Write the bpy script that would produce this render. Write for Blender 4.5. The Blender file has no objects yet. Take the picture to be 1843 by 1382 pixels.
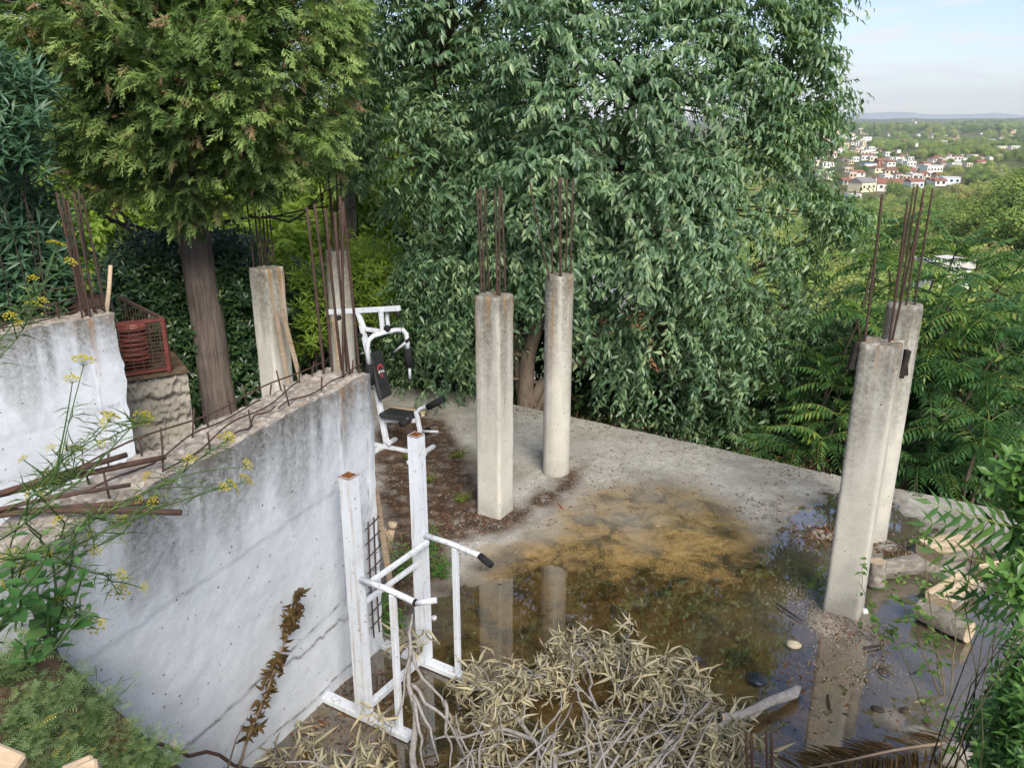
import bpy, math, random
import numpy as np
from mathutils import Vector, Matrix

random.seed(7)
RNG = np.random.default_rng(7)
R = math.radians
SC = bpy.context.scene
COL = SC.collection

# ------------------------------------------------------------------ camera
CAM_Z, PITCH, FPX = 4.2, R(18.0), 1450.0
cam = bpy.data.cameras.new('camera')
cam_o = bpy.data.objects.new('camera', cam)
COL.objects.link(cam_o)
cam_o.location = (0, 0, CAM_Z)
cam_o.rotation_euler = (R(90) - PITCH, 0, 0)
cam.sensor_width = 36
cam.lens = FPX / 1843 * 36
cam.clip_start = 0.05
cam.clip_end = 40000
SC.camera = cam_o

# ------------------------------------------------------------------ world, sun, exposure
SUN_EL, SUN_AZ = R(40), R(166)      # azimuth of the sun, clockwise from +Y (behind the camera)
world = bpy.data.worlds.new('World')
SC.world = world
world.use_nodes = True
wn = world.node_tree
wn.nodes.clear()
def _w(t, **k):
    n = wn.nodes.new(t)
    for a, b in k.items():
        setattr(n, a, b)
    return n
sky = _w('ShaderNodeTexSky', sky_type='NISHITA', sun_disc=False)
sky.sun_elevation = SUN_EL
sky.sun_rotation = SUN_AZ
sky.air_density = 1.0
sky.dust_density = 0.35
sky.ozone_density = 1.2
SKY_STRENGTH = 0.043
tcw = _w('ShaderNodeTexCoord')
sepw = _w('ShaderNodeSeparateXYZ')
wn.links.new(tcw.outputs['Generated'], sepw.inputs[0])
# clouds are laid out on a plane high above: direction / height
clampz = _w('ShaderNodeMath', operation='MAXIMUM'); clampz.inputs[1].default_value = 0.0
wn.links.new(sepw.outputs['Z'], clampz.inputs[0])
addz = _w('ShaderNodeMath', operation='ADD'); addz.inputs[1].default_value = 0.10
wn.links.new(clampz.outputs[0], addz.inputs[0])
dx = _w('ShaderNodeMath', operation='DIVIDE'); dy = _w('ShaderNodeMath', operation='DIVIDE')
wn.links.new(sepw.outputs['X'], dx.inputs[0]); wn.links.new(addz.outputs[0], dx.inputs[1])
wn.links.new(sepw.outputs['Y'], dy.inputs[0]); wn.links.new(addz.outputs[0], dy.inputs[1])
comb = _w('ShaderNodeCombineXYZ')
wn.links.new(dx.outputs[0], comb.inputs[0]); wn.links.new(dy.outputs[0], comb.inputs[1])
cn = _w('ShaderNodeTexNoise'); cn.inputs['Scale'].default_value = 1.25; cn.inputs['Detail'].default_value = 9
cn.inputs['Roughness'].default_value = 0.58; cn.inputs['Distortion'].default_value = 0.35
wn.links.new(comb.outputs[0], cn.inputs['Vector'])
cr = _w('ShaderNodeValToRGB')
cr.color_ramp.elements[0].position = 0.51; cr.color_ramp.elements[0].color = (0, 0, 0, 1)
cr.color_ramp.elements[1].position = 0.63; cr.color_ramp.elements[1].color = (1, 1, 1, 1)
wn.links.new(cn.outputs['Fac'], cr.inputs[0])
# thin veil everywhere + cloud
cm = _w('ShaderNodeMath', operation='MULTIPLY_ADD')
cm.inputs[1].default_value = 0.85; cm.inputs[2].default_value = 0.02
wn.links.new(cr.outputs[0], cm.inputs[0])
mixc = _w('ShaderNodeMix', data_type='RGBA')
wn.links.new(cm.outputs[0], mixc.inputs[0])
tint = _w('ShaderNodeMix', data_type='RGBA', blend_type='MULTIPLY'); tint.inputs[0].default_value = 1.0
tint.inputs[7].default_value = (0.95, 0.92, 1.0, 1)
wn.links.new(sky.outputs[0], tint.inputs[6])
wn.links.new(tint.outputs[2], mixc.inputs[6])
mixc.inputs[7].default_value = (6.2, 6.0, 6.1, 1)
bg = _w('ShaderNodeBackground'); bg.inputs['Strength'].default_value = SKY_STRENGTH
wn.links.new(mixc.outputs[2], bg.inputs['Color'])
wo = _w('ShaderNodeOutputWorld')
wn.links.new(bg.outputs[0], wo.inputs['Surface'])

sun = bpy.data.lights.new('sun', 'SUN')
sun.energy = 1.5
sun.angle = R(30)
sun.color = (1.0, 0.93, 0.83)
sun_o = bpy.data.objects.new('sun', sun)
COL.objects.link(sun_o)
SUN_DIR = Vector((math.sin(SUN_AZ) * math.cos(SUN_EL), math.cos(SUN_AZ) * math.cos(SUN_EL), math.sin(SUN_EL)))
sun_o.rotation_euler = SUN_DIR.to_track_quat('Z', 'Y').to_euler()
sun_o.location = (0, -30, 60)

SC.view_settings.view_transform = 'Standard'
SC.view_settings.look = 'None'
SC.view_settings.exposure = 2.0
SC.view_settings.gamma = 1.0
SC.view_settings.use_curve_mapping = False
SC.cycles.use_denoising = True
SC.cycles.use_adaptive_sampling = True
SC.cycles.adaptive_threshold = 0.03
SC.cycles.max_bounces = 6
SC.cycles.diffuse_bounces = 2
SC.cycles.glossy_bounces = 2
SC.cycles.transparent_max_bounces = 8
SC.cycles.sample_clamp_indirect = 6

# ------------------------------------------------------------------ pixel -> place helpers
_sp, _cp = math.sin(PITCH), math.cos(PITCH)
def ray(px, py):
    a = (px - 921.5) / FPX
    b = (691.0 - py) / FPX
    return Vector((a, _cp + b * _sp, -_sp + b * _cp))
def U(px, py, z=0.0):
    d = ray(px, py)
    t = (z - CAM_Z) / d.z
    return Vector((d.x * t, d.y * t, z))
def UY(px, py, Y):
    d = ray(px, py)
    t = Y / d.y
    return Vector((d.x * t, Y, CAM_Z + d.z * t))
def proj(P):
    P = np.asarray(P, float)
    x = P[..., 0]; y = P[..., 1]; z = P[..., 2] - CAM_Z
    dep = y * _cp - z * _sp
    up = y * _sp + z * _cp
    return 921.5 + FPX * x / dep, 691 - FPX * up / dep, dep

# ------------------------------------------------------------------ mesh helpers
def link(o, parent=None):
    COL.objects.link(o)
    if parent is not None:
        o.parent = parent
    return o
def tag(o, label=None, cat=None, group=None, kind=None):
    if label: o['label'] = label
    if cat: o['category'] = cat
    if group: o['group'] = group
    if kind: o['kind'] = kind
    return o
def thing(name, label, cat, loc=(0, 0, 0), rz=0.0, group=None, parent=None):
    o = bpy.data.objects.new(name, None)
    o.empty_display_size = 0.1
    o.location = loc
    o.rotation_euler = (0, 0, rz)
    link(o, parent)
    return tag(o, label, cat, group, 'thing')
def clone(o, parent=None):
    c = o.copy()
    link(c)
    if parent is not None:
        c.parent = parent
    for ch in list(o.children):
        clone(ch, c)
    return c

def np_mesh(name, V, F, mat, smooth=False, attrs=None):
    """V (n,3); F list of int arrays (m,k), all k allowed; attrs {name: per-vertex floats}"""
    V = np.asarray(V, np.float32)
    me = bpy.data.meshes.new(name)
    me.vertices.add(len(V))
    me.vertices.foreach_set('co', V.ravel())
    F = [np.asarray(f, np.int32) for f in F if len(f)]
    nl = sum(f.size for f in F); npoly = sum(len(f) for f in F)
    me.loops.add(nl)
    me.loops.foreach_set('vertex_index', np.concatenate([f.ravel() for f in F]))
    me.polygons.add(npoly)
    tot = np.concatenate([np.full(len(f), f.shape[1], np.int32) for f in F])
    start = np.concatenate([[0], np.cumsum(tot)[:-1]]).astype(np.int32)
    me.polygons.foreach_set('loop_start', start)
    try:
        me.polygons.foreach_set('loop_total', tot)
    except Exception:
        pass
    if smooth:
        me.polygons.foreach_set('use_smooth', np.ones(npoly, bool))
    me.update(calc_edges=True)
    if attrs:
        for k, a in attrs.items():
            at = me.attributes.new(k, 'FLOAT', 'POINT')
            at.data.foreach_set('value', np.asarray(a, np.float32))
    if mat is not None:
        for m in (mat if isinstance(mat, (list, tuple)) else [mat]):
            me.materials.append(m)
    return me
def mesh_obj(name, me, parent=None):
    return link(bpy.data.objects.new(name, me), parent)

class MB:
    def __init__(s):
        s.v = []; s.f = []
    def add(s, vs, fs):
        b = len(s.v)
        s.v += [tuple(p) for p in vs]
        s.f += [tuple(i + b for i in f) for f in fs]
        return s
    def box(s, c, size, rot=None, bev=0.0):
        hx, hy, hz = [a / 2 for a in size]
        c = Vector(c)
        if bev > 0:
            b = min(bev, hx * .9, hy * .9, hz * .9)
            pts = []
            for sz in (-1, 1):
                for (sx, sy) in ((-1, -1), (1, -1), (1, 1), (-1, 1)):
                    pts.append((sx, sy, sz))
            vs = []; idx = {}
            for i, (sx, sy, sz) in enumerate(pts):
                for ax in range(3):
                    p = [sx * (hx - b), sy * (hy - b), sz * (hz - b)]
                    p[ax] = (sx * hx, sy * hy, sz * hz)[ax]
                    idx[(i, ax)] = len(vs); vs.append(Vector(p))
            fs = []
            def q(ax, ids): fs.append([idx[(i, ax)] for i in ids])
            q(2, [3, 2, 1, 0]); q(2, [4, 5, 6, 7])
            q(1, [0, 1, 5, 4]); q(1, [2, 3, 7, 6])
            q(0, [1, 2, 6, 5]); q(0, [3, 0, 4, 7])
            for (a, b2, ax1, ax2) in ((0, 1, 1, 2), (1, 2, 0, 2), (2, 3, 1, 2), (3, 0, 0, 2),
                                      (4, 5, 1, 2), (5, 6, 0, 2), (6, 7, 1, 2), (7, 4, 0, 2),
                                      (0, 4, 0, 1), (1, 5, 0, 1), (2, 6, 0, 1), (3, 7, 0, 1)):
                fs.append([idx[(a, ax1)], idx[(b2, ax1)], idx[(b2, ax2)], idx[(a, ax2)]])
            for i in range(8):
                fs.append([idx[(i, 0)], idx[(i, 1)], idx[(i, 2)]])
        else:
            vs = [Vector((x, y, z)) for z in (-hz, hz) for (x, y) in ((-hx, -hy), (hx, -hy), (hx, hy), (-hx, hy))]
            fs = [(3, 2, 1, 0), (4, 5, 6, 7), (0, 1, 5, 4), (1, 2, 6, 5), (2, 3, 7, 6), (3, 0, 4, 7)]
        if rot is not None:
            vs = [rot @ v for v in vs]
        return s.add([c + v for v in vs], fs)
    def bar(s, a, b, w, h, up=(0, 0, 1), bev=0.0):
        a, b = Vector(a), Vector(b)
        x = (b - a); L = x.length; x.normalize()
        u = Vector(up)
        y = u.cross(x)
        if y.length < 1e-4:
            y = Vector((0, 1, 0)).cross(x)
        y.normalize(); z = x.cross(y)
        m = Matrix((x, y, z)).transposed()
        return s.box((a + b) / 2, (L, w, h), m, bev)
    def tube(s, pts, rad, n=8, cap=True, jit=0.0):
        pts = [Vector(p) for p in pts]
        if not hasattr(rad, '__len__'):
            rad = [rad] * len(pts)
        T = []
        for i in range(len(pts)):
            t = pts[min(i + 1, len(pts) - 1)] - pts[max(i - 1, 0)]
            T.append(t.normalized() if t.length > 1e-9 else Vector((0, 0, 1)))
        u = T[0].orthogonal().normalized()
        vs = []; fs = []
        for i, p in enumerate(pts):
            u = (u - T[i] * u.dot(T[i]))
            u = u.normalized() if u.length > 1e-6 else T[i].orthogonal().normalized()
            w = T[i].cross(u)
            for k in range(n):
                a = 2 * math.pi * k / n
                r = rad[i] * (1 + (random.uniform(-jit, jit) if jit else 0))
                vs.append(p + (u * math.cos(a) + w * math.sin(a)) * r)
        for i in range(len(pts) - 1):
            for k in range(n):
                k2 = (k + 1) % n
                fs.append((i * n + k, i * n + k2, (i + 1) * n + k2, (i + 1) * n + k))
        if cap:
            fs.append(tuple(range(n - 1, -1, -1)))
            fs.append(tuple((len(pts) - 1) * n + k for k in range(n)))
        return s.add(vs, fs)
    def lathe(s, c, prof, n=24):
        c = Vector(c); vs = []; fs = []
        for (r, z) in prof:
            for k in range(n):
                a = 2 * math.pi * k / n
                vs.append(c + Vector((r * math.cos(a), r * math.sin(a), z)))
        for i in range(len(prof) - 1):
            for k in range(n):
                k2 = (k + 1) % n
                fs.append((i * n + k, i * n + k2, (i + 1) * n + k2, (i + 1) * n + k))
        fs.append(tuple(range(n - 1, -1, -1)))
        fs.append(tuple((len(prof) - 1) * n + k for k in range(n)))
        return s.add(vs, fs)
    def mesh(s, name, mat, smooth=False):
        me = bpy.data.meshes.new(name)
        me.from_pydata(s.v, [], s.f)
        if smooth:
            me.polygons.foreach_set('use_smooth', [True] * len(me.polygons))
        for m in (mat if isinstance(mat, (list, tuple)) else [mat]):
            me.materials.append(m)
        me.update()
        return me
    def build(s, name, mat, parent=None, smooth=False):
        return mesh_obj(name, s.mesh(name, mat, smooth), parent)

# smooth value noise in numpy
_perm = np.random.default_rng(3).random((64, 64, 64)).astype(np.float32)
def vnoise(x, y, z=0.0):
    x, y, z = np.broadcast_arrays(np.asarray(x, float), np.asarray(y, float), np.asarray(z, float))
    xi = np.floor(x).astype(int); yi = np.floor(y).astype(int); zi = np.floor(z).astype(int)
    fx = x - xi; fy = y - yi; fz = z - zi
    fx = fx * fx * (3 - 2 * fx); fy = fy * fy * (3 - 2 * fy); fz = fz * fz * (3 - 2 * fz)
    def g(a, b, c): return _perm[(xi + a) % 64, (yi + b) % 64, (zi + c) % 64]
    def L(a, b, t): return a + (b - a) * t
    return L(L(L(g(0, 0, 0), g(1, 0, 0), fx), L(g(0, 1, 0), g(1, 1, 0), fx), fy),
             L(L(g(0, 0, 1), g(1, 0, 1), fx), L(g(0, 1, 1), g(1, 1, 1), fx), fy), fz) * 2 - 1
def fbm(x, y, z=0.0, o=4):
    s = 0; a = 0.5
    for i in range(o):
        s = s + a * vnoise(np.asarray(x) * 2 ** i + 17 * i, np.asarray(y) * 2 ** i + 5 * i, np.asarray(z) * 2 ** i)
        a *= 0.5
    return s
def sstep(a, b, x):
    t = np.clip((np.asarray(x, float) - a) / (b - a), 0, 1)
    return t * t * (3 - 2 * t)
def poly_sdf(px, py, poly):
    """signed distance, negative inside"""
    px = np.asarray(px, float); py = np.asarray(py, float)
    d = np.full(px.shape, 1e9); ins = np.zeros(px.shape, bool)
    n = len(poly)
    for i in range(n):
        ax, ay = poly[i]; bx, by = poly[(i + 1) % n]
        ex, ey = bx - ax, by - ay
        wx, wy = px - ax, py - ay
        t = np.clip((wx * ex + wy * ey) / (ex * ex + ey * ey + 1e-12), 0, 1)
        d = np.minimum(d, (wx - ex * t) ** 2 + (wy - ey * t) ** 2)
        c = ((ay > py) != (by > py)) & (px < (bx - ax) * (py - ay) / (by - ay + 1e-12) + ax)
        ins ^= c
    d = np.sqrt(d)
    return np.where(ins, -d, d)

# ------------------------------------------------------------------ material helpers
class NT:
    def __init__(s, name):
        s.m = bpy.data.materials.new(name)
        s.m.use_nodes = True
        s.t = s.m.node_tree
        s.b = s.t.nodes['Principled BSDF']
        s.out = s.t.nodes['Material Output']
        s._c = None
    def n(s, typ, **k):
        nd = s.t.nodes.new(typ)
        for a, b in k.items():
            setattr(nd, a, b)
        return nd
    def l(s, a, b): s.t.links.new(a, b)
    def val(s, sock, v):
        if hasattr(v, 'is_output') or isinstance(v, bpy.types.NodeSocket):
            s.l(v, sock)
        else:
            if hasattr(sock.default_value, '__len__') and not hasattr(v, '__len__'):
                v = (v, v, v, 1)
            elif hasattr(v, '__len__') and hasattr(sock.default_value, '__len__') and len(v) == 3 and len(sock.default_value) == 4:
                v = (*v, 1)
            sock.default_value = v
    def coord(s, kind='Object'):
        if s._c is None:
            s._c = s.n('ShaderNodeTexCoord')
        return s._c.outputs[kind]
    def mapping(s, vec, scale=(1, 1, 1), loc=(0, 0, 0), rot=(0, 0, 0)):
        m = s.n('ShaderNodeMapping')
        s.l(vec, m.inputs['Vector'])
        m.inputs['Scale'].default_value = scale; m.inputs['Location'].default_value = loc; m.inputs['Rotation'].default_value = rot
        return m.outputs[0]
    def noise(s, scale, detail=4, rough=0.55, vec=None, dist=0.0):
        n = s.n('ShaderNodeTexNoise')
        n.inputs['Scale'].default_value = scale; n.inputs['Detail'].default_value = detail
        n.inputs['Roughness'].default_value = rough; n.inputs['Distortion'].default_value = dist
        s.l(vec if vec is not None else s.coord(), n.inputs['Vector'])
        return n.outputs['Fac']
    def vor(s, scale, feature='F1', vec=None, out='Distance'):
        n = s.n('ShaderNodeTexVoronoi', feature=feature)
        n.inputs['Scale'].default_value = scale
        s.l(vec if vec is not None else s.coord(), n.inputs['Vector'])
        return n.outputs[out]
    def ramp(s, fac, stops, interp='LINEAR'):
        r = s.n('ShaderNodeValToRGB')
        cr = r.color_ramp; cr.interpolation = interp
        while len(cr.elements) < len(stops):
            cr.elements.new(0.5)
        for e, (p, c) in zip(cr.elements, stops):
            e.position = p
            e.color = (*c, 1) if hasattr(c, '__len__') else (c, c, c, 1)
        s.l(fac, r.inputs[0])
        return r.outputs[0]
    def mix(s, fac, a, b, mode='MIX'):
        m = s.n('ShaderNodeMix', data_type='RGBA', blend_type=mode)
        s.val(m.inputs[0], fac); s.val(m.inputs[6], a); s.val(m.inputs[7], b)
        return m.outputs[2]
    def math(s, op, a, b=0.0, clamp=False):
        m = s.n('ShaderNodeMath', operation=op, use_clamp=clamp)
        s.val(m.inputs[0], a); s.val(m.inputs[1], b)
        return m.outputs[0]
    def attr(s, name, out='Fac'):
        a = s.n('ShaderNodeAttribute', attribute_name=name)
        return a.outputs[out]
    def rnd(s): return s.n('ShaderNodeObjectInfo').outputs['Random']
    def bump(s, h, strength=0.4, dist=0.01):
        b = s.n('ShaderNodeBump')
        b.inputs['Strength'].default_value = strength; b.inputs['Distance'].default_value = dist
        s.l(h, b.inputs['Height'])
        s.l(b.outputs[0], s.b.inputs['Normal'])
        return b.outputs[0]
    def base(s, c, rough=0.8, spec=0.3, metal=0.0):
        s.val(s.b.inputs['Base Color'], c)
        s.val(s.b.inputs['Roughness'], rough)
        s.val(s.b.inputs['Specular IOR Level'], spec)
        s.b.inputs['Metallic'].default_value = metal
        return s
# ================================================================== materials
def concrete_mat(name, c0, c1, stain=0.5, streak=True, uv=False):
    s = NT(name)
    vec = s.coord()
    raw = vec
    if not uv:
        va = s.n('ShaderNodeVectorMath', operation='ADD')
        s.l(vec, va.inputs[0]); s.l(s.math('MULTIPLY', s.rnd(), 61.0), va.inputs[1])
        vec = va.outputs[0]
    if uv:
        cb = s.n('ShaderNodeCombineXYZ')
        s.l(s.attr('u'), cb.inputs[0]); s.l(s.attr('v'), cb.inputs[1])
        vec = cb.outputs[0]
    big = s.noise(1.1, 5, 0.6, vec)
    med = s.noise(7, 6, 0.65, vec)
    fine = s.noise(60, 4, 0.7, vec)
    col = s.ramp(big, [(0.3, c0), (0.7, c1)])
    col = s.mix(s.math('MULTIPLY', s.ramp(med, [(0.42, 0.0), (0.7, 1.0)]), 0.35), col, tuple(a * 0.72 for a in c0))
    col = s.mix(s.math('MULTIPLY', s.ramp(fine, [(0.35, 1.0), (0.5, 0.0)]), 0.25), col, tuple(a * 0.55 for a in c0))
    # little air holes
    vh = s.vor(15, vec=vec)
    hole = s.ramp(vh, [(0.075, 1.0), (0.11, 0.0)])
    hole = s.math('MULTIPLY', hole, s.ramp(s.noise(5, 2, 0.5, vec), [(0.44, 0.0), (0.54, 1.0)]))
    col = s.mix(hole, col, (0.09, 0.085, 0.075))
    if streak:
        if uv:
            sv = s.mapping(vec, (3.2, 0.35, 1))
            top = s.attr('topd')            # metres below the top edge
        else:
            sv = s.mapping(vec, (7, 7, 0.5))
            sx = s.n('ShaderNodeSeparateXYZ'); s.l(raw, sx.inputs[0])
            top = s.math('SUBTRACT', 2.5, sx.outputs['Z'])
        st = s.noise(1.0, 6, 0.6, sv)
        reach = s.ramp(s.noise(1.0, 2, 0.5, s.mapping(sv, (0.6, 0.1, 0.6))), [(0.3, 0.2), (0.75, 1.0)])
        m = s.math('SUBTRACT', 1.0, s.math('DIVIDE', top, s.math('MULTIPLY', reach, 1.25 if uv else 2.3)), True)
        m = s.math('MULTIPLY', s.math('POWER', m, 0.6), s.ramp(st, [(0.36, 0.0), (0.56, 1.0)] if uv else [(0.30, 0.0), (0.52, 1.0)]))
        grain = s.ramp(s.noise(25, 5, 0.75, vec), [(0.3, 0.35), (0.6, 1.0)])
        m = s.math('MULTIPLY', s.math('MULTIPLY', m, grain), stain)
        col = s.mix(m, col, (0.075, 0.068, 0.05))
        # dirt band right under the top edge
        band = s.math('SUBTRACT', 1.0, s.math('DIVIDE', top, 0.22), True)
        band = s.math('MULTIPLY', band, s.ramp(s.noise(9, 5, 0.7, vec), [(0.35, 0.0), (0.6, 0.85)]))
        col = s.mix(s.math('MULTIPLY', band, stain), col, (0.13, 0.12, 0.095))
        # foot of the thing: damp, darker
        if not uv:
            ft = s.math('SUBTRACT', 1.0, s.math('DIVIDE', sx.outputs['Z'], 0.3), True)
            ft = s.math('MULTIPLY', ft, s.ramp(s.noise(8, 4, 0.6, vec), [(0.3, 0.3), (0.65, 1.0)]))
            col = s.mix(s.math('MULTIPLY', ft, 0.6), col, (0.17, 0.16, 0.13))
    if uv:
        col = s.mix(s.math('MULTIPLY', s.attr('rust'), s.ramp(s.noise(20, 5, 0.7, s.mapping(vec, (1, .25, 1))), [(0.3, 0.2), (0.7, 1)])), col, (0.26, 0.13, 0.045))
        col = s.mix(s.attr('crack'), col, (0.10, 0.095, 0.085))
        agg = s.ramp(s.vor(42, vec=s.coord(), out='Color'), [(0.1, (0.17, 0.135, 0.10)), (0.5, (0.32, 0.275, 0.22)), (0.9, (0.46, 0.42, 0.36))])
        agg = s.mix(s.ramp(s.noise(6, 5, .7), [(.4, 0), (.65, .7)]), agg, (.20, .15, .10))
        col = s.mix(s.attr('agg'), col, agg)
    else:
        rs = s.noise(1.0, 4, 0.6, s.mapping(vec, (11, 11, 0.35), (4.3, 1.7, 0)))
        rm = s.math('MULTIPLY', s.ramp(rs, [(0.54, 0.0), (0.66, 0.9)]), s.math('SUBTRACT', 1.0, s.math('DIVIDE', top, 1.3), True) if streak else 0.0)
        col = s.mix(rm, col, (0.30, 0.17, 0.06))
    s.base(col, 0.88, 0.25)
    h = s.math('ADD', s.math('MULTIPLY', fine, 0.5), s.math('ADD', s.math('MULTIPLY', med, 0.8), s.math('MULTIPLY', hole, -2.5)))
    s.bump(h, 0.55, 0.008)
    return s.m

def rust_mat(name, c0=(0.034, 0.025, 0.022), c1=(0.078, 0.045, 0.033)):
    s = NT(name)
    n = s.noise(30, 6, 0.7)
    n2 = s.noise(6, 3, 0.6)
    c = s.ramp(n, [(0.3, c0), (0.6, c1), (0.8, tuple(a * 1.7 for a in c1))])
    c = s.mix(s.ramp(n2, [(0.5, 0.0), (0.7, 0.5)]), c, (0.07, 0.05, 0.045))
    s.base(c, 0.85, 0.25)
    s.bump(n, 0.5, 0.003)
    return s.m

def simple_mat(name, c0, c1=None, scale=12, rough=0.7, spec=0.3, bump=0.2, metal=0.0):
    s = NT(name)
    n = s.noise(scale, 5, 0.65)
    c1 = c1 or tuple(a * 0.6 for a in c0)
    s.base(s.ramp(n, [(0.3, c1), (0.65, c0)]), rough, spec, metal)
    if bump:
        s.bump(n, bump, 0.01)
    return s.m

def leaf_mat(name, stops, trans=0.35, rough=0.45, spec=0.4, tcol=(1.25, 1.35, 0.6)):
    """stops: colour ramp over the per-leaf random value"""
    s = NT(name)
    a = s.attr('rnd')
    col = s.ramp(a, stops)
    n = s.noise(2.2, 3, 0.6)
    col = s.mix(s.ramp(n, [(0.3, 0.45), (0.7, 0.0)]), col, s.mix(1.0, col, (0.72, 0.80, 0.78), 'MULTIPLY'))
    s.base(col, rough, spec)
    tr = s.n('ShaderNodeBsdfTranslucent')
    s.l(s.mix(1.0, col, tcol, 'MULTIPLY'), tr.inputs['Color'])
    mx = s.n('ShaderNodeMixShader')
    mx.inputs[0].default_value = trans
    s.l(s.b.outputs[0], mx.inputs[1]); s.l(tr.outputs[0], mx.inputs[2])
    s.l(mx.outputs[0], s.out.inputs['Surface'])
    return s.m

def bark_mat(name, c0, c1, vscale=(14, 14, 1.6), bump=0.8):
    s = NT(name)
    v = s.mapping(s.coord(), vscale)
    n = s.noise(1.6, 7, 0.7, v, 0.6)
    n2 = s.noise(3, 4, 0.6)
    c = s.ramp(n, [(0.32, c0), (0.62, c1)])
    c = s.mix(s.ramp(n2, [(0.45, 0.0), (0.7, 0.45)]), c, tuple(a * 0.6 for a in c0))
    s.base(c, 0.9, 0.2)
    s.bump(n, bump, 0.03)
    return s.m

MAT = {}
MAT['wall'] = concrete_mat('weathered_white_concrete', (0.55, 0.585, 0.625), (0.70, 0.735, 0.775), 1.0, True, True)
MAT['column'] = concrete_mat('pale_column_concrete', (0.46, 0.445, 0.385), (0.59, 0.57, 0.505), 0.9)
MAT['rough'] = concrete_mat('rough_aggregate_concrete', (0.22, 0.20, 0.165), (0.40, 0.37, 0.31), 0.4, False)
MAT['rust'] = rust_mat('rusty_steel')
MAT['rust2'] = rust_mat('old_brown_steel', (0.045, 0.034, 0.032), (0.10, 0.055, 0.038))

# slab: dry grey concrete, brown sediment where water stands
s = NT('slab_concrete')
wet = s.attr('wet'); soil = s.attr('soil'); gravel = s.attr('gravel')
n1 = s.noise(0.9, 6, 0.6); n2 = s.noise(9, 6, 0.7); n3 = s.noise(70, 4, 0.75); n4 = s.noise(2.6, 7, 0.7, None, 0.5)
dry = s.ramp(n1, [(0.34, (0.25, 0.24, 0.205)), (0.62, (0.50, 0.49, 0.45))])
dry = s.mix(s.ramp(n2, [(0.4, 0.0), (0.66, 0.55)]), dry, (0.22, 0.205, 0.17))
dry = s.mix(s.ramp(s.noise(110, 3, .7), [(0.40, 0.75), (0.5, 0.0)]), dry, (0.12, 0.11, 0.085))
mud = s.ramp(n2, [(0.3, (0.17, 0.105, 0.030)), (0.52, (0.31, 0.20, 0.065)), (0.75, (0.42, 0.30, 0.13))])
mud = s.mix(s.ramp(n4, [(0.52, 0.0), (0.64, 0.9)]), mud, (0.05, 0.04, 0.016))
n5 = s.noise(95, 3, 0.7)
mud = s.mix(s.ramp(s.math('ADD', n5, s.math('MULTIPLY', s.math('SUBTRACT', 0.5, n4), 0.75)), [(0.43, 0.92), (0.53, 0.0)]), mud, (0.045, 0.034, 0.014))
c = s.mix(s.math('ADD', wet, s.math('MULTIPLY', s.math('SUBTRACT', n4, 0.5), 0.5), True), dry, mud)
damp = s.attr('damp')
c = s.mix(damp, c, s.mix(1.0, c, (0.52, 0.50, 0.48), 'MULTIPLY'))
so = s.ramp(n2, [(0.3, (0.030, 0.022, 0.016)), (0.5, (0.075, 0.045, 0.028)), (0.72, (0.14, 0.075, 0.042))])
so = s.mix(s.ramp(s.noise(28, 5, 0.7), [(0.45, 0.0), (0.62, 0.8)]), so, (0.03, 0.022, 0.016))
c = s.mix(s.math('MULTIPLY', soil, s.ramp(s.noise(6, 5, 0.7), [(0.3, 0.45), (0.5, 1.0)])), c, so)
s.base(c, s.mix(wet, (0.9, 0.9, 0.9), (0.22, 0.22, 0.22)), s.mix(wet, (0.2, 0.2, 0.2), (0.75, 0.75, 0.75)))
s.bump(s.math('ADD', s.math('MULTIPLY', n3, 0.6), n2), 0.6, 0.012)
MAT['slab'] = s.m
for n_ in s.t.nodes:
    if n_.type == 'BUMP': n_.inputs['Strength'].default_value = 0.35

# standing water: clear, mirror-like at grazing angles
s = NT('clear_rainwater')
lw = s.n('ShaderNodeLayerWeight'); lw.inputs['Blend'].default_value = 0.5
wn_ = s.noise(9, 3, 0.5)
bp = s.n('ShaderNodeBump'); bp.inputs['Strength'].default_value = 0.02; bp.inputs['Distance'].default_value = 0.01
s.l(wn_, bp.inputs['Height'])
s.l(bp.outputs[0], lw.inputs['Normal'])
fres = s.math('ADD', 0.035, s.math('MULTIPLY', s.math('POWER', lw.outputs['Facing'], 5.0), 0.9))
gl = s.n('ShaderNodeBsdfGlossy'); gl.inputs['Roughness'].default_value = 0.015
s.l(bp.outputs[0], gl.inputs['Normal'])
trn = s.n('ShaderNodeBsdfTransparent'); trn.inputs['Color'].default_value = (0.94, 0.91, 0.84, 1)
mx = s.n('ShaderNodeMixShader')
s.l(s.math('MULTIPLY', fres, 5.0, True), mx.inputs[0]); s.l(trn.outputs[0], mx.inputs[1]); s.l(gl.outputs[0], mx.inputs[2])
s.l(mx.outputs[0], s.out.inputs['Surface'])
MAT['water'] = s.m

s = NT('earth_and_scrub')
n1 = s.noise(0.02, 8, 0.65); n2 = s.noise(0.25, 6, 0.7); n3 = s.noise(3, 5, 0.7)
c = s.ramp(n1, [(0.35, (0.09, 0.115, 0.035)), (0.5, (0.14, 0.155, 0.05)), (0.6, (0.26, 0.22, 0.11)), (0.7, (0.45, 0.34, 0.20))])
c = s.mix(s.ramp(n2, [(0.42, 0.0), (0.6, 0.8)]), c, (0.035, 0.06, 0.018))
c = s.mix(s.ramp(n3, [(0.35, 0.6), (0.55, 0.0)]), c, (0.05, 0.04, 0.025))
s.base(c, 0.95, 0.1)
MAT['ground'] = s.m
MAT['soil'] = simple_mat('dry_garden_soil', (0.16, 0.115, 0.07), (0.05, 0.036, 0.024), 9, 0.95, 0.1, 0.6)

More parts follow.
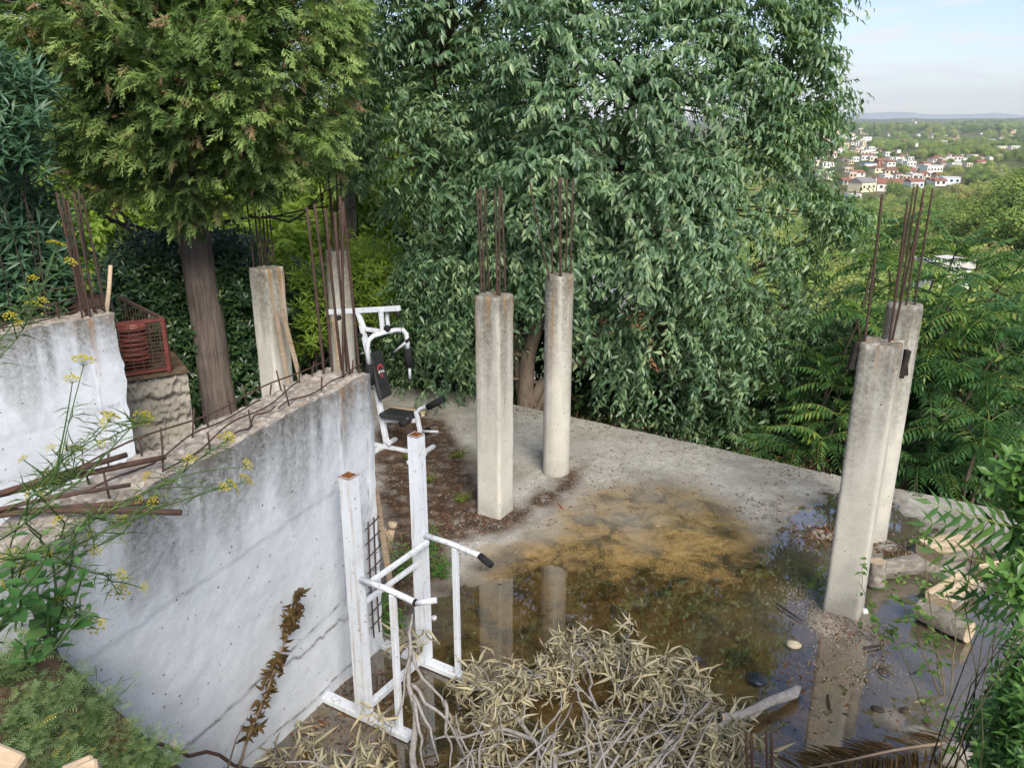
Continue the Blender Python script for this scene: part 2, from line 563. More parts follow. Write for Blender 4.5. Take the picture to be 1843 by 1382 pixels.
# ================================================================== terrain
_RY = np.array([-400, -60, -30, -8, 1.2, 3.2, 12.5, 20, 60, 110, 160, 300, 650, 1000, 1500, 2400, 3600, 5200, 7000, 8200, 9500.])
_RZ = np.array([40, 12, 8, 4.5, 2.3, -0.5, -1.2, -3.2, -13, -19, -23, -30, -27, -22, -20, -14, 2, 10, 14, 0, 0.])
def terr(x, y):
    x = np.asarray(x, float); y = np.asarray(y, float)
    z = np.interp(y, _RY, _RZ)
    az = x / np.maximum(y, 8.0)
    ridge = sstep(0.44, 0.72, az) * sstep(45, 120, y) * (1 - sstep(240, 380, y))
    z = z + ridge * 17
    ridge2 = sstep(0.42, 0.55, az) * sstep(14, 30, y) * (1 - sstep(100, 200, y))
    z = z + ridge2 * 2.0
    far = sstep(450, 1200, y)
    z = z + far * (fbm(x / 420 + 3.1, y / 420) * 22)
    z = z + sstep(2000, 4000, y) * (fbm(x / 1500 + 9, y / 1500) * 40)
    z = z + sstep(60, 200, np.hypot(x, y)) * fbm(x / 60, y / 60) * 3.0
    # the hill behind the viewer climbs to both sides as well
    return z
def UT(px, py, tmin=20.0, lift=0.0):
    d = ray(px, py)
    ts = np.geomspace(tmin, 9400, 1600)
    P = np.outer(ts, np.array(d)); P[:, 2] += CAM_Z
    g = terr(P[:, 0], P[:, 1]) + lift
    k = np.argmax(P[:, 2] < g)
    if not (P[:, 2] < g).any():
        return None
    return Vector(P[k])

ys = np.unique(np.concatenate([np.linspace(-260, -10, 26), np.linspace(-10, 40, 60), np.geomspace(40, 9500, 110)]))
tt = np.linspace(-1, 1, 121)
gx = []
G = np.zeros((len(ys), len(tt), 3))
for i, y in enumerate(ys):
    half = 60 + abs(y) * 1.15
    G[i, :, 0] = np.sign(tt) * (np.abs(tt) ** 1.5) * half
    G[i, :, 1] = y
G[..., 2] = terr(G[..., 0], G[..., 1])
nr, nc = G.shape[:2]
idx = np.arange(nr * nc).reshape(nr, nc)
Fq = np.stack([idx[:-1, :-1], idx[:-1, 1:], idx[1:, 1:], idx[1:, :-1]], -1).reshape(-1, 4)
ground = mesh_obj('ground', np_mesh('ground', G.reshape(-1, 3), [Fq], MAT['ground'], True))
tag(ground, kind='structure')

# distant mountain on the horizon
s = NT('distant_rock')
s.base((0.30, 0.32, 0.32), 0.95, 0.1)
mx_ = np.linspace(800, 8900, 160)
top = 22 + 60 * np.exp(-((mx_ - 4600) / 1050) ** 2) + 50 * np.exp(-((mx_ - 3350) / 700) ** 2) + 36 * fbm(mx_ / 480, 0.5)
V = []
for k, (yy, ff) in enumerate(((7500, 0.0), (7900, 0.55), (8400, 1.0), (9200, 0.0))):
    V.append(np.stack([mx_, np.full_like(mx_, yy) + 130 * fbm(mx_ / 400, k * 3.0), top * ff - 5], -1))
V = np.stack(V)
nr, nc = V.shape[:2]
idx = np.arange(nr * nc).reshape(nr, nc)
mount = mesh_obj('mountain', np_mesh('mountain', V.reshape(-1, 3), [np.stack([idx[:-1, :-1], idx[:-1, 1:], idx[1:, 1:], idx[1:, :-1]], -1).reshape(-1, 4)], s.m, True))
tag(mount, kind='structure')

# ================================================================== slab and standing water
EDGE_A = Vector((0.98, 11.2, 0)); EDGE_B = Vector((5.28, 8.42, 0))
ed = (EDGE_B - EDGE_A).normalized()
en = Vector((-ed.y, ed.x, 0))            # outward
def pxpoly(pts, z=0.0): return [tuple(U(a, b, z)[:2]) for a, b in pts]
WET = pxpoly([(560, 1290), (700, 1160), (775, 1110), (830, 1030), (862, 1000), (930, 970), (1010, 925), (1060, 880), (1150, 862), (1260, 880), (1370, 935),
              (1420, 985), (1450, 905), (1490, 880), (1560, 905), (1600, 900), (1640, 930), (1690, 955), (1760, 1000), (1800, 1060), (1843, 1200), (1843, 1500), (700, 1550), (380, 1500)])
WATERP = pxpoly([(560, 1290), (700, 1160), (790, 1110), (850, 1060), (930, 1020), (1040, 1020), (1180, 1050), (1290, 1050), (1370, 1020), (1430, 970), (1462, 905), (1495, 885), (1560, 905), (1600, 900), (1640, 930), (1690, 955), (1760, 1000), (1800, 1060), (1843, 1200), (1843, 1500), (700, 1550), (380, 1500)])
ISLES = [(U(1500, 1120), 0.30, 0.055), (U(1560, 1150), 0.22, 0.045), (U(1480, 960), 0.16, 0.05), (U(1590, 980), 0.2, 0.05), (U(1690, 1010), 0.35, 0.06),
         (U(1530, 1200), 0.22, 0.035), (U(1600, 1290), 0.32, 0.035), (U(1450, 1290), 0.25, 0.03), (U(1660, 1330), 0.3, 0.04), (U(905, 945), 0.22, 0.05), (U(1740, 960), 0.4, 0.05)]
SOIL = pxpoly([(690, 1120), (672, 800), (700, 735), (780, 740), (830, 800), (865, 870), (935, 920), (1010, 850), (1060, 835), (1060, 880), (960, 935), (900, 965), (840, 985), (790, 1060), (740, 1110)])
xs = np.arange(-6.5, 9.5, 0.055); ysl = np.arange(2.6, 14.6, 0.055)
X, Y = np.meshgrid(xs, ysl)
dist_out = (X - EDGE_A.x) * en.x + (Y - EDGE_A.y) * en.y     # >0 beyond the edge
sdc = poly_sdf(X, Y, WET) + 0.35 * fbm(X * 1.7, Y * 1.7) + 0.12 * fbm(X * 7, Y * 7)
sd = poly_sdf(X, Y, WATERP) + 0.30 * fbm(X * 1.7, Y * 1.7) + 0.18 * fbm(X * 6, Y * 6)
H = np.where(sd < 0, 0.030 * np.clip(sd / 0.9, -1, 0), 0.014 * np.clip(sd / 0.6, 0, 1)) + 0.012 * sstep(0.4, 2.2, sd) + 0.008 * fbm(X * 3, Y * 3) + 0.008 * fbm(X * 11, Y * 11) * np.exp(-(sd / .45) ** 2)
for (p, r, h) in ISLES:
    q = ((X - p.x) ** 2 + (Y - p.y) ** 2) / r ** 2 * (1 + 0.5 * fbm(X * 5, Y * 5))
    H = np.maximum(H, -0.03 + h * np.exp(-q) + 0.004 * fbm(X * 16, Y * 16))
so = np.clip(-poly_sdf(X, Y, SOIL) / 0.22 + 0.9 * fbm(X * 3.3, Y * 3.3) + 0.4, 0, 1)
H += so * (0.008 + 0.01 * fbm(X * 6, Y * 6))
wetm = np.clip(-sdc / .5 + .35, 0, 1) * np.clip((0.034 - H) / 0.022, 0.3, 1) * np.clip((3.3 - X + 0.9 * fbm(X * 1.3 + 4, Y * 1.3)) / 1.3, 0.15, 1)
# keep the grid inside the slab outline by snapping the last row beyond the edge onto it
over = np.clip(dist_out + 0.02 * fbm(X * 4, Y * 4), 0, None)
keep = over <= 0.05
Xs = X - np.where(over > 0, over, 0) * en.x; Ys = Y - np.where(over > 0, over, 0) * en.y
nr, nc = X.shape
idx = np.arange(nr * nc).reshape(nr, nc)
q = np.stack([idx[:-1, :-1], idx[:-1, 1:], idx[1:, 1:], idx[1:, :-1]], -1)
ok = keep[:-1, :-1] & keep[:-1, 1:] & keep[1:, 1:] & keep[1:, :-1]
V = np.stack([Xs, Ys, H], -1).reshape(-1, 3)
slab = mesh_obj('concrete_slab', np_mesh('concrete_slab', V, [q[ok].reshape(-1, 4)], MAT['slab'], True,
                {'wet': wetm.ravel(), 'soil': so.ravel(), 'damp': np.clip((0.010 - H) / 0.010, 0, 1).ravel()}))
tag(slab, kind='structure')
def slab_h(x, y):
    j = int(round((x - xs[0]) / 0.055)); i = int(round((y - ysl[0]) / 0.055))
    return float(H[min(max(i, 0), nr - 1), min(max(j, 0), nc - 1)])
# body of the slab: a thick edge below the surface
mb = MB()
a0 = EDGE_A - ed * 7.6; b0 = EDGE_B + ed * 5.0
P = [a0 - en * 0.03, b0 - en * 0.03, Vector((9.45, 2.6, 0)), Vector((-6.45, 2.6, 0))]
mb.add([(p.x, p.y, -0.07) for p in P] + [(p.x, p.y, -0.34) for p in P], [(0, 1, 2, 3)[::-1], (4, 5, 6, 7), (0, 1, 5, 4), (1, 2, 6, 5), (2, 3, 7, 6), (3, 0, 4, 7)])
for k in range(60):       # broken lip
    t = k / 60
    p = a0.lerp(b0, t) - en * 0.05
    h = slab_h(p.x, p.y) - 0.006
    mb.box((p.x, p.y, (h - 0.2) / 2), ((b0 - a0).length / 60 * 1.03, 0.10 + random.uniform(0, .02), h + 0.2), Matrix.Rotation(math.atan2(ed.y, ed.x), 3, 'Z'))
edge = mb.build('slab_edge', MAT['rough'], slab)

W = [(-2.6, 2.6), (9.3, 2.6), (9.3, 6.2), (5.6, 8.1), (3.6, 9.0), (1, 9.4), (-2.2, 8.5)]
water = mesh_obj('rainwater', np_mesh('rainwater', [(a, b, 0.0) for a, b in W], [np.array([list(range(len(W)))])], MAT['water']))
tag(water, kind='structure')

# ================================================================== concrete walls (ruled between a top line and a foot line)
def ruled_wall(name, label, tops, feet, thick, joints_v, joints_u, rusts=(), pit=None, ncol=230, nrow=120, batter_end=0.02, seed=0.0):
    """tops / feet: two end points each (first = the free end). The face looks to the right of the direction tops[1]->tops[0]."""
    T0, T1 = [Vector(p) for p in tops]; F0, F1 = [Vector(p) for p in feet]
    L = (T0 - T1).length
    d = (T1 - T0).normalized()
    nrm = Vector((-d.y, d.x, 0)).normalized()      # towards the viewer's side (checked below)
    if nrm.dot(Vector((0, 0, 0)) - T0) < 0: nrm = -nrm
    bk = -nrm * thick
    u = np.linspace(0, 1, ncol); v = np.linspace(0, 1, nrow)
    Uu, Vv = np.meshgrid(u, v)
    um = Uu * L
    def lerp(a, b, t): return np.array(a)[None, None, :] * (1 - t[..., None]) + np.array(b)[None, None, :] * t[..., None]
    top = lerp(T0, T1, Uu); foot = lerp(F0, F1, Uu)
    rag_top = 0.022 * fbm(um * 4 + seed, 0 * um) + 0.012 * fbm(um * 17 + seed, 3 + 0 * um)
    top = top + rag_top[..., None] * np.array([0, 0, 1])
    P = foot * (1 - Vv[..., None]) + top * Vv[..., None]
    hgt = (T0.z - F0.z)
    vm = Vv * hgt
    disp = 0.012 * fbm(um * 1.2 + seed, vm * 1.2) + 0.0035 * fbm(um * 9, vm * 9) + 0.002 * fbm(um * 30, vm * 30)
    crack = np.zeros_like(um)
    for (va, vb, amp, wdt) in joints_v:
        vj = va + (vb - va) * Uu + amp * fbm(um * 3.5 + va * 50, 0 * um) + amp * 0.3 * fbm(um * 20 + va * 9, 0 * um)
        dd = np.abs(Vv - vj) * hgt
        on = (fbm(um * 2.0 + va * 31, 0 * um) > -0.22)
        crack = np.maximum(crack, np.clip(1 - dd / wdt, 0, 1) * on * (0.5 + 0.5 * np.clip(fbm(um * 13, 0 * um) + 0.6, 0, 1)))
        disp = disp + np.where(Vv < vj, -0.005, 0.0)
    for (uj, v0, v1) in joints_u:
        dd = np.abs(um - uj - 0.012 * fbm(vm * 5, 0 * um))
        crack = np.maximum(crack, np.clip(1 - dd / 0.010, 0, 1) * ((Vv > v0) & (Vv < v1)) * np.clip(fbm(vm * 6 + uj * 9, 0 * um) + 0.55, 0, 1))
        disp = disp + np.where(um < uj, 0.006, 0.0)
    rust = np.zeros_like(um)
    for (uj, wdt, ln, amt) in rusts:
        rust = np.maximum(rust, amt * np.exp(-((um - uj - 0.02 * fbm(vm * 3, 0 * um)) / wdt) ** 2) * np.clip(1 - (hgt - vm) / ln, 0, 1))
    if pit:
        (u0, u1, v0, v1, dep) = pit
        m = sstep(u0 - .03, u0 + .03, um + 0.05 * fbm(um * 9, vm * 9)) * (1 - sstep(u1 - .06, u1 + .04, um + 0.07 * fbm(um * 8, vm * 8))) * sstep(v0 - .06, v0 + .06, Vv) * (1 - sstep(v1 - .05, v1 + .05, Vv))
        disp = disp - m * (dep + 0.012 * fbm(um * 22, vm * 22))
        crack = np.maximum(crack, m * 0.25 * np.clip(0.5 + fbm(um * 30, vm * 30), 0, 1))
    fall = np.minimum(1, np.minimum(Uu * ncol / 3, np.minimum((1 - Vv) * nrow / 2, 1)))
    disp = disp * fall
    endrag = (0.03 * fbm(vm * 3 + seed, 0 * um) + 0.022 * np.clip(fbm(vm * 11, 2 + 0 * um), -1, 0.2)) * np.clip(1 - Uu * L / 0.12, 0, 1)
    P = P + disp[..., None] * np.array(nrm) - endrag[..., None] * np.array(-d)
    Vs = [P.reshape(-1, 3)]; Fs = []
    at_a = [np.zeros(um.size)]
    at_u = [um.ravel()]; at_v = [vm.ravel()]; at_t = [(hgt - vm).ravel()]; at_r = [rust.ravel()]; at_c = [crack.ravel()]
    off = [0]
    def grid(Pg, uu, vv, td, rr, cc, ag=0.0):
        at_a.append(np.full(uu.size, ag))
        b = sum(len(a) for a in Vs)
        n1, n2 = Pg.shape[:2]
        Vs.append(Pg.reshape(-1, 3)); at_u.append(uu.ravel()); at_v.append(vv.ravel()); at_t.append(td.ravel()); at_r.append(rr.ravel()); at_c.append(cc.ravel())
        ii = np.arange(n1 * n2).reshape(n1, n2) + b
        Fs.append(np.stack([ii[:-1, :-1], ii[:-1, 1:], ii[1:, 1:], ii[1:, :-1]], -1).reshape(-1, 4))
    ii = np.arange(nrow * ncol).reshape(nrow, ncol)
    Fs.append(np.stack([ii[:-1, :-1], ii[:-1, 1:], ii[1:, 1:], ii[1:, :-1]], -1).reshape(-1, 4))
    # top
    nt = 26
    w = np.linspace(0, 1, nt)
    front = P[-1]
    Tg = np.zeros((nt, ncol, 3))
    for k in range(nt):
        Tg[k] = front + np.array(bk) * w[k]
        rough = 0.03 * fbm(u * L * 7, w[k] * thick * 7 + seed) + 0.018 * fbm(u * L * 25, w[k] * thick * 25)
        Tg[k, :, 2] += rough * min(1, w[k] * 6)
    uu, ww = np.meshgrid(u * L, w * thick)
    grid(Tg, uu, ww + hgt, ww * 0 + 3.0, np.repeat(rust[-1][None] * 0.6, nt, 0), uu * 0, 0.92)
    # back
    Bg = np.stack([Tg[-1], np.stack([Tg[-1][:, 0], Tg[-1][:, 1], np.full(ncol, F0.z - 0.1)], -1)])
    grid(Bg, np.repeat((u * L)[None], 2, 0), np.array([[hgt] * ncol, [0] * ncol]), np.zeros((2, ncol)) + 1, np.zeros((2, ncol)), np.zeros((2, ncol)))
    # both ends
    for c in (0, ncol - 1):
        Eg = np.zeros((nrow, nt, 3))
        for k in range(nt):
            Eg[:, k] = P[:, c] + np.array(bk) * w[k]
            Eg[:, k] += (np.array(d) * (1 if c == 0 else -1))[None] * (0.03 * fbm(vm[:, 0] * 9, w[k] * thick * 9) + 0.015)[:, None] * (min(1, w[k] * 8) * min(1, (1 - w[k]) * 8))
            Eg[-1, k] = Tg[k, c]
        ww, vv = np.meshgrid(w * thick, v * hgt)
        grid(Eg, ww + 7, vv, hgt - vv, vv * 0, vv * 0, 0.6)
    me = np_mesh(name, np.concatenate(Vs), Fs, MAT['wall'], True,
                 {'u': np.concatenate(at_u), 'v': np.concatenate(at_v), 'topd': np.concatenate(at_t), 'rust': np.concatenate(at_r), 'crack': np.concatenate(at_c), 'agg': np.concatenate(at_a)})
    root = thing(name, label, 'wall', tuple(F0))
    o = mesh_obj('wall_body', me, root)
    o.matrix_parent_inverse = Matrix.Translation(-F0)
    return root, dict(T0=T0, T1=T1, d=d, n=nrm, L=L, h=hgt)
def put(o, root):
    """parent a mesh that was modelled in world space"""
    o.parent = root
    o.matrix_parent_inverse = (Matrix.Translation(root.location) @ Matrix.Rotation(root.rotation_euler[2], 4, 'Z')).inverted()
    return o

WZ = 2.47
T0 = U(667, 669, WZ); Tm = U(300, 862, WZ)
d = (Tm - T0); T1 = T0 + d * ((2.1 - T0.y) / d.y)
B0 = U(690, 1157, 0.04); Bm = U(460, 1370, 0.04)
d = (Bm - B0); B1 = B0 + d * ((2.1 - B0.y) / d.y)
B0.z = B1.z = -0.05
front_wall, FW = ruled_wall('concrete_wall', 'long whitewashed concrete wall with rusty bars along its top, beside the white square posts', (T0, T1), (B0, B1), 0.36,
    [(0.26, 0.30, 0.03, 0.018), (0.335, 0.22, 0.006, 0.007), (0.06, 0.075, 0.02, 0.010), (0.70, 0.70, 0.003, 0.003)], [(0.42, 0.30, 1.0), (0.09, 0.1, 0.98)],
    [(0.38, 0.035, 0.5, 0.9), (0.27, 0.03, 0.35, 0.6), (0.15, 0.06, 0.16, 0.5), (0.55, .05, .2, .5)], (0.02, 0.22, 0.08, 0.56, 0.028))
def rod_mesh(a, b, r, name='rebar', mat='rust', bend=0.0, n=7):
    a, b = Vector(a), Vector(b)
    pts = []
    o = (b - a).orthogonal().normalized()
    steps = max(3, int((b - a).length / 0.18))
    for i in range(steps + 1):
        t = i / steps
        pts.append(a.lerp(b, t) + o * bend * math.sin(math.pi * t))
    mb = MB(); mb.tube(pts, [r * random.uniform(.93, 1.07) for _ in pts], n)
    return mb
def rods(root, lst, z, r=0.0098, mat='rust', zdrop=0.12):
    for (bx, by, tx, ty) in lst:
        a = U(bx, by, z); b = UY(tx, ty, a.y + random.uniform(-.03, .05))
        dirv = (b - a).normalized()
        a = a - dirv * zdrop
        put(rod_mesh(a, b, r * random.uniform(.92, 1.1), bend=random.uniform(-.012, .012)).build('rebar', MAT[mat], None, True), root)
rods(front_wall, [(583, 676, 552, 373), (598, 673, 566, 367), (616, 665, 586, 376), (618, 683, 617, 364), (631, 677, 602, 382), (646, 670, 617, 367), (624, 668, 612, 352)], WZ, 0.0098)
# thin bars and stubs along the top
FWd, FWn = FW['d'], FW['n']
def ontop(s_, w_, z_=0.0): return FW['T0'] + FWd * s_ - FWn * w_ + Vector((0, 0, z_))
for (s0, s1, w0, w1, z0, z1) in ((0.06, 2.3, 0.31, 0.34, 0.075, 0.10), (0.02, 1.0, 0.05, 0.05, 0.05, 0.04), (0.55, 2.0, 0.22, 0.03, 0.06, 0.03), (1.0, 1.5, 0.10, 0.03, .05, .02), (0.95, 2.3, 0.25, 0.17, 0.05, 0.03)):
    pts = [ontop(s0 + (s1 - s0) * t, w0 + (w1 - w0) * t + 0.02 * math.sin(t * 9 + s0 * 5), z0 + (z1 - z0) * t + 0.012 * math.sin(t * 14 + w0 * 30)) for t in np.linspace(0, 1, 22)]
    mb = MB(); mb.tube(pts, 0.0055, 6)
    put(mb.build('tie_bar', MAT['rust'], None, True), front_wall)
for k in range(19):
    s_ = 0.16 + k * 0.118 + random.uniform(-.03, .03)
    w_ = 0.32 if k % 3 else 0.07
    a = ontop(s_, w_, -0.02); b = ontop(s_ + random.uniform(-.03, .02), w_ + random.uniform(-.02, .02), random.uniform(.09, .16))
    put(rod_mesh(a, b, 0.0055).build('stub_bar', MAT['rust'], None, True), front_wall)
# reinforcement mesh laid bare near the free end
for k in range(2):
    s_ = 0.06 + 0.085 * k
    a = FW['T0'].lerp(B0, 0.47) + FWd * s_ + FWn * 0.004; b = FW['T0'].lerp(B0, 0.90) + FWd * s_ + FWn * 0.004
    put(rod_mesh(a, b, 0.006, bend=.006).build('mesh_bar', MAT['rust'], None, True), front_wall)
for k in range(8):
    t = 0.48 + k * 0.052
    a = FW['T0'].lerp(B0, t) + FWd * -0.01 + FWn * 0.010; b = FW['T0'].lerp(B0, t + .006) + FWd * 0.2 + FWn * 0.010
    put(rod_mesh(a, b, 0.005).build('mesh_bar', MAT['rust'], None, True), front_wall)

T0b = U(206, 562, 2.5); Tmb = U(0, 604, 2.5)
d = Tmb - T0b; T1b = T0b + d * 2.6
left_wall, LW = ruled_wall('concrete_wall', 'pale concrete wall at the left with tall rusty bars and a brown rust streak', (T0b, T1b),
    (Vector((T0b.x, T0b.y, -0.1)), Vector((T1b.x, T1b.y, -0.1))), 0.34, [(0.52, 0.50, 0.01, 0.008), (0.66, 0.66, 0.006, 0.006)], [(0.27, 0.02, 0.97)],
    [(0.24, 0.03, 0.75, 1.0), (0.05, 0.05, 0.15, 0.8), (0.4, .05, .2, .5)], None, 170, 90, seed=5.0)
rods(left_wall, [(148, 571, 101, 346), (157, 567, 112, 348), (163, 570, 121, 360), (174, 565, 132, 346), (170, 562, 141, 342), (188, 560, 147, 350), (153, 562, 110, 372)], 2.5, 0.0105)
for (z_, w_, s1) in ((0.07, 0.06, 1.25), (0.14, 0.25, 1.1), (0.05, 0.3, 1.3), (0.30, 0.16, 0.5)):
    pts = [LW['T0'] + LW['d'] * (0.05 + (s1 - .05) * t) - LW['n'] * w_ + Vector((0, 0, z_ - .04 * t + .01 * math.sin(9 * t))) for t in np.linspace(0, 1, 14)]
    mb = MB(); mb.tube(pts, 0.006, 6)
    put(mb.build('tie_bar', MAT['rust'], None, True), left_wall)
for k in range(9):
    a = LW['T0'] + LW['d'] * (0.12 + k * .12) - LW['n'] * (0.07 if k % 2 else .28) + Vector((0, 0, -.03))
    put(rod_mesh(a, a + Vector((random.uniform(-.03, .01), 0, random.uniform(.12, .22))), 0.0055).build('stub_bar', MAT['rust'], None, True), left_wall)

# ================================================================== columns
YAW = R(-31)
def square_column(label, top_px, rlist, s_=0.305, zt=2.5, notch=False):
    c = U(top_px[0], top_px[1], zt)
    root = thing('concrete_column', label, 'column', (c.x, c.y, -0.02), YAW, 'bare concrete columns of the unfinished storey')
    n = 14; rows = 62
    V = []; ch = 0.018
    prof = []
    h2 = s_ / 2
    for side in range(4):
        a = side * math.pi / 2
        for t in np.linspace(-h2 + ch, h2 - ch, n):
            x, y = t, -h2
            prof.append((x * math.cos(a) - y * math.sin(a), x * math.sin(a) + y * math.cos(a)))
    prof = np.array(prof); m = len(prof)
    zz = np.linspace(-0.08, zt + 0.02, rows)
    ang = np.arctan2(prof[:, 1], prof[:, 0])
    sd_ = c.x * 3.1
    for z in zz:
        r = np.hypot(prof[:, 0], prof[:, 1])
        corner = np.clip((r - h2 * 1.25) / (h2 * .16), 0, 1)
        k = 1 + 0.018 * fbm(prof[:, 0] * 4 + sd_, prof[:, 1] * 4, z * 2.2) + 0.008 * fbm(prof[:, 0] * 18, prof[:, 1] * 18, z * 16)
        k = k - corner * 0.06 * np.clip(fbm(ang * 3 + sd_, 0 * ang, z * 7), 0, 1) - corner * .04 * np.clip(fbm(ang * 3 + sd_, 5 + 0 * ang, z * 22), 0, 1)
        k = k + (0.015 if z > zt - 0.22 else 0.0) - (0.05 * ((z - zt + .05) / .07) if z > zt - .05 else 0) * np.clip(.5 + fbm(ang * 5 + sd_, 0 * ang), 0, 1)
        k = k + 0.03 * max(0, 1 - z / 0.25) * (0.5 + fbm(ang * 2, 0 * ang, z * 6))
        V.append(np.stack([prof[:, 0] * k, prof[:, 1] * k, np.full(m, z) + (0.02 * fbm(ang * 4 + sd_, 0 * ang) if z > zt else 0)], -1))
    V = np.concatenate(V); ii = np.arange(rows * m).reshape(rows, m)
    j = np.roll(ii, -1, 1)
    F = [np.stack([ii[:-1], j[:-1], j[1:], ii[1:]], -1).reshape(-1, 4)]
    # rough top: concentric rings
    Vt = []; base = len(V); last = V[-m:]
    for f in (0.8, 0.55, 0.3):
        p = last.copy(); p[:, :2] *= f; p[:, 2] += 0.012 * fbm(p[:, 0] * 22 + sd_, p[:, 1] * 22); Vt.append(p)
    V2 = np.concatenate([V] + Vt + [np.array([[0, 0, zt + 0.02]])])
    rings = [ii[-1]] + [np.arange(m) + base + k * m for k in range(3)]
    for a, b in zip(rings[:-1], rings[1:]):
        F.append(np.stack([a, np.roll(a, -1), np.roll(b, -1), b], -1))
    last_i = len(V2) - 1
    F.append(np.stack([rings[-1], np.roll(rings[-1], -1), np.full(m, last_i)], -1))
    mesh_obj('column_shaft', np_mesh('column_shaft', V2, F, MAT['column'], True), root)
    rods(root, rlist, zt, 0.0102)
    return root, c
def round_column(label, top_px, rlist, r=0.165, zt=2.52):
    c = U(top_px[0], top_px[1], zt)
    root = thing('concrete_column', label, 'column', (c.x, c.y, -0.02), YAW, 'bare concrete columns of the unfinished storey')
    m = 56; rows = 60
    ang = np.linspace(0, 2 * np.pi, m, endpoint=False)
    zz = np.linspace(-0.08, zt + .02, rows); V = []
    for z in zz:
        k = r * (1 + 0.006 * fbm(np.cos(ang) * 2, np.sin(ang) * 2, z * 3) + 0.002 * fbm(np.cos(ang) * 12, np.sin(ang) * 12, z * 14))
        k = k * (1 + 0.03 * max(0, 1 - z / .18)) * (1 - (0.03 if z > zt else 0))
        k = k - 0.004 * np.exp(-((ang - 4.6) / .02) ** 2)
        V.append(np.stack([k * np.cos(ang), k * np.sin(ang), np.full(m, z)], -1))
    V = np.concatenate(V); ii = np.arange(rows * m).reshape(rows, m); j = np.roll(ii, -1, 1)
    F = [np.stack([ii[:-1], j[:-1], j[1:], ii[1:]], -1).reshape(-1, 4)]
    base = len(V); last = V[-m:]; Vt = []
    for f in (0.75, 0.4):
        p = last.copy(); p[:, :2] *= f; p[:, 2] += .006 * fbm(p[:, 0] * 30, p[:, 1] * 30); Vt.append(p)
    V2 = np.concatenate([V] + Vt + [np.array([[0, 0, zt + .02]])])
    rings = [ii[-1]] + [np.arange(m) + base + k * m for k in range(2)]
    for a, b in zip(rings[:-1], rings[1:]):
        F.append(np.stack([a, np.roll(a, -1), np.roll(b, -1), b], -1))
    F.append(np.stack([rings[-1], np.roll(rings[-1], -1), np.full(m, len(V2) - 1)], -1))
    mesh_obj('column_shaft', np_mesh('column_shaft', V2, F, MAT['column'], True), root)
    rods(root, rlist, zt, 0.0102)
    return root, c
colM, cM = square_column('square concrete column standing alone in the middle of the slab, rust at its head', (889, 531),
    [(866, 528, 858, 341), (872, 525, 864, 341), (881.5, 523, 872, 337), (895.5, 533, 891, 342), (899.5, 533, 899, 335), (910, 527, 903, 341)])
colR, cR = square_column('square concrete column at the right, standing in the puddle with gravel at its foot', (1588, 616),
    [(1556, 614, 1588, 350), (1600, 618, 1634, 363), (1606, 612, 1661, 364)])
colL, cL = square_column('square concrete column behind the long wall, two wooden planks leaning against it', (479, 482),
    [(456, 478, 440, 335), (468, 476, 454, 320), (473, 479, 463, 329), (479, 475, 467, 311), (486, 476, 475, 309), (495, 477, 484, 373)])
rcM, crM = round_column('round concrete column with a brown rust streak, standing before the leafy tree', (1007, 494),
    [(988, 497, 953, 327), (994, 493, 994, 321), (1007.5, 498, 1006, 321), (1010, 498, 1010, 319), (1018, 491, 1020, 321), (1027, 493, 1031, 322)])
rcR, crR = round_column('round concrete column half hidden behind the square column at the right', (1629, 547),
    [(1611, 545, 1645, 337), (1620, 541, 1652, 334), (1631, 549, 1663, 341), (1646, 549, 1679, 339)])
rcB, crB = round_column('round concrete column behind the white exercise machine', (606, 451),
    [(588, 449, 574, 320), (598, 447, 591, 308), (601, 452, 595, 341), (611, 449, 606, 309), (620, 452, 613, 318)])
# two dark burnt formwork wedges stuck to the right column
for (px, py) in ((1536, 640), (1627, 655)):
    p = UY(px, py, cR.y + (0.04 if px > 1600 else 0.0))
    mb = MB(); mb.box((0, 0, 0), (0.045, 0.06, 0.24), Matrix.Rotation(.12, 3, 'Y'), .008)
    mb.box((0.01, 0.0, -.05), (0.05, .05, .10), Matrix.Rotation(-.2, 3, 'Y'), .008)
    o = mb.build('formwork_wedge', simple_mat('burnt_wood', (0.035, 0.028, 0.022), (0.012, 0.01, 0.009), 20, 0.9), None)
    o.location = p
    put(o, colR); 
# ================================================================== foliage tools
def unit(a):
    a = np.asarray(a, float)
    return a / np.maximum(np.linalg.norm(a, axis=-1, keepdims=True), 1e-9)
def leaf_tpl(w=0.42, fold=0.10, curl=0.12, mid=0.38):
    V = np.array([[0, 0, 0], [mid * .55, w * .40, fold * .7 * w], [mid * .55, -w * .40, fold * .7 * w], [mid, w * .5, fold * w - curl * .1], [mid, -w * .5, fold * w - curl * .1],
                  [mid, 0, -fold * w * .6 - curl * .1], [.75, w * .28, fold * .5 * w - curl * .5], [.75, -w * .28, fold * .5 * w - curl * .5], [1, 0, -curl]], float)
    F3 = [[0, 5, 1], [0, 2, 5], [1, 5, 3], [2, 4, 5]]
    F4 = [[3, 5, 8, 6], [5, 4, 7, 8]]
    return V, [np.array(F3), np.array(F4)]
def leaf_tpl_low(w=0.42, fold=0.10, curl=0.12, mid=0.42):
    V = np.array([[0, 0, 0], [mid, w * .5, fold * w], [mid, -w * .5, fold * w], [mid, 0, -fold * w * .5 - curl * .15], [1, 0, -curl]], float)
    return V, [np.array([[0, 3, 1], [0, 2, 3], [1, 3, 4], [3, 2, 4]])]
def frames(D, N):
    x = unit(D); y = unit(np.cross(N, x)); z = np.cross(x, y)
    return x, y, z
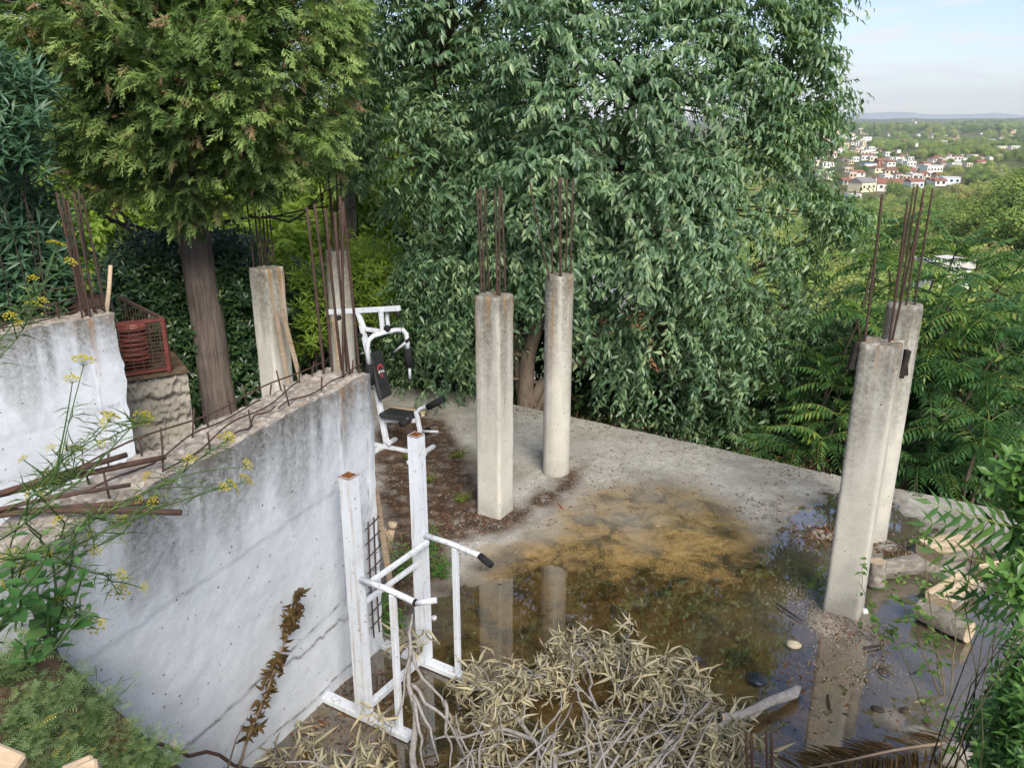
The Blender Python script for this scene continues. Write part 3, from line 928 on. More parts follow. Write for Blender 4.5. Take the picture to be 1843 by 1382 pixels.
def batch(tpl, P, D, N, S):
    TV, TF = tpl
    x, y, z = frames(D, N)
    S = np.broadcast_to(np.asarray(S, float), (len(P),))
    V = P[:, None, :] + S[:, None, None] * (TV[None, :, 0:1] * x[:, None, :] + TV[None, :, 1:2] * y[:, None, :] + TV[None, :, 2:3] * z[:, None, :])
    k = len(TV); off = (np.arange(len(P)) * k)[:, None, None]
    return V.reshape(-1, 3), [(f[None] + off).reshape(-1, f.shape[1]) for f in TF], k
def place_world(o, root):
    """parent an object modelled in world space under a root that has only location + z rotation"""
    return put(o, root)
_leafvar = {}
def foliage(root, tpl, P, D, N, S, rnd, mat, n_obj=300, part='crown', leaf='leaf', key=None, view_only=True, smooth=True):
    P = np.asarray(P, float); S = np.broadcast_to(np.asarray(S, float), (len(P),)).copy(); rnd = np.asarray(rnd, float)
    sel = np.zeros(len(P), bool)
    if n_obj:
        sx, sy, dep = proj(P)
        ok = (sx > -30) & (sx < 1873) & (sy > -30) & (sy < 1412) & (dep > .3)
        score = np.where(ok, S / np.maximum(dep, .1), -1)
        o_ = np.argsort(-score)[:n_obj]
        sel[o_[score[o_] > 0]] = True
    rest = ~sel
    if rest.sum():
        V, F, k = batch(tpl, P[rest], D[rest], N[rest], S[rest])
        me = np_mesh(part, V, F, mat, smooth, {'rnd': np.repeat(rnd[rest], k)})
        crown = mesh_obj(part, me)
        crown['kind'] = 'stuff'
    else:
        crown = mesh_obj(part, np_mesh(part, *batch(tpl, P[:1], D[:1], N[:1], S[:1])[:2], mat, smooth, {'rnd': np.zeros(len(tpl[0]))}))
    place_world(crown, root)
    if sel.any():
        key = key or (mat.name, leaf)
        if key not in _leafvar:
            _leafvar[key] = [np_mesh(leaf, tpl[0], tpl[1], mat, smooth, {'rnd': np.full(len(tpl[0]), (q + .5) / 7)}) for q in range(7)]
        x, y, z = frames(D[sel], N[sel])
        for i, (p, s_, r_) in enumerate(zip(P[sel], S[sel], rnd[sel])):
            o = bpy.data.objects.new(leaf, _leafvar[key][min(6, int(r_ * 7))])
            COL.objects.link(o)
            o.parent = crown
            o.matrix_basis = Matrix(((x[i, 0] * s_, y[i, 0] * s_, z[i, 0] * s_, p[0]), (x[i, 1] * s_, y[i, 1] * s_, z[i, 1] * s_, p[1]), (x[i, 2] * s_, y[i, 2] * s_, z[i, 2] * s_, p[2]), (0, 0, 0, 1)))
    return crown
def fill_crown(outline, Y0, bulge, n, rr=(0.45, 0.8), front=0.75, seed=1, edge=0.75):
    rng = np.random.default_rng(seed)
    o = np.array(outline, float)
    lo, hi = o.min(0), o.max(0)
    out = []
    dmax = 1.0
    tries = 0
    xs_ = rng.uniform(lo[0], hi[0], 9000); ys_ = rng.uniform(lo[1], hi[1], 9000)
    sdv = -poly_sdf(xs_, ys_, [tuple(p) for p in o])
    dmax = sdv.max()
    for x_, y_, d_ in zip(xs_, ys_, sdv):
        if len(out) >= n: break
        r = rng.uniform(*rr)
        rpx = r * FPX / Y0
        if d_ < rpx * edge: continue
        q = min(1, d_ / dmax) ** .5
        t = rng.uniform(.55, 1) if rng.random() < front else rng.uniform(-1, .55)
        Y = Y0 - bulge * q * t
        p = UY(x_, y_, Y)
        # spread them out a little
        if any((p - c).length < 0.55 * (r + r2) * .45 for c, r2 in out[-60:]): continue
        out.append((p, r))
    return out
def twig_leaves(lobes, per, nodes, leaf_len, axis, droop=0.45, grav=0.35, seed=1, outw=0.6, upw=0.35, twig_len=0.85, spread=0.55):
    """leaves in rows along drooping twigs that radiate from each lobe"""
    rng = np.random.default_rng(seed)
    C = np.array([list(c) for c, r in lobes]); Rr = np.array([r for c, r in lobes])
    n = len(C) * per
    li = np.repeat(np.arange(len(C)), per)
    c = C[li]; r = Rr[li]
    outdir = unit((c - np.asarray(axis)[None]) * np.array([1, 1, .8]))
    dv = unit(unit(rng.normal(size=(n, 3))) + outdir * outw + np.array([0, 0, upw]))
    start = c + dv * (r * rng.uniform(.25, .6, n))[:, None]
    L = r * twig_len * rng.uniform(.7, 1.2, n)
    t = (np.arange(nodes) + .6) / nodes
    pts = start[:, None, :] + dv[:, None, :] * (L[:, None] * t[None])[..., None]
    pts[..., 2] -= grav * (L[:, None] * t[None] ** 2)
    tang = dv[:, None, :] - np.array([0, 0, 1])[None, None] * (2 * grav * t)[None, :, None]
    tang = unit(tang)
    side = unit(np.cross(tang, np.array([0, 0, 1.0])[None, None] + rng.normal(scale=.15, size=(n, 1, 3))))
    sgn = np.where(np.arange(nodes) % 2 == 0, 1, -1)[None, :, None]
    D = unit(tang * .55 + side * sgn * spread + np.array([0, 0, -droop]) + rng.normal(scale=.34, size=tang.shape))
    N = unit(np.array([0, 0, .8]) + outdir[:, None, :] * .9 + rng.normal(scale=.35, size=tang.shape))
    S = leaf_len * rng.uniform(.5, 1.35, (n, nodes))
    rv = np.clip(rng.normal(.5, .24, (n, nodes)) + (rng.random((n, 1)) - .5) * .35 + (rng.random(len(C))[li][:, None] - .5) * .3, 0, .999)
    return pts.reshape(-1, 3), D.reshape(-1, 3), N.reshape(-1, 3), S.ravel(), rv.ravel()
def limb_path(a, b, sag=0.0, wob=0.12, n=9):
    a, b = Vector(a), Vector(b)
    L = (b - a).length
    pts = []
    o1 = Vector((random.uniform(-1, 1), random.uniform(-1, 1), random.uniform(-.5, .5))) * wob * L
    o2 = Vector((random.uniform(-1, 1), random.uniform(-1, 1), random.uniform(-.5, .5))) * wob * .5 * L
    for i in range(n):
        t = i / (n - 1)
        p = a.lerp(b, t) + o1 * math.sin(math.pi * t) + o2 * math.sin(2 * math.pi * t)
        p.z += sag * L * math.sin(math.pi * t)
        pts.append(p)
    return pts

MAT['hackleaf'] = leaf_mat('soft_green_leaf', [(0.0, (0.055, 0.118, 0.062)), (0.45, (0.135, 0.235, 0.12)), (0.8, (0.235, 0.345, 0.175)), (1.0, (0.36, 0.45, 0.23))], 0.34, 0.38, 0.55)
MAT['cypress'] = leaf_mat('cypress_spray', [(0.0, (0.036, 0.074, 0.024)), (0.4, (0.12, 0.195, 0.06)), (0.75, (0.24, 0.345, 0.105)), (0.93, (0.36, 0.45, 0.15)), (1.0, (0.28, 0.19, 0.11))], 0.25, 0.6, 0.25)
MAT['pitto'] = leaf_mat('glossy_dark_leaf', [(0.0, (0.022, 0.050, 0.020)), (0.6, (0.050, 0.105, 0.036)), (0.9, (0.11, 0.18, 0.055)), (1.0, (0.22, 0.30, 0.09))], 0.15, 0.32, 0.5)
MAT['lime'] = leaf_mat('bright_lime_leaf', [(0.0, (0.10, 0.18, 0.025)), (0.5, (0.25, 0.36, 0.05)), (1.0, (0.42, 0.50, 0.09))], 0.5, 0.5, 0.3)
MAT['ailan'] = leaf_mat('pinnate_leaf', [(0.0, (0.042, 0.115, 0.040)), (0.5, (0.085, 0.19, 0.058)), (0.85, (0.17, 0.28, 0.065)), (1.0, (0.31, 0.35, 0.085))], 0.35, 0.4, 0.4)
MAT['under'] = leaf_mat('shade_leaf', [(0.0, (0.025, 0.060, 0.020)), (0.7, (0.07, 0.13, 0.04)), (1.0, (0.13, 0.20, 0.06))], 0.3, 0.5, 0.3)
MAT['olean'] = leaf_mat('oleander_leaf', [(0.0, (0.035, 0.090, 0.050)), (0.7, (0.08, 0.165, 0.085)), (1.0, (0.17, 0.25, 0.12))], 0.2, 0.4, 0.4)
MAT['bark_c'] = bark_mat('cypress_bark', (0.085, 0.066, 0.055), (0.21, 0.17, 0.145), (18, 18, 1.3), 1.0)
MAT['bark_h'] = bark_mat('smooth_grey_bark', (0.10, 0.075, 0.055), (0.20, 0.155, 0.115), (9, 9, 3), 0.4)
MAT['bark_d'] = bark_mat('dark_bark', (0.030, 0.024, 0.020), (0.075, 0.058, 0.045), (9, 9, 3), 0.4)
MAT['stem'] = bark_mat('green_brown_stem', (0.09, 0.075, 0.04), (0.17, 0.14, 0.08), (9, 9, 3), 0.3)

# ------------------------------------------------------------------ the cypress on the left
def spray_tpl():
    V = []; F = []
    def dia(a, b, w, z=0.0):
        a = np.array(a); b = np.array(b)
        m = a * .5 + b * .5; d = b - a; n = np.array([-d[1], d[0], 0]); n = n / (np.linalg.norm(n) + 1e-9) * w
        k = len(V)
        V.extend([a, m + n + [0, 0, z], b, m - n + [0, 0, z]]); F.append([k, k + 1, k + 2, k + 3])
    dia((0, 0, 0), (.55, 0, .02), .012); dia((.45, 0, .02), (1, 0, -.12), .02)
    for i, t in enumerate(np.linspace(.10, .88, 7)):
        for sg in (-1, 1):
            L = (1.08 - t) * .36 * (1 + .3 * math.sin(i * 7 + sg))
            a = np.array([t, 0, .02 - .12 * t * t]); dr = unit(np.array([math.cos(.6), sg * math.sin(.6), -.25 + .3 * math.sin(i * 3 + sg)]))
            dia(a, a + dr * L, .027, .01)
            for f, an in ((.45, .9 if i % 2 else .05),):
                a2 = a + dr * L * f
                dia(a2, a2 + np.array([math.cos(an), sg * math.sin(an), -.12]) * L * .55, .024, .008)
    return np.array(V, float), [np.array(F)]
SPRAY = spray_tpl()
def spray_crown(lobes, per, size, axis, seed):
    rng = np.random.default_rng(seed)
    C = np.array([list(c) for c, r in lobes]); Rr = np.array([r for c, r in lobes])
    n = len(C) * per; li = np.repeat(np.arange(len(C)), per)
    outdir = unit((C[li] - np.asarray(axis)[None]) * np.array([1, 1, .35]))
    # every lobe is a bough: elongated outward, sprays hang off it
    along = rng.uniform(-.4, 1.1, n)
    off = unit(rng.normal(size=(n, 3))) * (rng.random(n) ** .5)[:, None] * np.array([1, 1, .75])
    bough = unit(outdir + np.array([0, 0, .25]))
    P = C[li] + bough * (Rr[li] * along)[:, None] + off * (Rr[li] * (0.75 - .42 * np.clip(along, 0, 1)))[:, None]
    P[:, 2] -= .25 * Rr[li] * np.clip(along, 0, 1) ** 2
    D = unit(outdir * .75 + off * .5 + np.array([0, 0, -.38]) + rng.normal(scale=.35, size=(n, 3)))
    N = unit(np.array([0, 0, .9]) + rng.normal(scale=.55, size=(n, 3)))
    S = size * rng.uniform(.6, 1.25, n)
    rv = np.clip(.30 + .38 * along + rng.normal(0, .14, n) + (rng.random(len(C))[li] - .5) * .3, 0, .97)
    br = rng.random(n) < .045
    rv[br] = .999
    return P, D, N, S, rv
base = UY(396, 742, 10.6)
cyp = thing('cypress_tree', 'large cypress tree with a bare brown trunk and feathery yellow-green boughs', 'tree', (base.x, base.y, terr(base.x, base.y)))
pts = [UY(404, 800, 10.62), UY(396, 735, 10.6), UY(382, 640, 10.6), UY(368, 540, 10.6), UY(351, 440, 10.58), UY(335, 370, 10.55)]
top = pts[-1]
pts += [top + Vector((-.08, .05, 1.0)), top + Vector((-.12, .1, 2.2)), top + Vector((-.1, .1, 3.2)), top + Vector((0, .1, 4.0))]
mb = MB(); mb.tube(pts, [.25, .235, .22, .21, .20, .20, .17, .13, .08, .03], 28, jit=0.05)
cyp_out = [(-100, -170), (-120, 60), (10, 190), (70, 260), (120, 330), (210, 360), (290, 415), (330, 405), (380, 412), (440, 385), (520, 375), (575, 330), (605, 270), (612, 190), (635, 110), (630, 30), (600, -30), (560, -170)]
lob = fill_crown(cyp_out, 10.4, 2.1, 440, (.28, .48), .72, 11, .4)
axis = np.array([top.x, top.y + .1, 3.5])
for (c, r) in lob[::2]:
    zt = max(top.z - .2, min(c.z - .1, top.z + 3.6))
    a = Vector((top.x, top.y + .05, zt))
    mb.tube(limb_path(a, c, -.05, .06, 6), [.035, .032, .026, .02, .015, .008], 5)
place_world(mb.build('trunk', MAT['bark_c'], None, True), cyp)
foliage(cyp, SPRAY, *spray_crown(lob, 34, .285, axis, 5), MAT['cypress'], 0, 'crown', smooth=False)
# a second, slimmer and darker one seen in the gap behind
base = UY(628, 600, 17)
cy2 = thing('cypress_tree', 'slim dark cypress in the gap between the big cypress and the leafy tree', 'tree', (base.x, base.y, terr(base.x, base.y)))
o2 = [(596, 330), (600, 120), (618, 20), (640, -60), (658, 20), (668, 140), (665, 300), (640, 340)]
lob = fill_crown(o2, 17, .7, 70, (.28, .45), .7, 21, .3)
mb = MB(); mb.tube([(base.x, base.y, terr(base.x, base.y)), UY(628, 300, 17), UY(634, 0, 17)], [.16, .12, .03], 10)
place_world(mb.build('trunk', MAT['bark_c'], None, True), cy2)
foliage(cy2, SPRAY, *spray_crown(lob, 24, .34, np.array([base.x, base.y, 4.0]), 6), MAT['cypress'], 0, 'crown', smooth=False)

# ------------------------------------------------------------------ the big leafy tree in the middle
OV = leaf_tpl(.40, .16, .22)
OVL = leaf_tpl_low(.44, .16, .2)
base = UY(950, 742, 12.0)
hb = thing('hackberry_tree', 'broad leafy tree with drooping grey-green leaves filling the middle', 'tree', (base.x, base.y, -1.2))
hb_out = [(660, -230), (640, 40), (655, 150), (640, 230), (615, 290), (660, 350), (700, 400), (735, 470), (712, 540), (735, 600), (705, 650), (745, 735), (840, 745), (905, 690),
          (960, 600), (1040, 620), (1085, 690), (1150, 770), (1240, 800), (1330, 830), (1400, 815), (1450, 720), (1490, 640), (1530, 560), (1560, 470), (1585, 395), (1530, 340), (1480, 330), (1470, 270), (1525, 235),
          (1535, 170), (1490, 130), (1490, 80), (1540, 20), (1500, -120), (1380, -230), (1050, -300)]
lob = fill_crown(hb_out, 12.6, 2.6, 560, (.32, .60), .68, 3, .5)
cx = UY(1070, 380, 12.8)
P, D, N, S, rv = twig_leaves(lob, 21, 11, .115, (cx.x, cx.y, 2.6), .5, .42, 31, .9, .25, .95, .6)
mb = MB()
stems = [[UY(948, 770, 12.0), UY(944, 735, 12.0), UY(950, 640, 12.0), UY(975, 560, 12.05), UY(995, 440, 12.1), UY(998, 340, 12.2), UY(1030, 180, 12.5), UY(1060, -60, 12.7)],
         [UY(950, 770, 12.0), UY(952, 738, 12.0), UY(975, 690, 12.0), UY(1060, 640, 12.1), UY(1180, 600, 12.3), UY(1290, 520, 12.4)],
         [UY(955, 770, 12.0), UY(960, 740, 12.05), UY(985, 700, 12.1), UY(1085, 420, 12.4), UY(1110, 300, 12.3), UY(1140, 180, 12.2), UY(1180, 30, 12.5)],
         [UY(946, 770, 12.0), UY(938, 700, 12.1), UY(930, 600, 12.3), UY(860, 450, 12.5), UY(800, 300, 12.6), UY(780, 120, 12.6)],
         [UY(955, 770, 12.1), UY(975, 720, 12.2), UY(1010, 640, 12.4), UY(1250, 380, 12.6), UY(1400, 240, 12.6)]]
rads = [[.16, .13, .115, .10, .085, .07, .05, .02], [.11, .095, .085, .065, .05, .02], [.11, .10, .085, .07, .055, .04, .02], [.10, .09, .075, .06, .045, .02], [.10, .09, .07, .05, .02]]
for st, rd in zip(stems, rads):
    mb.tube(st, rd, 12, jit=.03)
allp = [p for st in stems for p in st[2:]]
for (c, r) in lob:
    a = min(allp, key=lambda p: (p - c).length + max(0, p.z - c.z) * .5)
    mb.tube(limb_path(a, c, .02, .08, 6), [.026, .022, .018, .014, .010, .005], 5)
place_world(mb.build('trunk', MAT['bark_h'], None, True), hb)
foliage(hb, leaf_tpl_low(.40, .16, .24, .40), P, D, N, S, rv, MAT['hackleaf'], 300, 'crown', 'leaf')

# ------------------------------------------------------------------ generic bushy plants
ROSE_N = 9
def rosettes(lobes, per, leaf_len, seed, n=9, spread=1.0):
    rng = np.random.default_rng(seed)
    C = np.array([list(c) for c, r in lobes]); Rr = np.array([r for c, r in lobes])
    m = len(C) * per; li = np.repeat(np.arange(len(C)), per)
    dv = unit(rng.normal(size=(m, 3)) + np.array([0, -.55, .45]))
    tip = C[li] + dv * (Rr[li] * rng.uniform(.55, 1.05, m))[:, None]
    ax = unit(dv * .6 + np.array([0, -.1, .8]) + rng.normal(scale=.25, size=(m, 3)))
    e1 = unit(np.cross(ax, rng.normal(size=(m, 3)))); e2 = np.cross(ax, e1)
    k = np.arange(n); a = k * 2.399 + rng.uniform(0, 6.28, (m, 1))
    el = (.25 + .55 * (k / n))[None] * spread
    rad = e1[:, None] * np.cos(a)[..., None] + e2[:, None] * np.sin(a)[..., None]
    D = unit(rad + ax[:, None] * el[..., None] + rng.normal(scale=.12, size=(m, n, 3)))
    N = unit(ax[:, None] * 1.0 - rad * .25)
    P = tip[:, None] + ax[:, None] * (k * .012 * leaf_len / .09)[None, :, None]
    S = leaf_len * rng.uniform(.7, 1.15, (m, n)) * (1 - .35 * k / n)[None]
    rv = np.clip(rng.normal(.38, .14, (m, n)) + .4 * (k / n)[None] * (rng.random((m, 1)) < .35), 0, .999)
    return P.reshape(-1, 3), D.reshape(-1, 3), np.broadcast_to(N, D.shape).reshape(-1, 3), S.ravel(), rv.ravel()
def bush(name, label, outline, Y0, bulge, nl, rr, per, kind, mat, leaf_len, seed, cat='shrub', n_obj=300, tpl=None, nodes=7, group=None, bark='bark_d', droop=.3, stems=True, ground=None, ncar=9, thick=1.0):
    o = np.array(outline, float)
    cxp, byp = o[:, 0].mean(), o[:, 1].max()
    b = UY(cxp, byp, Y0)
    gz = ground if ground is not None else float(terr(b.x, b.y))
    root = thing(name, label, cat, (b.x, b.y, gz), 0, group)
    lob = fill_crown(outline, Y0, bulge, nl, rr, .75, seed, .45)
    if not lob: return root
    if kind == 'rosette':
        args = rosettes(lob, per, leaf_len, seed, ncar)
    else:
        cc = np.mean([list(c) for c, r in lob], 0)
        args = twig_leaves(lob, per, nodes, leaf_len, cc, droop, .25, seed, .5, .3, .95, .7)
    if stems:
        mb = MB()
        for (c, r) in lob[::2]:
            mb.tube(limb_path((b.x + random.uniform(-.15, .15), b.y + random.uniform(0, .2), gz), c, .03, .08, 6), [thick * q for q in (.03, .026, .02, .016, .012, .006)], 5)
        place_world(mb.build('stem', MAT[bark], None, True), root)
    foliage(root, tpl or OVL, *args, mat, n_obj, 'foliage', 'leaf')
    return root
OBO = leaf_tpl_low(.36, .10, .12, .62)      # obovate
LAN = leaf_tpl_low(.17, .10, .10, .45)      # lanceolate
G1 = 'dark glossy hedge bushes behind the walls'
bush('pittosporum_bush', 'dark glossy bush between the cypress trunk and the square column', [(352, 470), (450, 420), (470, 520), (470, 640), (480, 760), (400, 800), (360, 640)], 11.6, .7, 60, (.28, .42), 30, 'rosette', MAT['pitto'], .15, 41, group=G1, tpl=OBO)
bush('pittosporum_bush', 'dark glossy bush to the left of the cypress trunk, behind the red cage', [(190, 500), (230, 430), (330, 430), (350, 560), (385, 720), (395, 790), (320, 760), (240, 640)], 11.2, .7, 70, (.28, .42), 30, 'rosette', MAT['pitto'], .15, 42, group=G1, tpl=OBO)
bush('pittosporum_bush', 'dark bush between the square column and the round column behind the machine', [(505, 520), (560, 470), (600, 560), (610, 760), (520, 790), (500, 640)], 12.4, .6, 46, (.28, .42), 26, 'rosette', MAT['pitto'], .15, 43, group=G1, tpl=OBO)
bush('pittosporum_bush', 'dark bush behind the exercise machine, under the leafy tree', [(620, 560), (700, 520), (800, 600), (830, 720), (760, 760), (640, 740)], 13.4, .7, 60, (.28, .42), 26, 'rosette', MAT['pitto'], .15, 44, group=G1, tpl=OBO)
bush('leafy_shrub', 'pale green leafy shrub just right of the square column behind the wall', [(508, 480), (560, 470), (590, 520), (590, 600), (575, 660), (545, 640), (520, 560)], 11.3, .35, 12, (.15, .24), 12, 'rosette', MAT['lime'], .17, 45, n_obj=250, tpl=LAN, ncar=7)
bush('leafy_shrub', 'yellow-green shrub with narrow leaves behind the machine, left of the leafy tree', [(620, 480), (680, 440), (740, 500), (760, 560), (720, 600), (640, 590)], 13.0, .6, 40, (.22, .36), 22, 'rosette', MAT['lime'], .16, 46, tpl=LAN, ncar=8)
bush('oleander_bush', 'oleander with long narrow blue-green leaves at the left edge', [(-80, 350), (40, 330), (100, 380), (120, 470), (130, 545), (20, 600), (-80, 620)], 8.4, .6, 46, (.2, .34), 24, 'rosette', MAT['olean'], .23, 47, tpl=LAN, ncar=9, ground=-.4, thick=.4)
bush('oleander_bush', 'oleander branch tips with dry grey twigs at the left edge, before the cypress', [(-60, 130), (20, 120), (85, 180), (95, 260), (60, 330), (-60, 340)], 7.6, .35, 22, (.16, .26), 14, 'rosette', MAT['olean'], .19, 48, tpl=LAN, ncar=9, ground=-.4, thick=.4)
G2 = 'sunlit background trees'
def bgtree(label, outline, Y, seed, mat='lime', nl=90, ll=.2, per=16, lobr=(.45, .8), bulge=1.5):
    o = np.array(outline, float)
    b = UY(o[:, 0].mean(), o[:, 1].max(), Y)
    gz = float(terr(b.x, b.y))
    root = thing('background_tree', label, 'tree', (b.x, b.y, gz), 0, G2)
    lob = fill_crown(outline, Y, bulge, nl, lobr, .6, seed, .35)
    mb = MB()
    topc = max((c for c, r in lob), key=lambda c: c.z)
    tr = limb_path((b.x, b.y, gz), topc, 0, .04, 10)
    mb.tube(tr, list(np.linspace(.16, .03, 10)), 8)
    for (c, r) in lob[::2]:
        a = min(tr, key=lambda p: (p - c).length + max(0, p.z - c.z))
        mb.tube(limb_path(a, c, .02, .1, 6), [.035, .03, .024, .018, .012, .006], 5)
    place_world(mb.build('trunk', MAT['bark_d'], None, True), root)
    cc = np.mean([list(c) for c, r in lob], 0)
    foliage(root, LAN if ll > .3 else OVL, *twig_leaves(lob, per, 8, ll, cc, .3, .3, seed, .4, .3, 1.0, .7), MAT[mat], 0, 'crown')
    return root
bgtree('bright green tree under the left side of the cypress, behind dark bare branches', [(30, 330), (130, 300), (330, 370), (470, 380), (470, 470), (330, 480), (130, 520), (40, 480)], 19, 51, nl=110)
bgtree('bright yellow-green tree in the gap between the cypress and the leafy tree', [(560, 300), (600, 190), (650, 180), (700, 260), (740, 350), (700, 400), (560, 400)], 20, 52, nl=80)
bgtree('bright green tree top showing at the far upper left corner', [(-60, 60), (10, 90), (60, 190), (60, 290), (-60, 320)], 20, 53, nl=40)
bgtree('tall bright green tree far behind the cypress and the columns', [(-40, 250), (60, 120), (250, 60), (480, 60), (600, 150), (640, 330), (560, 420), (250, 420), (20, 400)], 27, 55, nl=190, ll=.24, lobr=(.7, 1.2), bulge=2.5)
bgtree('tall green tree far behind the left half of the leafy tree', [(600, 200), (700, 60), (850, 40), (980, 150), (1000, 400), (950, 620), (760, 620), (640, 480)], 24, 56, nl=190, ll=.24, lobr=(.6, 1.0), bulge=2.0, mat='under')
bgtree('lime green tree behind the columns at the left, in front of the pale house', [(430, 420), (520, 395), (600, 410), (680, 470), (720, 540), (560, 560), (440, 520)], 17, 54, nl=70)
# bare dark-limbed tree under the cypress
b = UY(275, 520, 13.5)
bt = thing('bare_tree', 'dark leafless tree with spreading twiggy branches behind the red cage', 'tree', (b.x, b.y, float(terr(b.x, b.y))))
mb = MB()
trunk = [Vector((b.x, b.y, float(terr(b.x, b.y)))), UY(272, 500, 13.5), UY(275, 420, 13.5)]
mb.tube(trunk, [.12, .10, .08], 9)
def branch(a, dirv, L, r, depth):
    pts = limb_path(a, Vector(a) + Vector(dirv) * L, .05, .10, 7)
    mb.tube(pts, list(np.linspace(r, r * .35, 7)), 6 if depth > 1 else 4)
    if depth <= 0: return
    for k in range(4):
        t = random.choice(pts[2:])
        dv = (Vector(dirv) + Vector((random.uniform(-.8, .8), random.uniform(-.5, .5), random.uniform(-.4, .8)))).normalized()
        branch(t, dv, L * random.uniform(.35, .6), r * .45, depth - 1)
for (x_, y_) in ((160, 372), (130, 460), (430, 410), (330, 380), (200, 400), (385, 470), (520, 400)):
    t = UY(x_, y_, 13.3 + random.uniform(-.4, .4)); a = trunk[1].lerp(trunk[2], random.uniform(.2, 1))
    branch(a, (t - a).normalized(), (t - a).length, .045, 2)
place_world(mb.build('trunk', MAT['bark_d'], None, True), bt)
# ================================================================== tree-of-heaven thicket beyond the slab edge
def frond_mesh(seed, pairs=11, L=0.72):
    rng = np.random.default_rng(seed)
    V = []; F3 = []; F4 = []
    arch = rng.uniform(.35, .6)
    def rach(t): return np.array([t * L * (1 - .12 * t), .05 * math.sin(t * 3 + seed) * t * L, (.30 * t - arch * t * t) * L])
    P_, D_, N_, S_, r_ = [], [], [], [], []
    for i in range(pairs):
        t = .14 + .82 * i / (pairs - 1)
        tg = unit(rach(t + .02) - rach(t))
        for sg in (-1, 1):
            sd_ = unit(np.cross([0, 0, 1], tg)) * sg
            P_.append(rach(t)); D_.append(unit(sd_ * 1.0 + tg * .38 + np.array([0, 0, -.22 - .2 * rng.random()]) + rng.normal(scale=.06, size=3)))
            N_.append(unit(np.array([0, 0, 1]) + .2 * sd_)); S_.append(L * (.245 - .10 * t) * rng.uniform(.85, 1.1)); r_.append(rng.uniform(.1, .75))
    P_.append(rach(1.0)); D_.append(unit(rach(1.0) - rach(.95))); N_.append([0, 0, 1.]); S_.append(L * .13); r_.append(.6)
    V, F, k = batch(leaf_tpl_low(.30, .14, .16, .36), np.array(P_), np.array(D_), np.array(N_), np.array(S_))
    rv = np.repeat(r_, k)
    mb = MB(); mb.tube([rach(t) for t in np.linspace(0, 1, 7)], list(np.linspace(.007, .002, 7)), 4, False)
    b = len(V)
    V = np.concatenate([V, np.array([list(p) for p in mb.v])]); F = F + [np.array(mb.f) + b]
    rv = np.concatenate([rv, np.full(len(mb.v), .95)])
    return V, F, rv
FRONDS = []
for sh in (-.18, 0.0, .24):
    for k in range(4):
        V, F, rv = frond_mesh(70 + k)
        FRONDS.append(np_mesh('frond', V, F, MAT['ailan'], True, {'rnd': np.clip(rv + sh, 0, .99)}))
def orient(dirv, upv, s_, p):
    x = Vector(dirv).normalized(); y = Vector(upv).cross(x)
    y = y.normalized() if y.length > 1e-4 else x.orthogonal().normalized()
    z = x.cross(y)
    return Matrix(((x.x * s_, y.x * s_, z.x * s_, p[0]), (x.y * s_, y.y * s_, z.y * s_, p[1]), (x.z * s_, y.z * s_, z.z * s_, p[2]), (0, 0, 0, 1)))
def ailanthus(label, tips, Y, nf=12, scale=1.0, tone=1):
    pts = [UY(x_, y_, Y + dy_) for (x_, y_, dy_) in tips]
    bx = sum(p.x for p in pts) / len(pts); by = max(p.y for p in pts) + .2
    gz = float(terr(bx, by))
    root = thing('ailanthus_tree', label, 'tree', (bx, by, gz), 0, 'young pinnate-leaved trees beyond the slab edge')
    mb = MB()
    inv = Matrix.Translation((-bx, -by, -gz))
    for p in pts:
        q = p + Vector((0, 0, -.05))
        mb.tube(limb_path((random.uniform(-.12, .12), random.uniform(-.1, .1), 0), inv @ q, .03, .07, 8), list(np.linspace(.035, .012, 8)), 6)
    mb.build('trunk', MAT['bark_h'], root, True)
    for p in pts:
        for k in range(nf):
            a = k * 2.399 + random.uniform(-.3, .3)
            el = random.uniform(-.25, .75) * (1 - .3 * (k % 2))
            d = Vector((math.cos(a), math.sin(a), el))
            if random.random() < .35: d += Vector((-.2, -.9, .1))
            o = bpy.data.objects.new('frond', FRONDS[min(11, max(0, random.choice((tone, tone, tone, 0, 2))) * 4 + random.randrange(4))])
            link(o, root)
            q = inv @ (p + Vector((0, 0, -.10 * (k // 5) * random.random())))
            o.matrix_basis = orient(d, (0, 0, 1), scale * random.uniform(.75, 1.2), q)
    return root
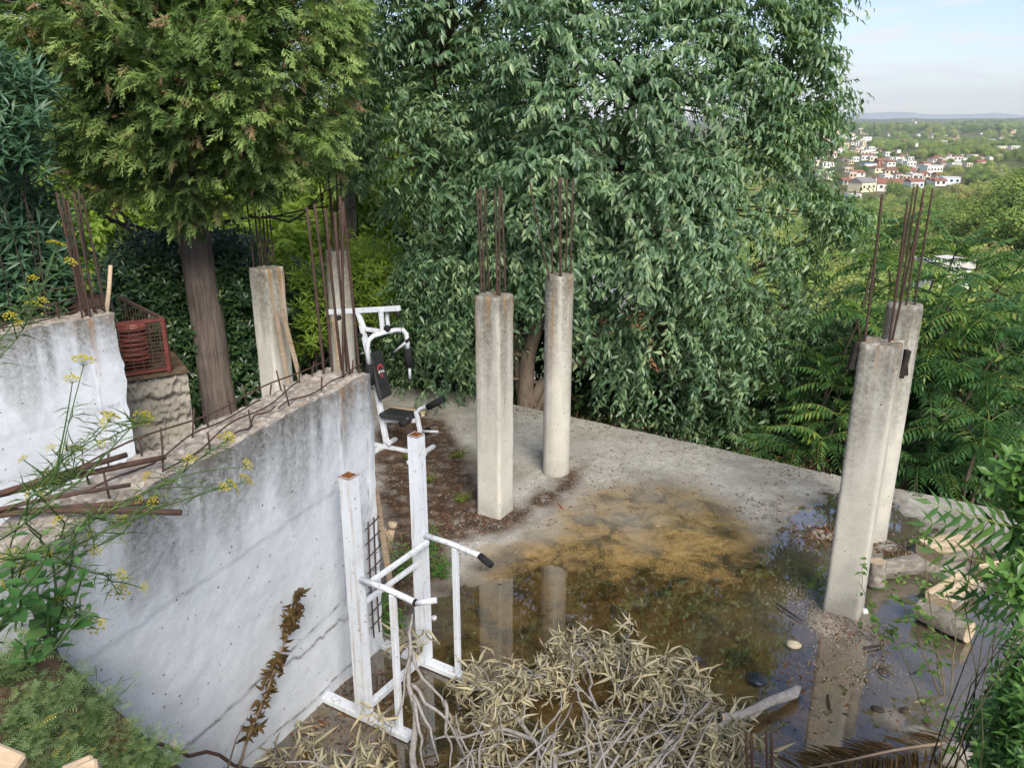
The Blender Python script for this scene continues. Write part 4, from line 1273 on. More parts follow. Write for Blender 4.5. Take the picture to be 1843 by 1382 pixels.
AIL = [
 ('pinnate-leaved tree directly behind the two right columns, yellowish top leaves', [(1570, 470, 0), (1600, 520, .3), (1545, 560, -.2), (1620, 450, .6)], 10.6, 2),
 ('pinnate-leaved tree right of the round column with yellow-green fronds', [(1690, 540, 0), (1720, 500, .5), (1740, 570, -.2), (1680, 620, -.3)], 10.2, 2),
 ('blue-green pinnate-leaved tree at the right edge, halfway up', [(1790, 590, 0), (1835, 560, .4), (1830, 650, -.2), (1770, 680, -.3)], 9.8, 0),
 ('tall pinnate-leaved tree at the right edge reaching the hillside', [(1800, 500, 0), (1840, 470, .3), (1760, 470, .8), (1720, 450, 1.1)], 12.4, 1),
 ('pinnate-leaved tree with deep green fronds low behind the right square column', [(1500, 690, 0), (1470, 640, .4), (1540, 650, .2), (1480, 760, -.1)], 10.8, 1),
 ('low pinnate-leaved sapling with yellow fronds left of the right square column', [(1480, 790, 0), (1510, 745, .2)], 10.2, 2),
 ('low pinnate-leaved sapling at the slab edge, well left of the right columns', [(1430, 800, 0), (1380, 820, .2)], 10.6, 1),
 ('pinnate-leaved tree just right of the round column, level with its middle', [(1670, 700, 0), (1720, 670, .1), (1690, 770, -.2), (1650, 640, .3)], 9.6, 0),
 ('blue-green pinnate-leaved tree at the right edge above the bright bush', [(1780, 760, 0), (1830, 720, .2), (1760, 800, -.1)], 9.0, 0),
 ('pinnate-leaved tree behind the others, above the white ruined wall', [(1650, 470, 0), (1590, 430, .4), (1680, 500, -.3), (1620, 400, .8)], 13.6, 1),
 ('pinnate-leaved sapling low at the slab edge right of the columns', [(1650, 830, 0), (1700, 850, -.1)], 9.3, 0),
 ('pinnate-leaved tree half hidden under the drooping boughs of the leafy tree', [(1400, 700, 0), (1350, 760, .2), (1440, 730, .1)], 11.6, 1),
]
for lab, tips, Y, tone in AIL:
    ailanthus(lab, tips, Y, 11, 1.05, tone)
G3 = 'shady undergrowth bushes below the slab edge'
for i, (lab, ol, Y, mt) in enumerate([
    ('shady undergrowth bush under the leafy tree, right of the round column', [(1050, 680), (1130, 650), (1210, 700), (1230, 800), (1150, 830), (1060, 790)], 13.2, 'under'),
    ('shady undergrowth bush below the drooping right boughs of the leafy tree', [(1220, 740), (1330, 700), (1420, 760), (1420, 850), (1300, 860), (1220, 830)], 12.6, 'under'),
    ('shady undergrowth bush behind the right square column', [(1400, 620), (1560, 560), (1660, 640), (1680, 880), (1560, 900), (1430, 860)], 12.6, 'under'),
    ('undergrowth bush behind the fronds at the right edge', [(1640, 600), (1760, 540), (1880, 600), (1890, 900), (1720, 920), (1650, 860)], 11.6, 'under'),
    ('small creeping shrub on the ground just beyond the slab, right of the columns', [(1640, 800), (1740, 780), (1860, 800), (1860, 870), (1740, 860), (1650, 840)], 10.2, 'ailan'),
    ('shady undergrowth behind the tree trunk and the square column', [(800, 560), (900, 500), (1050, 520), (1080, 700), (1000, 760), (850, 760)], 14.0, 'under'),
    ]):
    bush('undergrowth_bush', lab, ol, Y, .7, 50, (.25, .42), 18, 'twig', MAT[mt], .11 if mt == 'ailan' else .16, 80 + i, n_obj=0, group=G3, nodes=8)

# ================================================================== wooded hillside and far groves (one mass of crowns)
s = NT('forest_canopy')
r_ = s.n('ShaderNodeObjectInfo').outputs['Random']
c = s.ramp(r_, [(0.0, (0.17, 0.255, 0.07)), (0.35, (0.26, 0.36, 0.09)), (0.7, (0.34, 0.43, 0.115)), (0.9, (0.42, 0.46, 0.14)), (1.0, (0.44, 0.40, 0.17))])
c = s.mix(s.ramp(s.attr('rnd'), [(0, 0.55), (1, 0.0)]), c, s.mix(1.0, c, (0.55, 0.62, 0.6), 'MULTIPLY'))
s.base(c, 0.7, 0.2)
tr = s.n('ShaderNodeBsdfTranslucent'); s.l(c, tr.inputs['Color'])
mx = s.n('ShaderNodeMixShader'); mx.inputs[0].default_value = .2
s.l(s.b.outputs[0], mx.inputs[1]); s.l(tr.outputs[0], mx.inputs[2]); s.l(mx.outputs[0], s.out.inputs['Surface'])
MAT['forest'] = s.m
def crown_proto(seed):
    rng = np.random.default_rng(seed)
    n = 2800
    # several bulging lobes, leaf clumps on their upper shells
    k = 9
    cen = unit(rng.normal(size=(k, 3))) * rng.uniform(.25, .62, (k, 1)) * np.array([1, 1, .6]) + np.array([0, 0, .75])
    rad = rng.uniform(.32, .55, k)
    li = rng.integers(0, k, n)
    d = unit(rng.normal(size=(n, 3)) + np.array([0, 0, .35]))
    P = cen[li] + d * (rad[li] * rng.uniform(.75, 1.08, n))[:, None]
    Nn = unit(d + rng.normal(scale=.5, size=(n, 3)))
    Dd = unit(np.cross(Nn, rng.normal(size=(n, 3))))
    V, F, kk = batch(leaf_tpl_low(.75, .1, .15, .5), P, Dd, Nn, rng.uniform(.06, .12, n))
    me = np_mesh('forest_crown', V, F, MAT['forest'], False, {'rnd': np.repeat(rng.random(n), kk)})
    return bpy.data.objects.new('forest_crown', me)
protos = [crown_proto(300 + k) for k in range(4)]
pts = []
rng = np.random.default_rng(99)
def scatter(y0, y1, az0, az1, sp, r0, r1, thr=None):
    A = 0.5 * (az1 - az0) * (y1 * y1 - y0 * y0)
    n = int(A / (sp * sp))
    y = np.sqrt(rng.uniform(y0 * y0, y1 * y1, n)); x = rng.uniform(az0, az1, n) * y
    keep = np.ones(n, bool)
    if thr is not None:
        keep = fbm(x / 70 + 5, y / 70) > thr
    for a, b in zip(x[keep], y[keep]):
        pts.append((a, b, rng.uniform(r0, r1)))
TOWN = [(1440, 238), (1475, 236), (1560, 262), (1600, 282), (1700, 286), (1760, 300), (1735, 333), (1650, 345), (1600, 352), (1520, 362), (1440, 380)]
scatter(38, 150, -.7, .95, 4.0, 2.0, 3.4)
scatter(13, 46, .30, 1.5, 2.3, 1.1, 1.8)
scatter(16, 46, -1.5, -.5, 2.6, 1.3, 2.0)
scatter(150, 330, .25, .95, 5.5, 2.6, 4.2)
scatter(330, 1200, .25, .95, 10, 3.2, 5.6, -.12)
scatter(1200, 3600, .25, .95, 34, 7, 12, -.15)
P3 = np.array([(a, b, float(terr(a, b)) - .3) for a, b, c_ in pts]); sc_ = np.array([c_ for a, b, c_ in pts])
sx, sy, dp = proj(P3 + np.array([0, 0, 1.5]))
inside = poly_sdf(sx, sy, TOWN) < 0
keep = ~inside | (rng.random(len(P3)) < .07)
keep &= ~((sx > 1500) & (sx < 1860) & (sy > 243) & (sy < 285) & (rng.random(len(P3)) < .45))
# nothing may grow through the terrace, the pale houses or in front of the view of the town
keep &= ~((P3[:, 1] < 47) & (((P3[:, 0] > -9.5) & (P3[:, 0] < 6.0)) | (sc_ > 2.05)))
keep &= ~((P3[:, 1] < 47) & (P3[:, 1] < 13.2 - .6465 * (P3[:, 0] - .98) + 1.6))
P3 = P3[keep]; sc_ = sc_[keep]
me = bpy.data.meshes.new('forest')
me.from_pydata([tuple(p) for p in P3], [], [])
for nm, ar in (('scl', sc_), ('rotz', rng.uniform(0, 6.28, len(P3)))):
    at = me.attributes.new(nm, 'FLOAT', 'POINT'); at.data.foreach_set('value', ar.astype(np.float32))
at = me.attributes.new('pick', 'INT', 'POINT'); at.data.foreach_set('value', rng.integers(0, 4, len(P3)).astype(np.int32))
me.materials.append(MAT['forest'])
forest = mesh_obj('forest', me)
tag(forest, 'dense green woodland covering the hillside and the plain beyond', 'woodland', kind='stuff')
ng = bpy.data.node_groups.new('forest_scatter', 'GeometryNodeTree')
ng.interface.new_socket('Geometry', in_out='INPUT', socket_type='NodeSocketGeometry')
ng.interface.new_socket('Geometry', in_out='OUTPUT', socket_type='NodeSocketGeometry')
gi = ng.nodes.new('NodeGroupInput'); go = ng.nodes.new('NodeGroupOutput')
def na(name, typ):
    n = ng.nodes.new('GeometryNodeInputNamedAttribute'); n.data_type = typ; n.inputs['Name'].default_value = name
    return n.outputs['Attribute']
scl = na('scl', 'FLOAT'); rz = na('rotz', 'FLOAT'); pk = na('pick', 'INT')
cxyz = ng.nodes.new('ShaderNodeCombineXYZ'); ng.links.new(rz, cxyz.inputs[2])
e2r = ng.nodes.new('FunctionNodeEulerToRotation'); ng.links.new(cxyz.outputs[0], e2r.inputs[0])
jn = ng.nodes.new('GeometryNodeJoinGeometry')
for k, pr in enumerate(protos):
    oi = ng.nodes.new('GeometryNodeObjectInfo'); oi.inputs['Object'].default_value = pr; oi.inputs['As Instance'].default_value = True
    cmp_ = ng.nodes.new('FunctionNodeCompare'); cmp_.data_type = 'INT'; cmp_.operation = 'EQUAL'
    ng.links.new(pk, cmp_.inputs['A'] if not isinstance(cmp_.inputs[0], bpy.types.NodeSocketInt) else cmp_.inputs[2])
    for sck in cmp_.inputs:
        if sck.type == 'INT' and not sck.is_linked:
            sck.default_value = k
    iop = ng.nodes.new('GeometryNodeInstanceOnPoints')
    ng.links.new(gi.outputs[0], iop.inputs['Points']); ng.links.new(cmp_.outputs[0], iop.inputs['Selection'])
    ng.links.new(oi.outputs['Geometry'], iop.inputs['Instance']); ng.links.new(e2r.outputs[0], iop.inputs['Rotation'])
    ng.links.new(scl, iop.inputs['Scale'])
    ng.links.new(iop.outputs[0], jn.inputs[0])
ng.links.new(jn.outputs[0], go.inputs[0])
md = forest.modifiers.new('scatter', 'NODES'); md.node_group = ng

# ================================================================== houses
HM = {}
def hm(name, c, c2=None):
    if name not in HM:
        HM[name] = simple_mat(name, c, c2 or tuple(a * .86 for a in c), .8, .85, .2, 0)
    return HM[name]
WALLC = {'white': (.84, .80, .73), 'cream': (.80, .69, .50), 'pale blue': (.66, .72, .80), 'grey': (.50, .48, .45), 'tan': (.62, .48, .32), 'orange': (.55, .26, .13)}
ROOFC = {'red': (.30, .14, .10), 'brown': (.24, .13, .085), 'grey': (.26, .25, .24), 'blue': (.10, .19, .42), 'flat white': (.66, .64, .60)}
MAT['pane'] = simple_mat('dark_window_glass', (.05, .06, .07), (.03, .035, .04), 1, .25, .5, 0)
def house(label, pos, w, d_, h, wall='white', roof='red', yaw=0.0, nwin=0, group='houses of the town in the valley', roof_h=None, sink=2.0):
    root = thing('house', label, 'house', pos, yaw, group)
    hip = roof != 'flat white' and roof != 'blue'
    mb = MB(); mb.box((0, 0, (h - sink) / 2), (w, d_, h + sink)); mb.build('wall', hm('plaster_' + wall.replace(' ', '_'), WALLC[wall]), root)
    rm = hm('roof_' + roof.replace(' ', '_'), ROOFC[roof], tuple(a * .7 for a in ROOFC[roof]))
    mb = MB()
    if hip:
        rh = roof_h or w * .20
        o_ = .35; zz = h + .01
        X_, Y_ = w / 2 + o_, d_ / 2 + o_
        ins = Y_ * .55 if roof == 'brown' else 0.0
        mb.add([(-X_, -Y_, zz), (X_, -Y_, zz), (X_, Y_, zz), (-X_, Y_, zz), (-X_ + ins, 0, zz + rh), (X_ - ins, 0, zz + rh), (-X_, -Y_, zz - .15), (X_, -Y_, zz - .15), (X_, Y_, zz - .15), (-X_, Y_, zz - .15)],
               [(0, 1, 5, 4), (2, 3, 4, 5), (0, 4, 3), (1, 2, 5), (6, 7, 1, 0), (7, 8, 2, 1), (8, 9, 3, 2), (9, 6, 0, 3), (9, 8, 7, 6)])
    else:
        mb.box((0, 0, h + .2), (w + .3, d_ + .3, .38))
    mb.build('roof', rm, root)
    st = max(1, int(h / 2.7))
    per = max(1, nwin)
    if nwin:
        for f in range(st):
            for k in range(per):
                x_ = -w / 2 + w * (k + .5) / per
                mb = MB(); mb.box((x_, -d_ / 2 - .02, f * h / st + h / st * .55), (min(1.3, w / per * .5), .08, 1.35))
                mb.build('window', MAT['pane'], root)
    return root
ORD = ['first', 'second', 'third', 'fourth', 'fifth', 'sixth', 'seventh', 'eighth', 'ninth', 'tenth', 'eleventh', 'twelfth', 'thirteenth', 'fourteenth', 'fifteenth', 'sixteenth', 'seventeenth', 'eighteenth', 'nineteenth', 'twentieth',
       'twenty-first', 'twenty-second', 'twenty-third', 'twenty-fourth', 'twenty-fifth', 'twenty-sixth', 'twenty-seventh', 'twenty-eighth', 'twenty-ninth', 'thirtieth']
def house_px(label, px, py, wpx, hpx, wall, roof, nwin=0, yaw=None, dk=.8, mind=330):
    d = ray(px, py)
    p = UT(px, py, mind)
    if p is None: return None
    dep = p.y * _cp - (p.z - CAM_Z) * _sp
    m = dep / FPX * .86
    return house(label, p, wpx * m, max(6, wpx * m * dk), hpx * m, wall, roof, random.uniform(-.35, .35) if yaw is None else yaw, nwin)
for a in [
    ('large cream house with a grey gable roof at the near edge of the town', 1550, 345, 44, 20, 'cream', 'grey', 3, .5),
    ('long white house with a red-brown roof beside the cream house', 1600, 343, 48, 15, 'white', 'red', 3, -.4),
    ('pale blue house right of the long white house', 1643, 341, 30, 17, 'pale blue', 'red', 3, .2),
    ('pale blue flat-roofed house at the foot of the wooded hill', 1708, 331, 34, 13, 'pale blue', 'flat white', 3, -.2),
    ('low white house nearest to the viewer, partly behind leaves', 1534, 360, 24, 11, 'white', 'flat white', 2, .1),
    ('big white three-storey block in the middle of the town', 1675, 312, 34, 15, 'white', 'flat white', 5, .1),
    ('white block with dark window bands right of the big block', 1717, 303, 20, 10, 'white', 'flat white', 4, 0),
    ('cream house with a low gable left of the brown roof', 1577, 311, 24, 10, 'cream', 'brown', 2, .3),
    ('cream house with a brown hipped roof in the middle of the town', 1602, 314, 25, 9, 'cream', 'brown', 3, -.2),
    ('long hall with a bright blue roof', 1562, 299, 28, 5, 'white', 'blue', 0, .1),
    ('house with a red roof left of the blue-roofed hall', 1540, 318, 28, 8, 'white', 'red', 2, .2),
    ('white house with a dark red roof above the pale blue house', 1633, 315, 28, 8, 'white', 'red', 3, -.2),
    ('red-roofed house at the left behind the leaves', 1520, 332, 22, 9, 'grey', 'red', 2, .2),
    ('cream house with a red roof at the right end of the town', 1762, 301, 18, 11, 'cream', 'red', 3, .1),
    ('terracotta house above the blue-roofed hall', 1585, 297, 22, 9, 'orange', 'red', 2, .2),
    ('white two-storey house behind the brown roof', 1636, 300, 20, 10, 'white', 'flat white', 3, .1),
    ('cream block at the right end beside the red-roofed house', 1742, 301, 18, 8, 'cream', 'flat white', 3, .1),
    ('tan house with a red roof near the right end of the town', 1782, 302, 14, 6, 'tan', 'red', 2, .1),
    ('white house with a red roof standing alone on the green slope', 1685, 289, 14, 7, 'white', 'red', 2, .1),
    ('white house alone on the upper plain', 1695, 262, 17, 9, 'white', 'flat white', 2, 0),
    ('ochre low house beside the lone white house', 1715, 263, 12, 4, 'cream', 'flat white', 1, 0),
    ('white house cluster building on the left upper slope', 1590, 263, 26, 8, 'white', 'flat white', 3, .1),
    ('white house with two levels on the left upper slope', 1557, 258, 18, 12, 'white', 'flat white', 2, .1),
    ('cream block on the right ridge', 1800, 272, 22, 9, 'cream', 'flat white', 3, 0),
    ('white block on the right ridge beside the cream block', 1823, 274, 18, 12, 'white', 'flat white', 3, 0),
    ('white low house left of the right ridge blocks', 1779, 272, 14, 6, 'white', 'red', 2, 0),
    ('tan house below the right ridge blocks', 1797, 284, 14, 5, 'tan', 'flat white', 2, 0),
    ('cream house far right on the plain', 1772, 250, 12, 5, 'cream', 'flat white', 2, 0),
    ('white house row end in front of the big block', 1660, 318, 24, 6, 'white', 'brown', 3, .1),
    ('white row house before the big white block, right part', 1690, 318, 22, 5, 'white', 'red', 3, .1)]:
    house_px(*a)
rr = random.Random(5)
def row(name, n, x0, x1, y0, y1, w0, w1, mind=380):
    xs_ = sorted(rr.uniform(x0, x1) for _ in range(n))
    for i, x_ in enumerate(xs_):
        wall = rr.choice(('white', 'white', 'cream', 'white', 'tan'))
        w = rr.uniform(w0, w1)
        house_px(f'{ORD[i]} small {wall} house from the left {name}', x_, rr.uniform(y0, y1), w, w * rr.uniform(.4, .75), wall, rr.choice(('flat white', 'red', 'flat white', 'flat white', 'brown')), 2 if w > 9 else 0, mind=mind)
row('in the top row of the left town slope', 14, 1455, 1560, 240, 256, 9, 16)
row('in the second row of the left town slope', 16, 1455, 1560, 258, 272, 9, 17)
row('in the third row of the left town slope', 16, 1455, 1575, 274, 292, 10, 18)
row('along the lower left town edge', 10, 1450, 1530, 296, 322, 12, 20)
row('in the middle line of the town', 15, 1600, 1735, 290, 308, 10, 18)
row('in the line behind the middle of the town', 14, 1590, 1790, 280, 290, 8, 14)
row('along the near edge of the town', 9, 1570, 1690, 322, 336, 14, 22)
row('on the upper right slope', 14, 1600, 1740, 244, 258, 7, 13)
row('at the right edge of the plain', 7, 1740, 1843, 246, 262, 6, 12)
row('in the olive belt above the town', 13, 1560, 1700, 262, 278, 7, 13)
row('scattered over the far plain', 12, 1640, 1843, 229, 244, 3.5, 6.5, 900)
row('on the distant blue hills', 9, 1600, 1843, 218, 226, 2.5, 4.5, 1500)

# buildings close behind the trees
p = UY(1692, 520, 40)
r1 = house('ruined white building with a red tile rim among the trees at the right', (p.x, p.y, float(terr(p.x, p.y))), 1.9, 1.6, UY(1692, 480, 40).z - float(terr(p.x, p.y)), 'white', 'flat white', .3, 1, 'buildings close behind the trees')
p = UY(1100, 700, 18.5)
house('orange plastered building with a white corner, seen through the leafy tree', (p.x, p.y + 2, float(terr(p.x, p.y))), 2.2, 4, UY(1100, 560, 18.5).z - float(terr(p.x, p.y)), 'orange', 'flat white', .15, 1, 'buildings close behind the trees')
p = UY(650, 440, 27)
house('house with a big grey roof and a pale wall behind the columns at the left', (p.x + .5, p.y + 3, float(terr(p.x, p.y))), 10, 7, UY(650, 470, 27).z - float(terr(p.x, p.y)), 'grey', 'grey', .35, 3, 'buildings close behind the trees', 2.0)

# poles
def pole(label, px, py, top, d0=60):
    p = UT(px, py, d0)
    if p is None: return
    dep = p.y * _cp - (p.z - CAM_Z) * _sp; h = (py - top) * dep / FPX
    root = thing('utility_pole', label, 'pole', p, 0, 'thin poles on the hillside and plain')
    mb = MB(); mb.tube([(0, 0, -1), (0, 0, h)], [h * .018, h * .012], 8); mb.build('mast', hm('pole_grey', (.45, .43, .40)), root)
    mb = MB(); mb.box((0, 0, h * .94), (h * .16, h * .02, h * .03)); mb.build('crossarm', hm('pole_grey', (.45, .43, .40)), root)
pole('thin grey pole standing on the wooded hill at the right', 1798, 334, 306, 90)
pole('lattice mast far off on the plain', 1671, 238, 224, 900)
pole('short pole at the right end of the town', 1755, 309, 297, 300)

# haze over the valley: one closed box of thin air
hz = MB()
hz.add([(-12500, -300, -60), (12500, -300, -60), (12500, 9900, -60), (-12500, 9900, -60), (-12500, -300, 330), (12500, -300, 330), (12500, 9900, 330), (-12500, 9900, 330)],
       [(3, 2, 1, 0), (4, 5, 6, 7), (0, 1, 5, 4), (1, 2, 6, 5), (2, 3, 7, 6), (3, 0, 4, 7)])
hm_ = bpy.data.materials.new('valley_haze'); hm_.use_nodes = True
nt = hm_.node_tree; nt.nodes.clear()
pv = nt.nodes.new('ShaderNodeVolumePrincipled'); pv.inputs['Density'].default_value = 0.00012; pv.inputs['Color'].default_value = (.78, .89, 1.0, 1)
ou = nt.nodes.new('ShaderNodeOutputMaterial'); nt.links.new(pv.outputs[0], ou.inputs['Volume'])
haze = hz.build('haze', hm_)
tag(haze, kind='stuff')
# ================================================================== painted metal, plastics, wood
s = NT('chipped_white_paint')
n1 = s.noise(5, 6, .7); n2 = s.noise(28, 5, .75); n3 = s.noise(2.0, 4, .6)
c = s.ramp(n3, [(.3, (.54, .58, .63)), (.7, (.66, .70, .75))])
c = s.mix(s.ramp(n1, [(.52, 0.0), (.70, .45)]), c, (.50, .47, .42))
c = s.mix(s.ramp(n2, [(.60, 0.0), (.68, .9)]), c, (.17, .085, .04))
c = s.mix(s.ramp(s.noise(1.0, 4, .6, s.mapping(s.coord(), (34, 34, 1.3))), [(.56, 0), (.68, .55)]), c, (.33, .22, .13))
s.base(c, .5, .4); s.bump(n2, .2, .004)
MAT['wpaint'] = s.m
MAT['rustin'] = simple_mat('orange_rust', (.26, .11, .04), (.10, .045, .02), 25, .95, .1, .4)
MAT['pad'] = simple_mat('black_vinyl', (.030, .031, .034), (.016, .017, .019), 8, .45, .4, .1)
MAT['foam'] = simple_mat('black_foam', (.022, .022, .024), (.012, .012, .013), 40, .85, .2, .3)
MAT['redpaint'] = simple_mat('faded_red_paint', (.17, .045, .036), (.09, .028, .023), 9, .6, .3, .2)
MAT['terra'] = simple_mat('red_plastic_pot', (.24, .06, .042), (.16, .04, .03), 6, .5, .4, .05)
MAT['oldwood'] = bark_mat('weathered_plank', (.20, .15, .10), (.36, .28, .20), (6, 30, 30), .3)
MAT['newwood'] = bark_mat('pale_plank', (.42, .31, .20), (.55, .43, .30), (4, 30, 30), .15)
MAT['splitwood'] = bark_mat('split_firewood', (.34, .25, .155), (.60, .49, .34), (3, 26, 26), .5)
MAT['logbark'] = bark_mat('grey_log_bark', (.13, .115, .095), (.36, .33, .28), (5, 14, 14), .9)
MAT['greybranch'] = bark_mat('dead_grey_branch', (.20, .185, .17), (.40, .38, .36), (20, 20, 20), .4)
MAT['redink'] = simple_mat('red_print', (.45, .06, .07), None, 5, .5, .3, 0)
MAT['whiteink'] = simple_mat('white_print', (.75, .75, .75), None, 5, .5, .3, 0)
MAT['alu'] = simple_mat('worn_steel_tube', (.55, .57, .60), (.38, .39, .41), 14, .4, .5, .1)

# ------------------------------------------------------------------ home gym machine
GB = U(676, 806); GF = U(775, 826)
gd = (GF - GB).normalized(); gn = Vector((-gd.y, gd.x, 0))       # gd forward, gn sideways (away from viewer)
gym = thing('exercise_machine', 'white multi-gym with black padded backrest and seat, behind the long wall', 'exercise machine', GB, math.atan2(gd.y, gd.x))
def GP(px, py, lat=0.0):
    """point of the machine's upright mid-plane (moved sideways by lat) seen at a pixel, in machine space"""
    d = ray(px, py); o = Vector((0, 0, CAM_Z)); q = GB + gn * lat
    t = (q - o).dot(gn) / d.dot(gn)
    p = o + d * t - GB
    return Vector((p.dot(gd), p.dot(gn), p.z))
def gpart(name, fn, mat, smooth=False):
    mb = MB(); fn(mb); return mb.build(name, MAT[mat], gym, smooth)
def pp(name, lst, w, mat='wpaint', lat=(0, 0), h=None):
    a = GP(*lst[0], lat[0]); b = GP(*lst[1], lat[1])
    return gpart(name, lambda m: m.bar(a, b, w, h or w, (0, 1, 0.01), .006), mat)
up = (0, 1, 0)
gpart('base_rail', lambda m: m.bar((-.25, 0, .04), (.80, 0, .04), .06, .06, (0, 0, 1), .006), 'wpaint')
for x_ in (.13, .74):
    gpart('foot', lambda m: m.bar((x_, -.33, .045), (x_, .30, .045), .06, .055, (0, 0, 1), .006), 'wpaint')
pp('upright', [(697, 804), (682, 722)], .065)
pp('upright', [(682, 722), (651, 585)], .062)
beam = pp('top_beam', [(589, 562), (719, 555)], .065, h=.06)
pp('beam_support', [(644, 562), (655, 592)], .055)
pp('beam_strut', [(685, 556), (689, 598)], .05, lat=(-.04, -.04)); pp('beam_strut', [(696, 560), (699, 594)], .04, lat=(.06, .06))
pp('beam_strut', [(655, 592), (690, 597)], .05)
# press arm: a yoke with two hanging padded handles
def arm(m):
    path = [GP(664, 655, -.22), GP(661, 628, -.22), GP(664, 612, -.21), GP(673, 604, -.18), GP(690, 599, -.08), GP(712, 594, .10), GP(725, 594, .20), GP(731, 601, .23), GP(733, 614, .24), GP(734, 630, .24)]
    m.tube(path, .031, 12)
gpart('press_arm', arm, 'wpaint', True)
a, b = GP(664, 655, -.22), GP(668, 692, -.22)
gpart('handle_pad', lambda m: m.tube([a, a.lerp(b, .5), b], [.05, .052, .05], 14), 'foam', True)
a2, b2 = GP(733, 627, .24), GP(737, 660, .24)
gpart('handle_pad', lambda m: m.tube([a2, a2.lerp(b2, .5), b2], [.05, .054, .05], 14), 'foam', True)
gpart('handle_tube', lambda m: m.tube([b2, GP(738, 682, .24)], .02, 10), 'alu', True)
gpart('lat_bar', lambda m: m.tube([GP(708, 635, .0), GP(735, 612, .0)], .016, 8), 'alu', True)
for q in ((708, 635), (734, 613)):
    p = GP(*q); d_ = (GP(735, 612) - GP(708, 635)).normalized()
    gpart('bar_grip', lambda m: m.tube([p - d_ * .03, p + d_ * .03], .021, 10), 'foam', True)
for (x_, y_, r_) in ((697, 591, .04), (609, 572, .035), (716, 566, .03), (648, 604, .03)):
    p = GP(x_, y_, -.05)
    gpart('pulley', lambda m: m.tube([p - Vector((0, .02, 0)), p + Vector((0, .02, 0))], r_, 16), 'foam', True)
gpart('cable', lambda m: m.tube([GP(718, 560), GP(722, 590), GP(724, 618)], .004, 5), 'foam')
# backrest with its printed emblem
bt_, bb_ = GP(668, 634), GP(688, 716)
ax_ = (bb_ - bt_).normalized(); nr_ = Vector((-ax_.z, 0, ax_.x))
if nr_.x < 0: nr_ = -nr_
def pad(m):
    c = bt_.lerp(bb_, .5) + nr_ * .05
    mt = Matrix((ax_, Vector((0, 1, 0)), ax_.cross(Vector((0, 1, 0))))).transposed()
    m.box(c, ((bb_ - bt_).length, .27, .065), mt, .022)
br = gpart('backrest', pad, 'pad')
mt = Matrix((ax_, Vector((0, 1, 0)), ax_.cross(Vector((0, 1, 0))))).transposed()
tw = mt @ Vector((0, 0, 1)); fs = 1 if tw.x > 0 else -1
ec = bt_.lerp(bb_, .40) + nr_ * .05 + tw * fs * .0345
def emb(m):
    for k in range(9):
        a_ = math.pi * (.05 + .9 * k / 8)
        p = ec - ax_ * (.015 + .055 * math.sin(a_)) + Vector((0, .055 * math.cos(a_), 0))
        m.box(p, (.022, .022, .003), mt)
    m.bar(ec + ax_ * .05 + Vector((0, -.03, 0)), ec + ax_ * .10 + Vector((0, .03, 0)), .010, .003, tw); m.bar(ec + ax_ * .05 + Vector((0, .03, 0)), ec + ax_ * .10 + Vector((0, -.03, 0)), .010, .003, tw)
o = gpart('emblem', emb, 'redink'); o.parent = br
def emb2(m):
    for k in range(3):
        y_ = -.045 + .045 * k
        m.box(ec + ax_ * .02 + Vector((0, y_, 0)), (.034, .012, .004), mt)
        m.box(ec + ax_ * (.005 + .015 * k) + Vector((0, y_ + .012, 0)), (.009, .026, .004), mt)
o = gpart('lettering', emb2, 'whiteink'); o.parent = br
# seat, leg developer
sa, sb = GP(692, 752), GP(744, 748)
gpart('seat_rail', lambda m: m.bar(GP(690, 756), GP(752, 757), .05, .05, up, .006), 'wpaint')
gpart('seat', lambda m: m.box(sa.lerp(sb, .5) + Vector((0, 0, .03)), ((sb - sa).length, .28, .07), Matrix.Rotation(-.03, 3, 'Y'), .025), 'pad')
gpart('leg_developer', lambda m: (m.bar(GP(749, 740), GP(758, 786), .05, .05, up, .006), m.tube([GP(749, 745), GP(755, 736), GP(766, 732), GP(778, 728)], .024, 10)), 'wpaint')
for (x_, y_) in ((738, 754), (757, 783)):
    p = GP(x_, y_)
    gpart('foam_roller', lambda m: m.tube([p + Vector((0, -.2, 0)), p + Vector((0, .2, 0))], .045, 14), 'foam', True)
a, b = GP(770, 733), GP(798, 718)
gpart('foam_roller', lambda m: m.tube([a, b], .045, 14), 'foam', True)
gpart('roller_bar', lambda m: m.tube([GP(760, 776), GP(789, 777)], .017, 10), 'alu', True)
gpart('bracket', lambda m: m.box(GP(699, 795, -.05), (.10, .02, .07), Matrix.Rotation(.6, 3, 'Y')), 'wpaint')

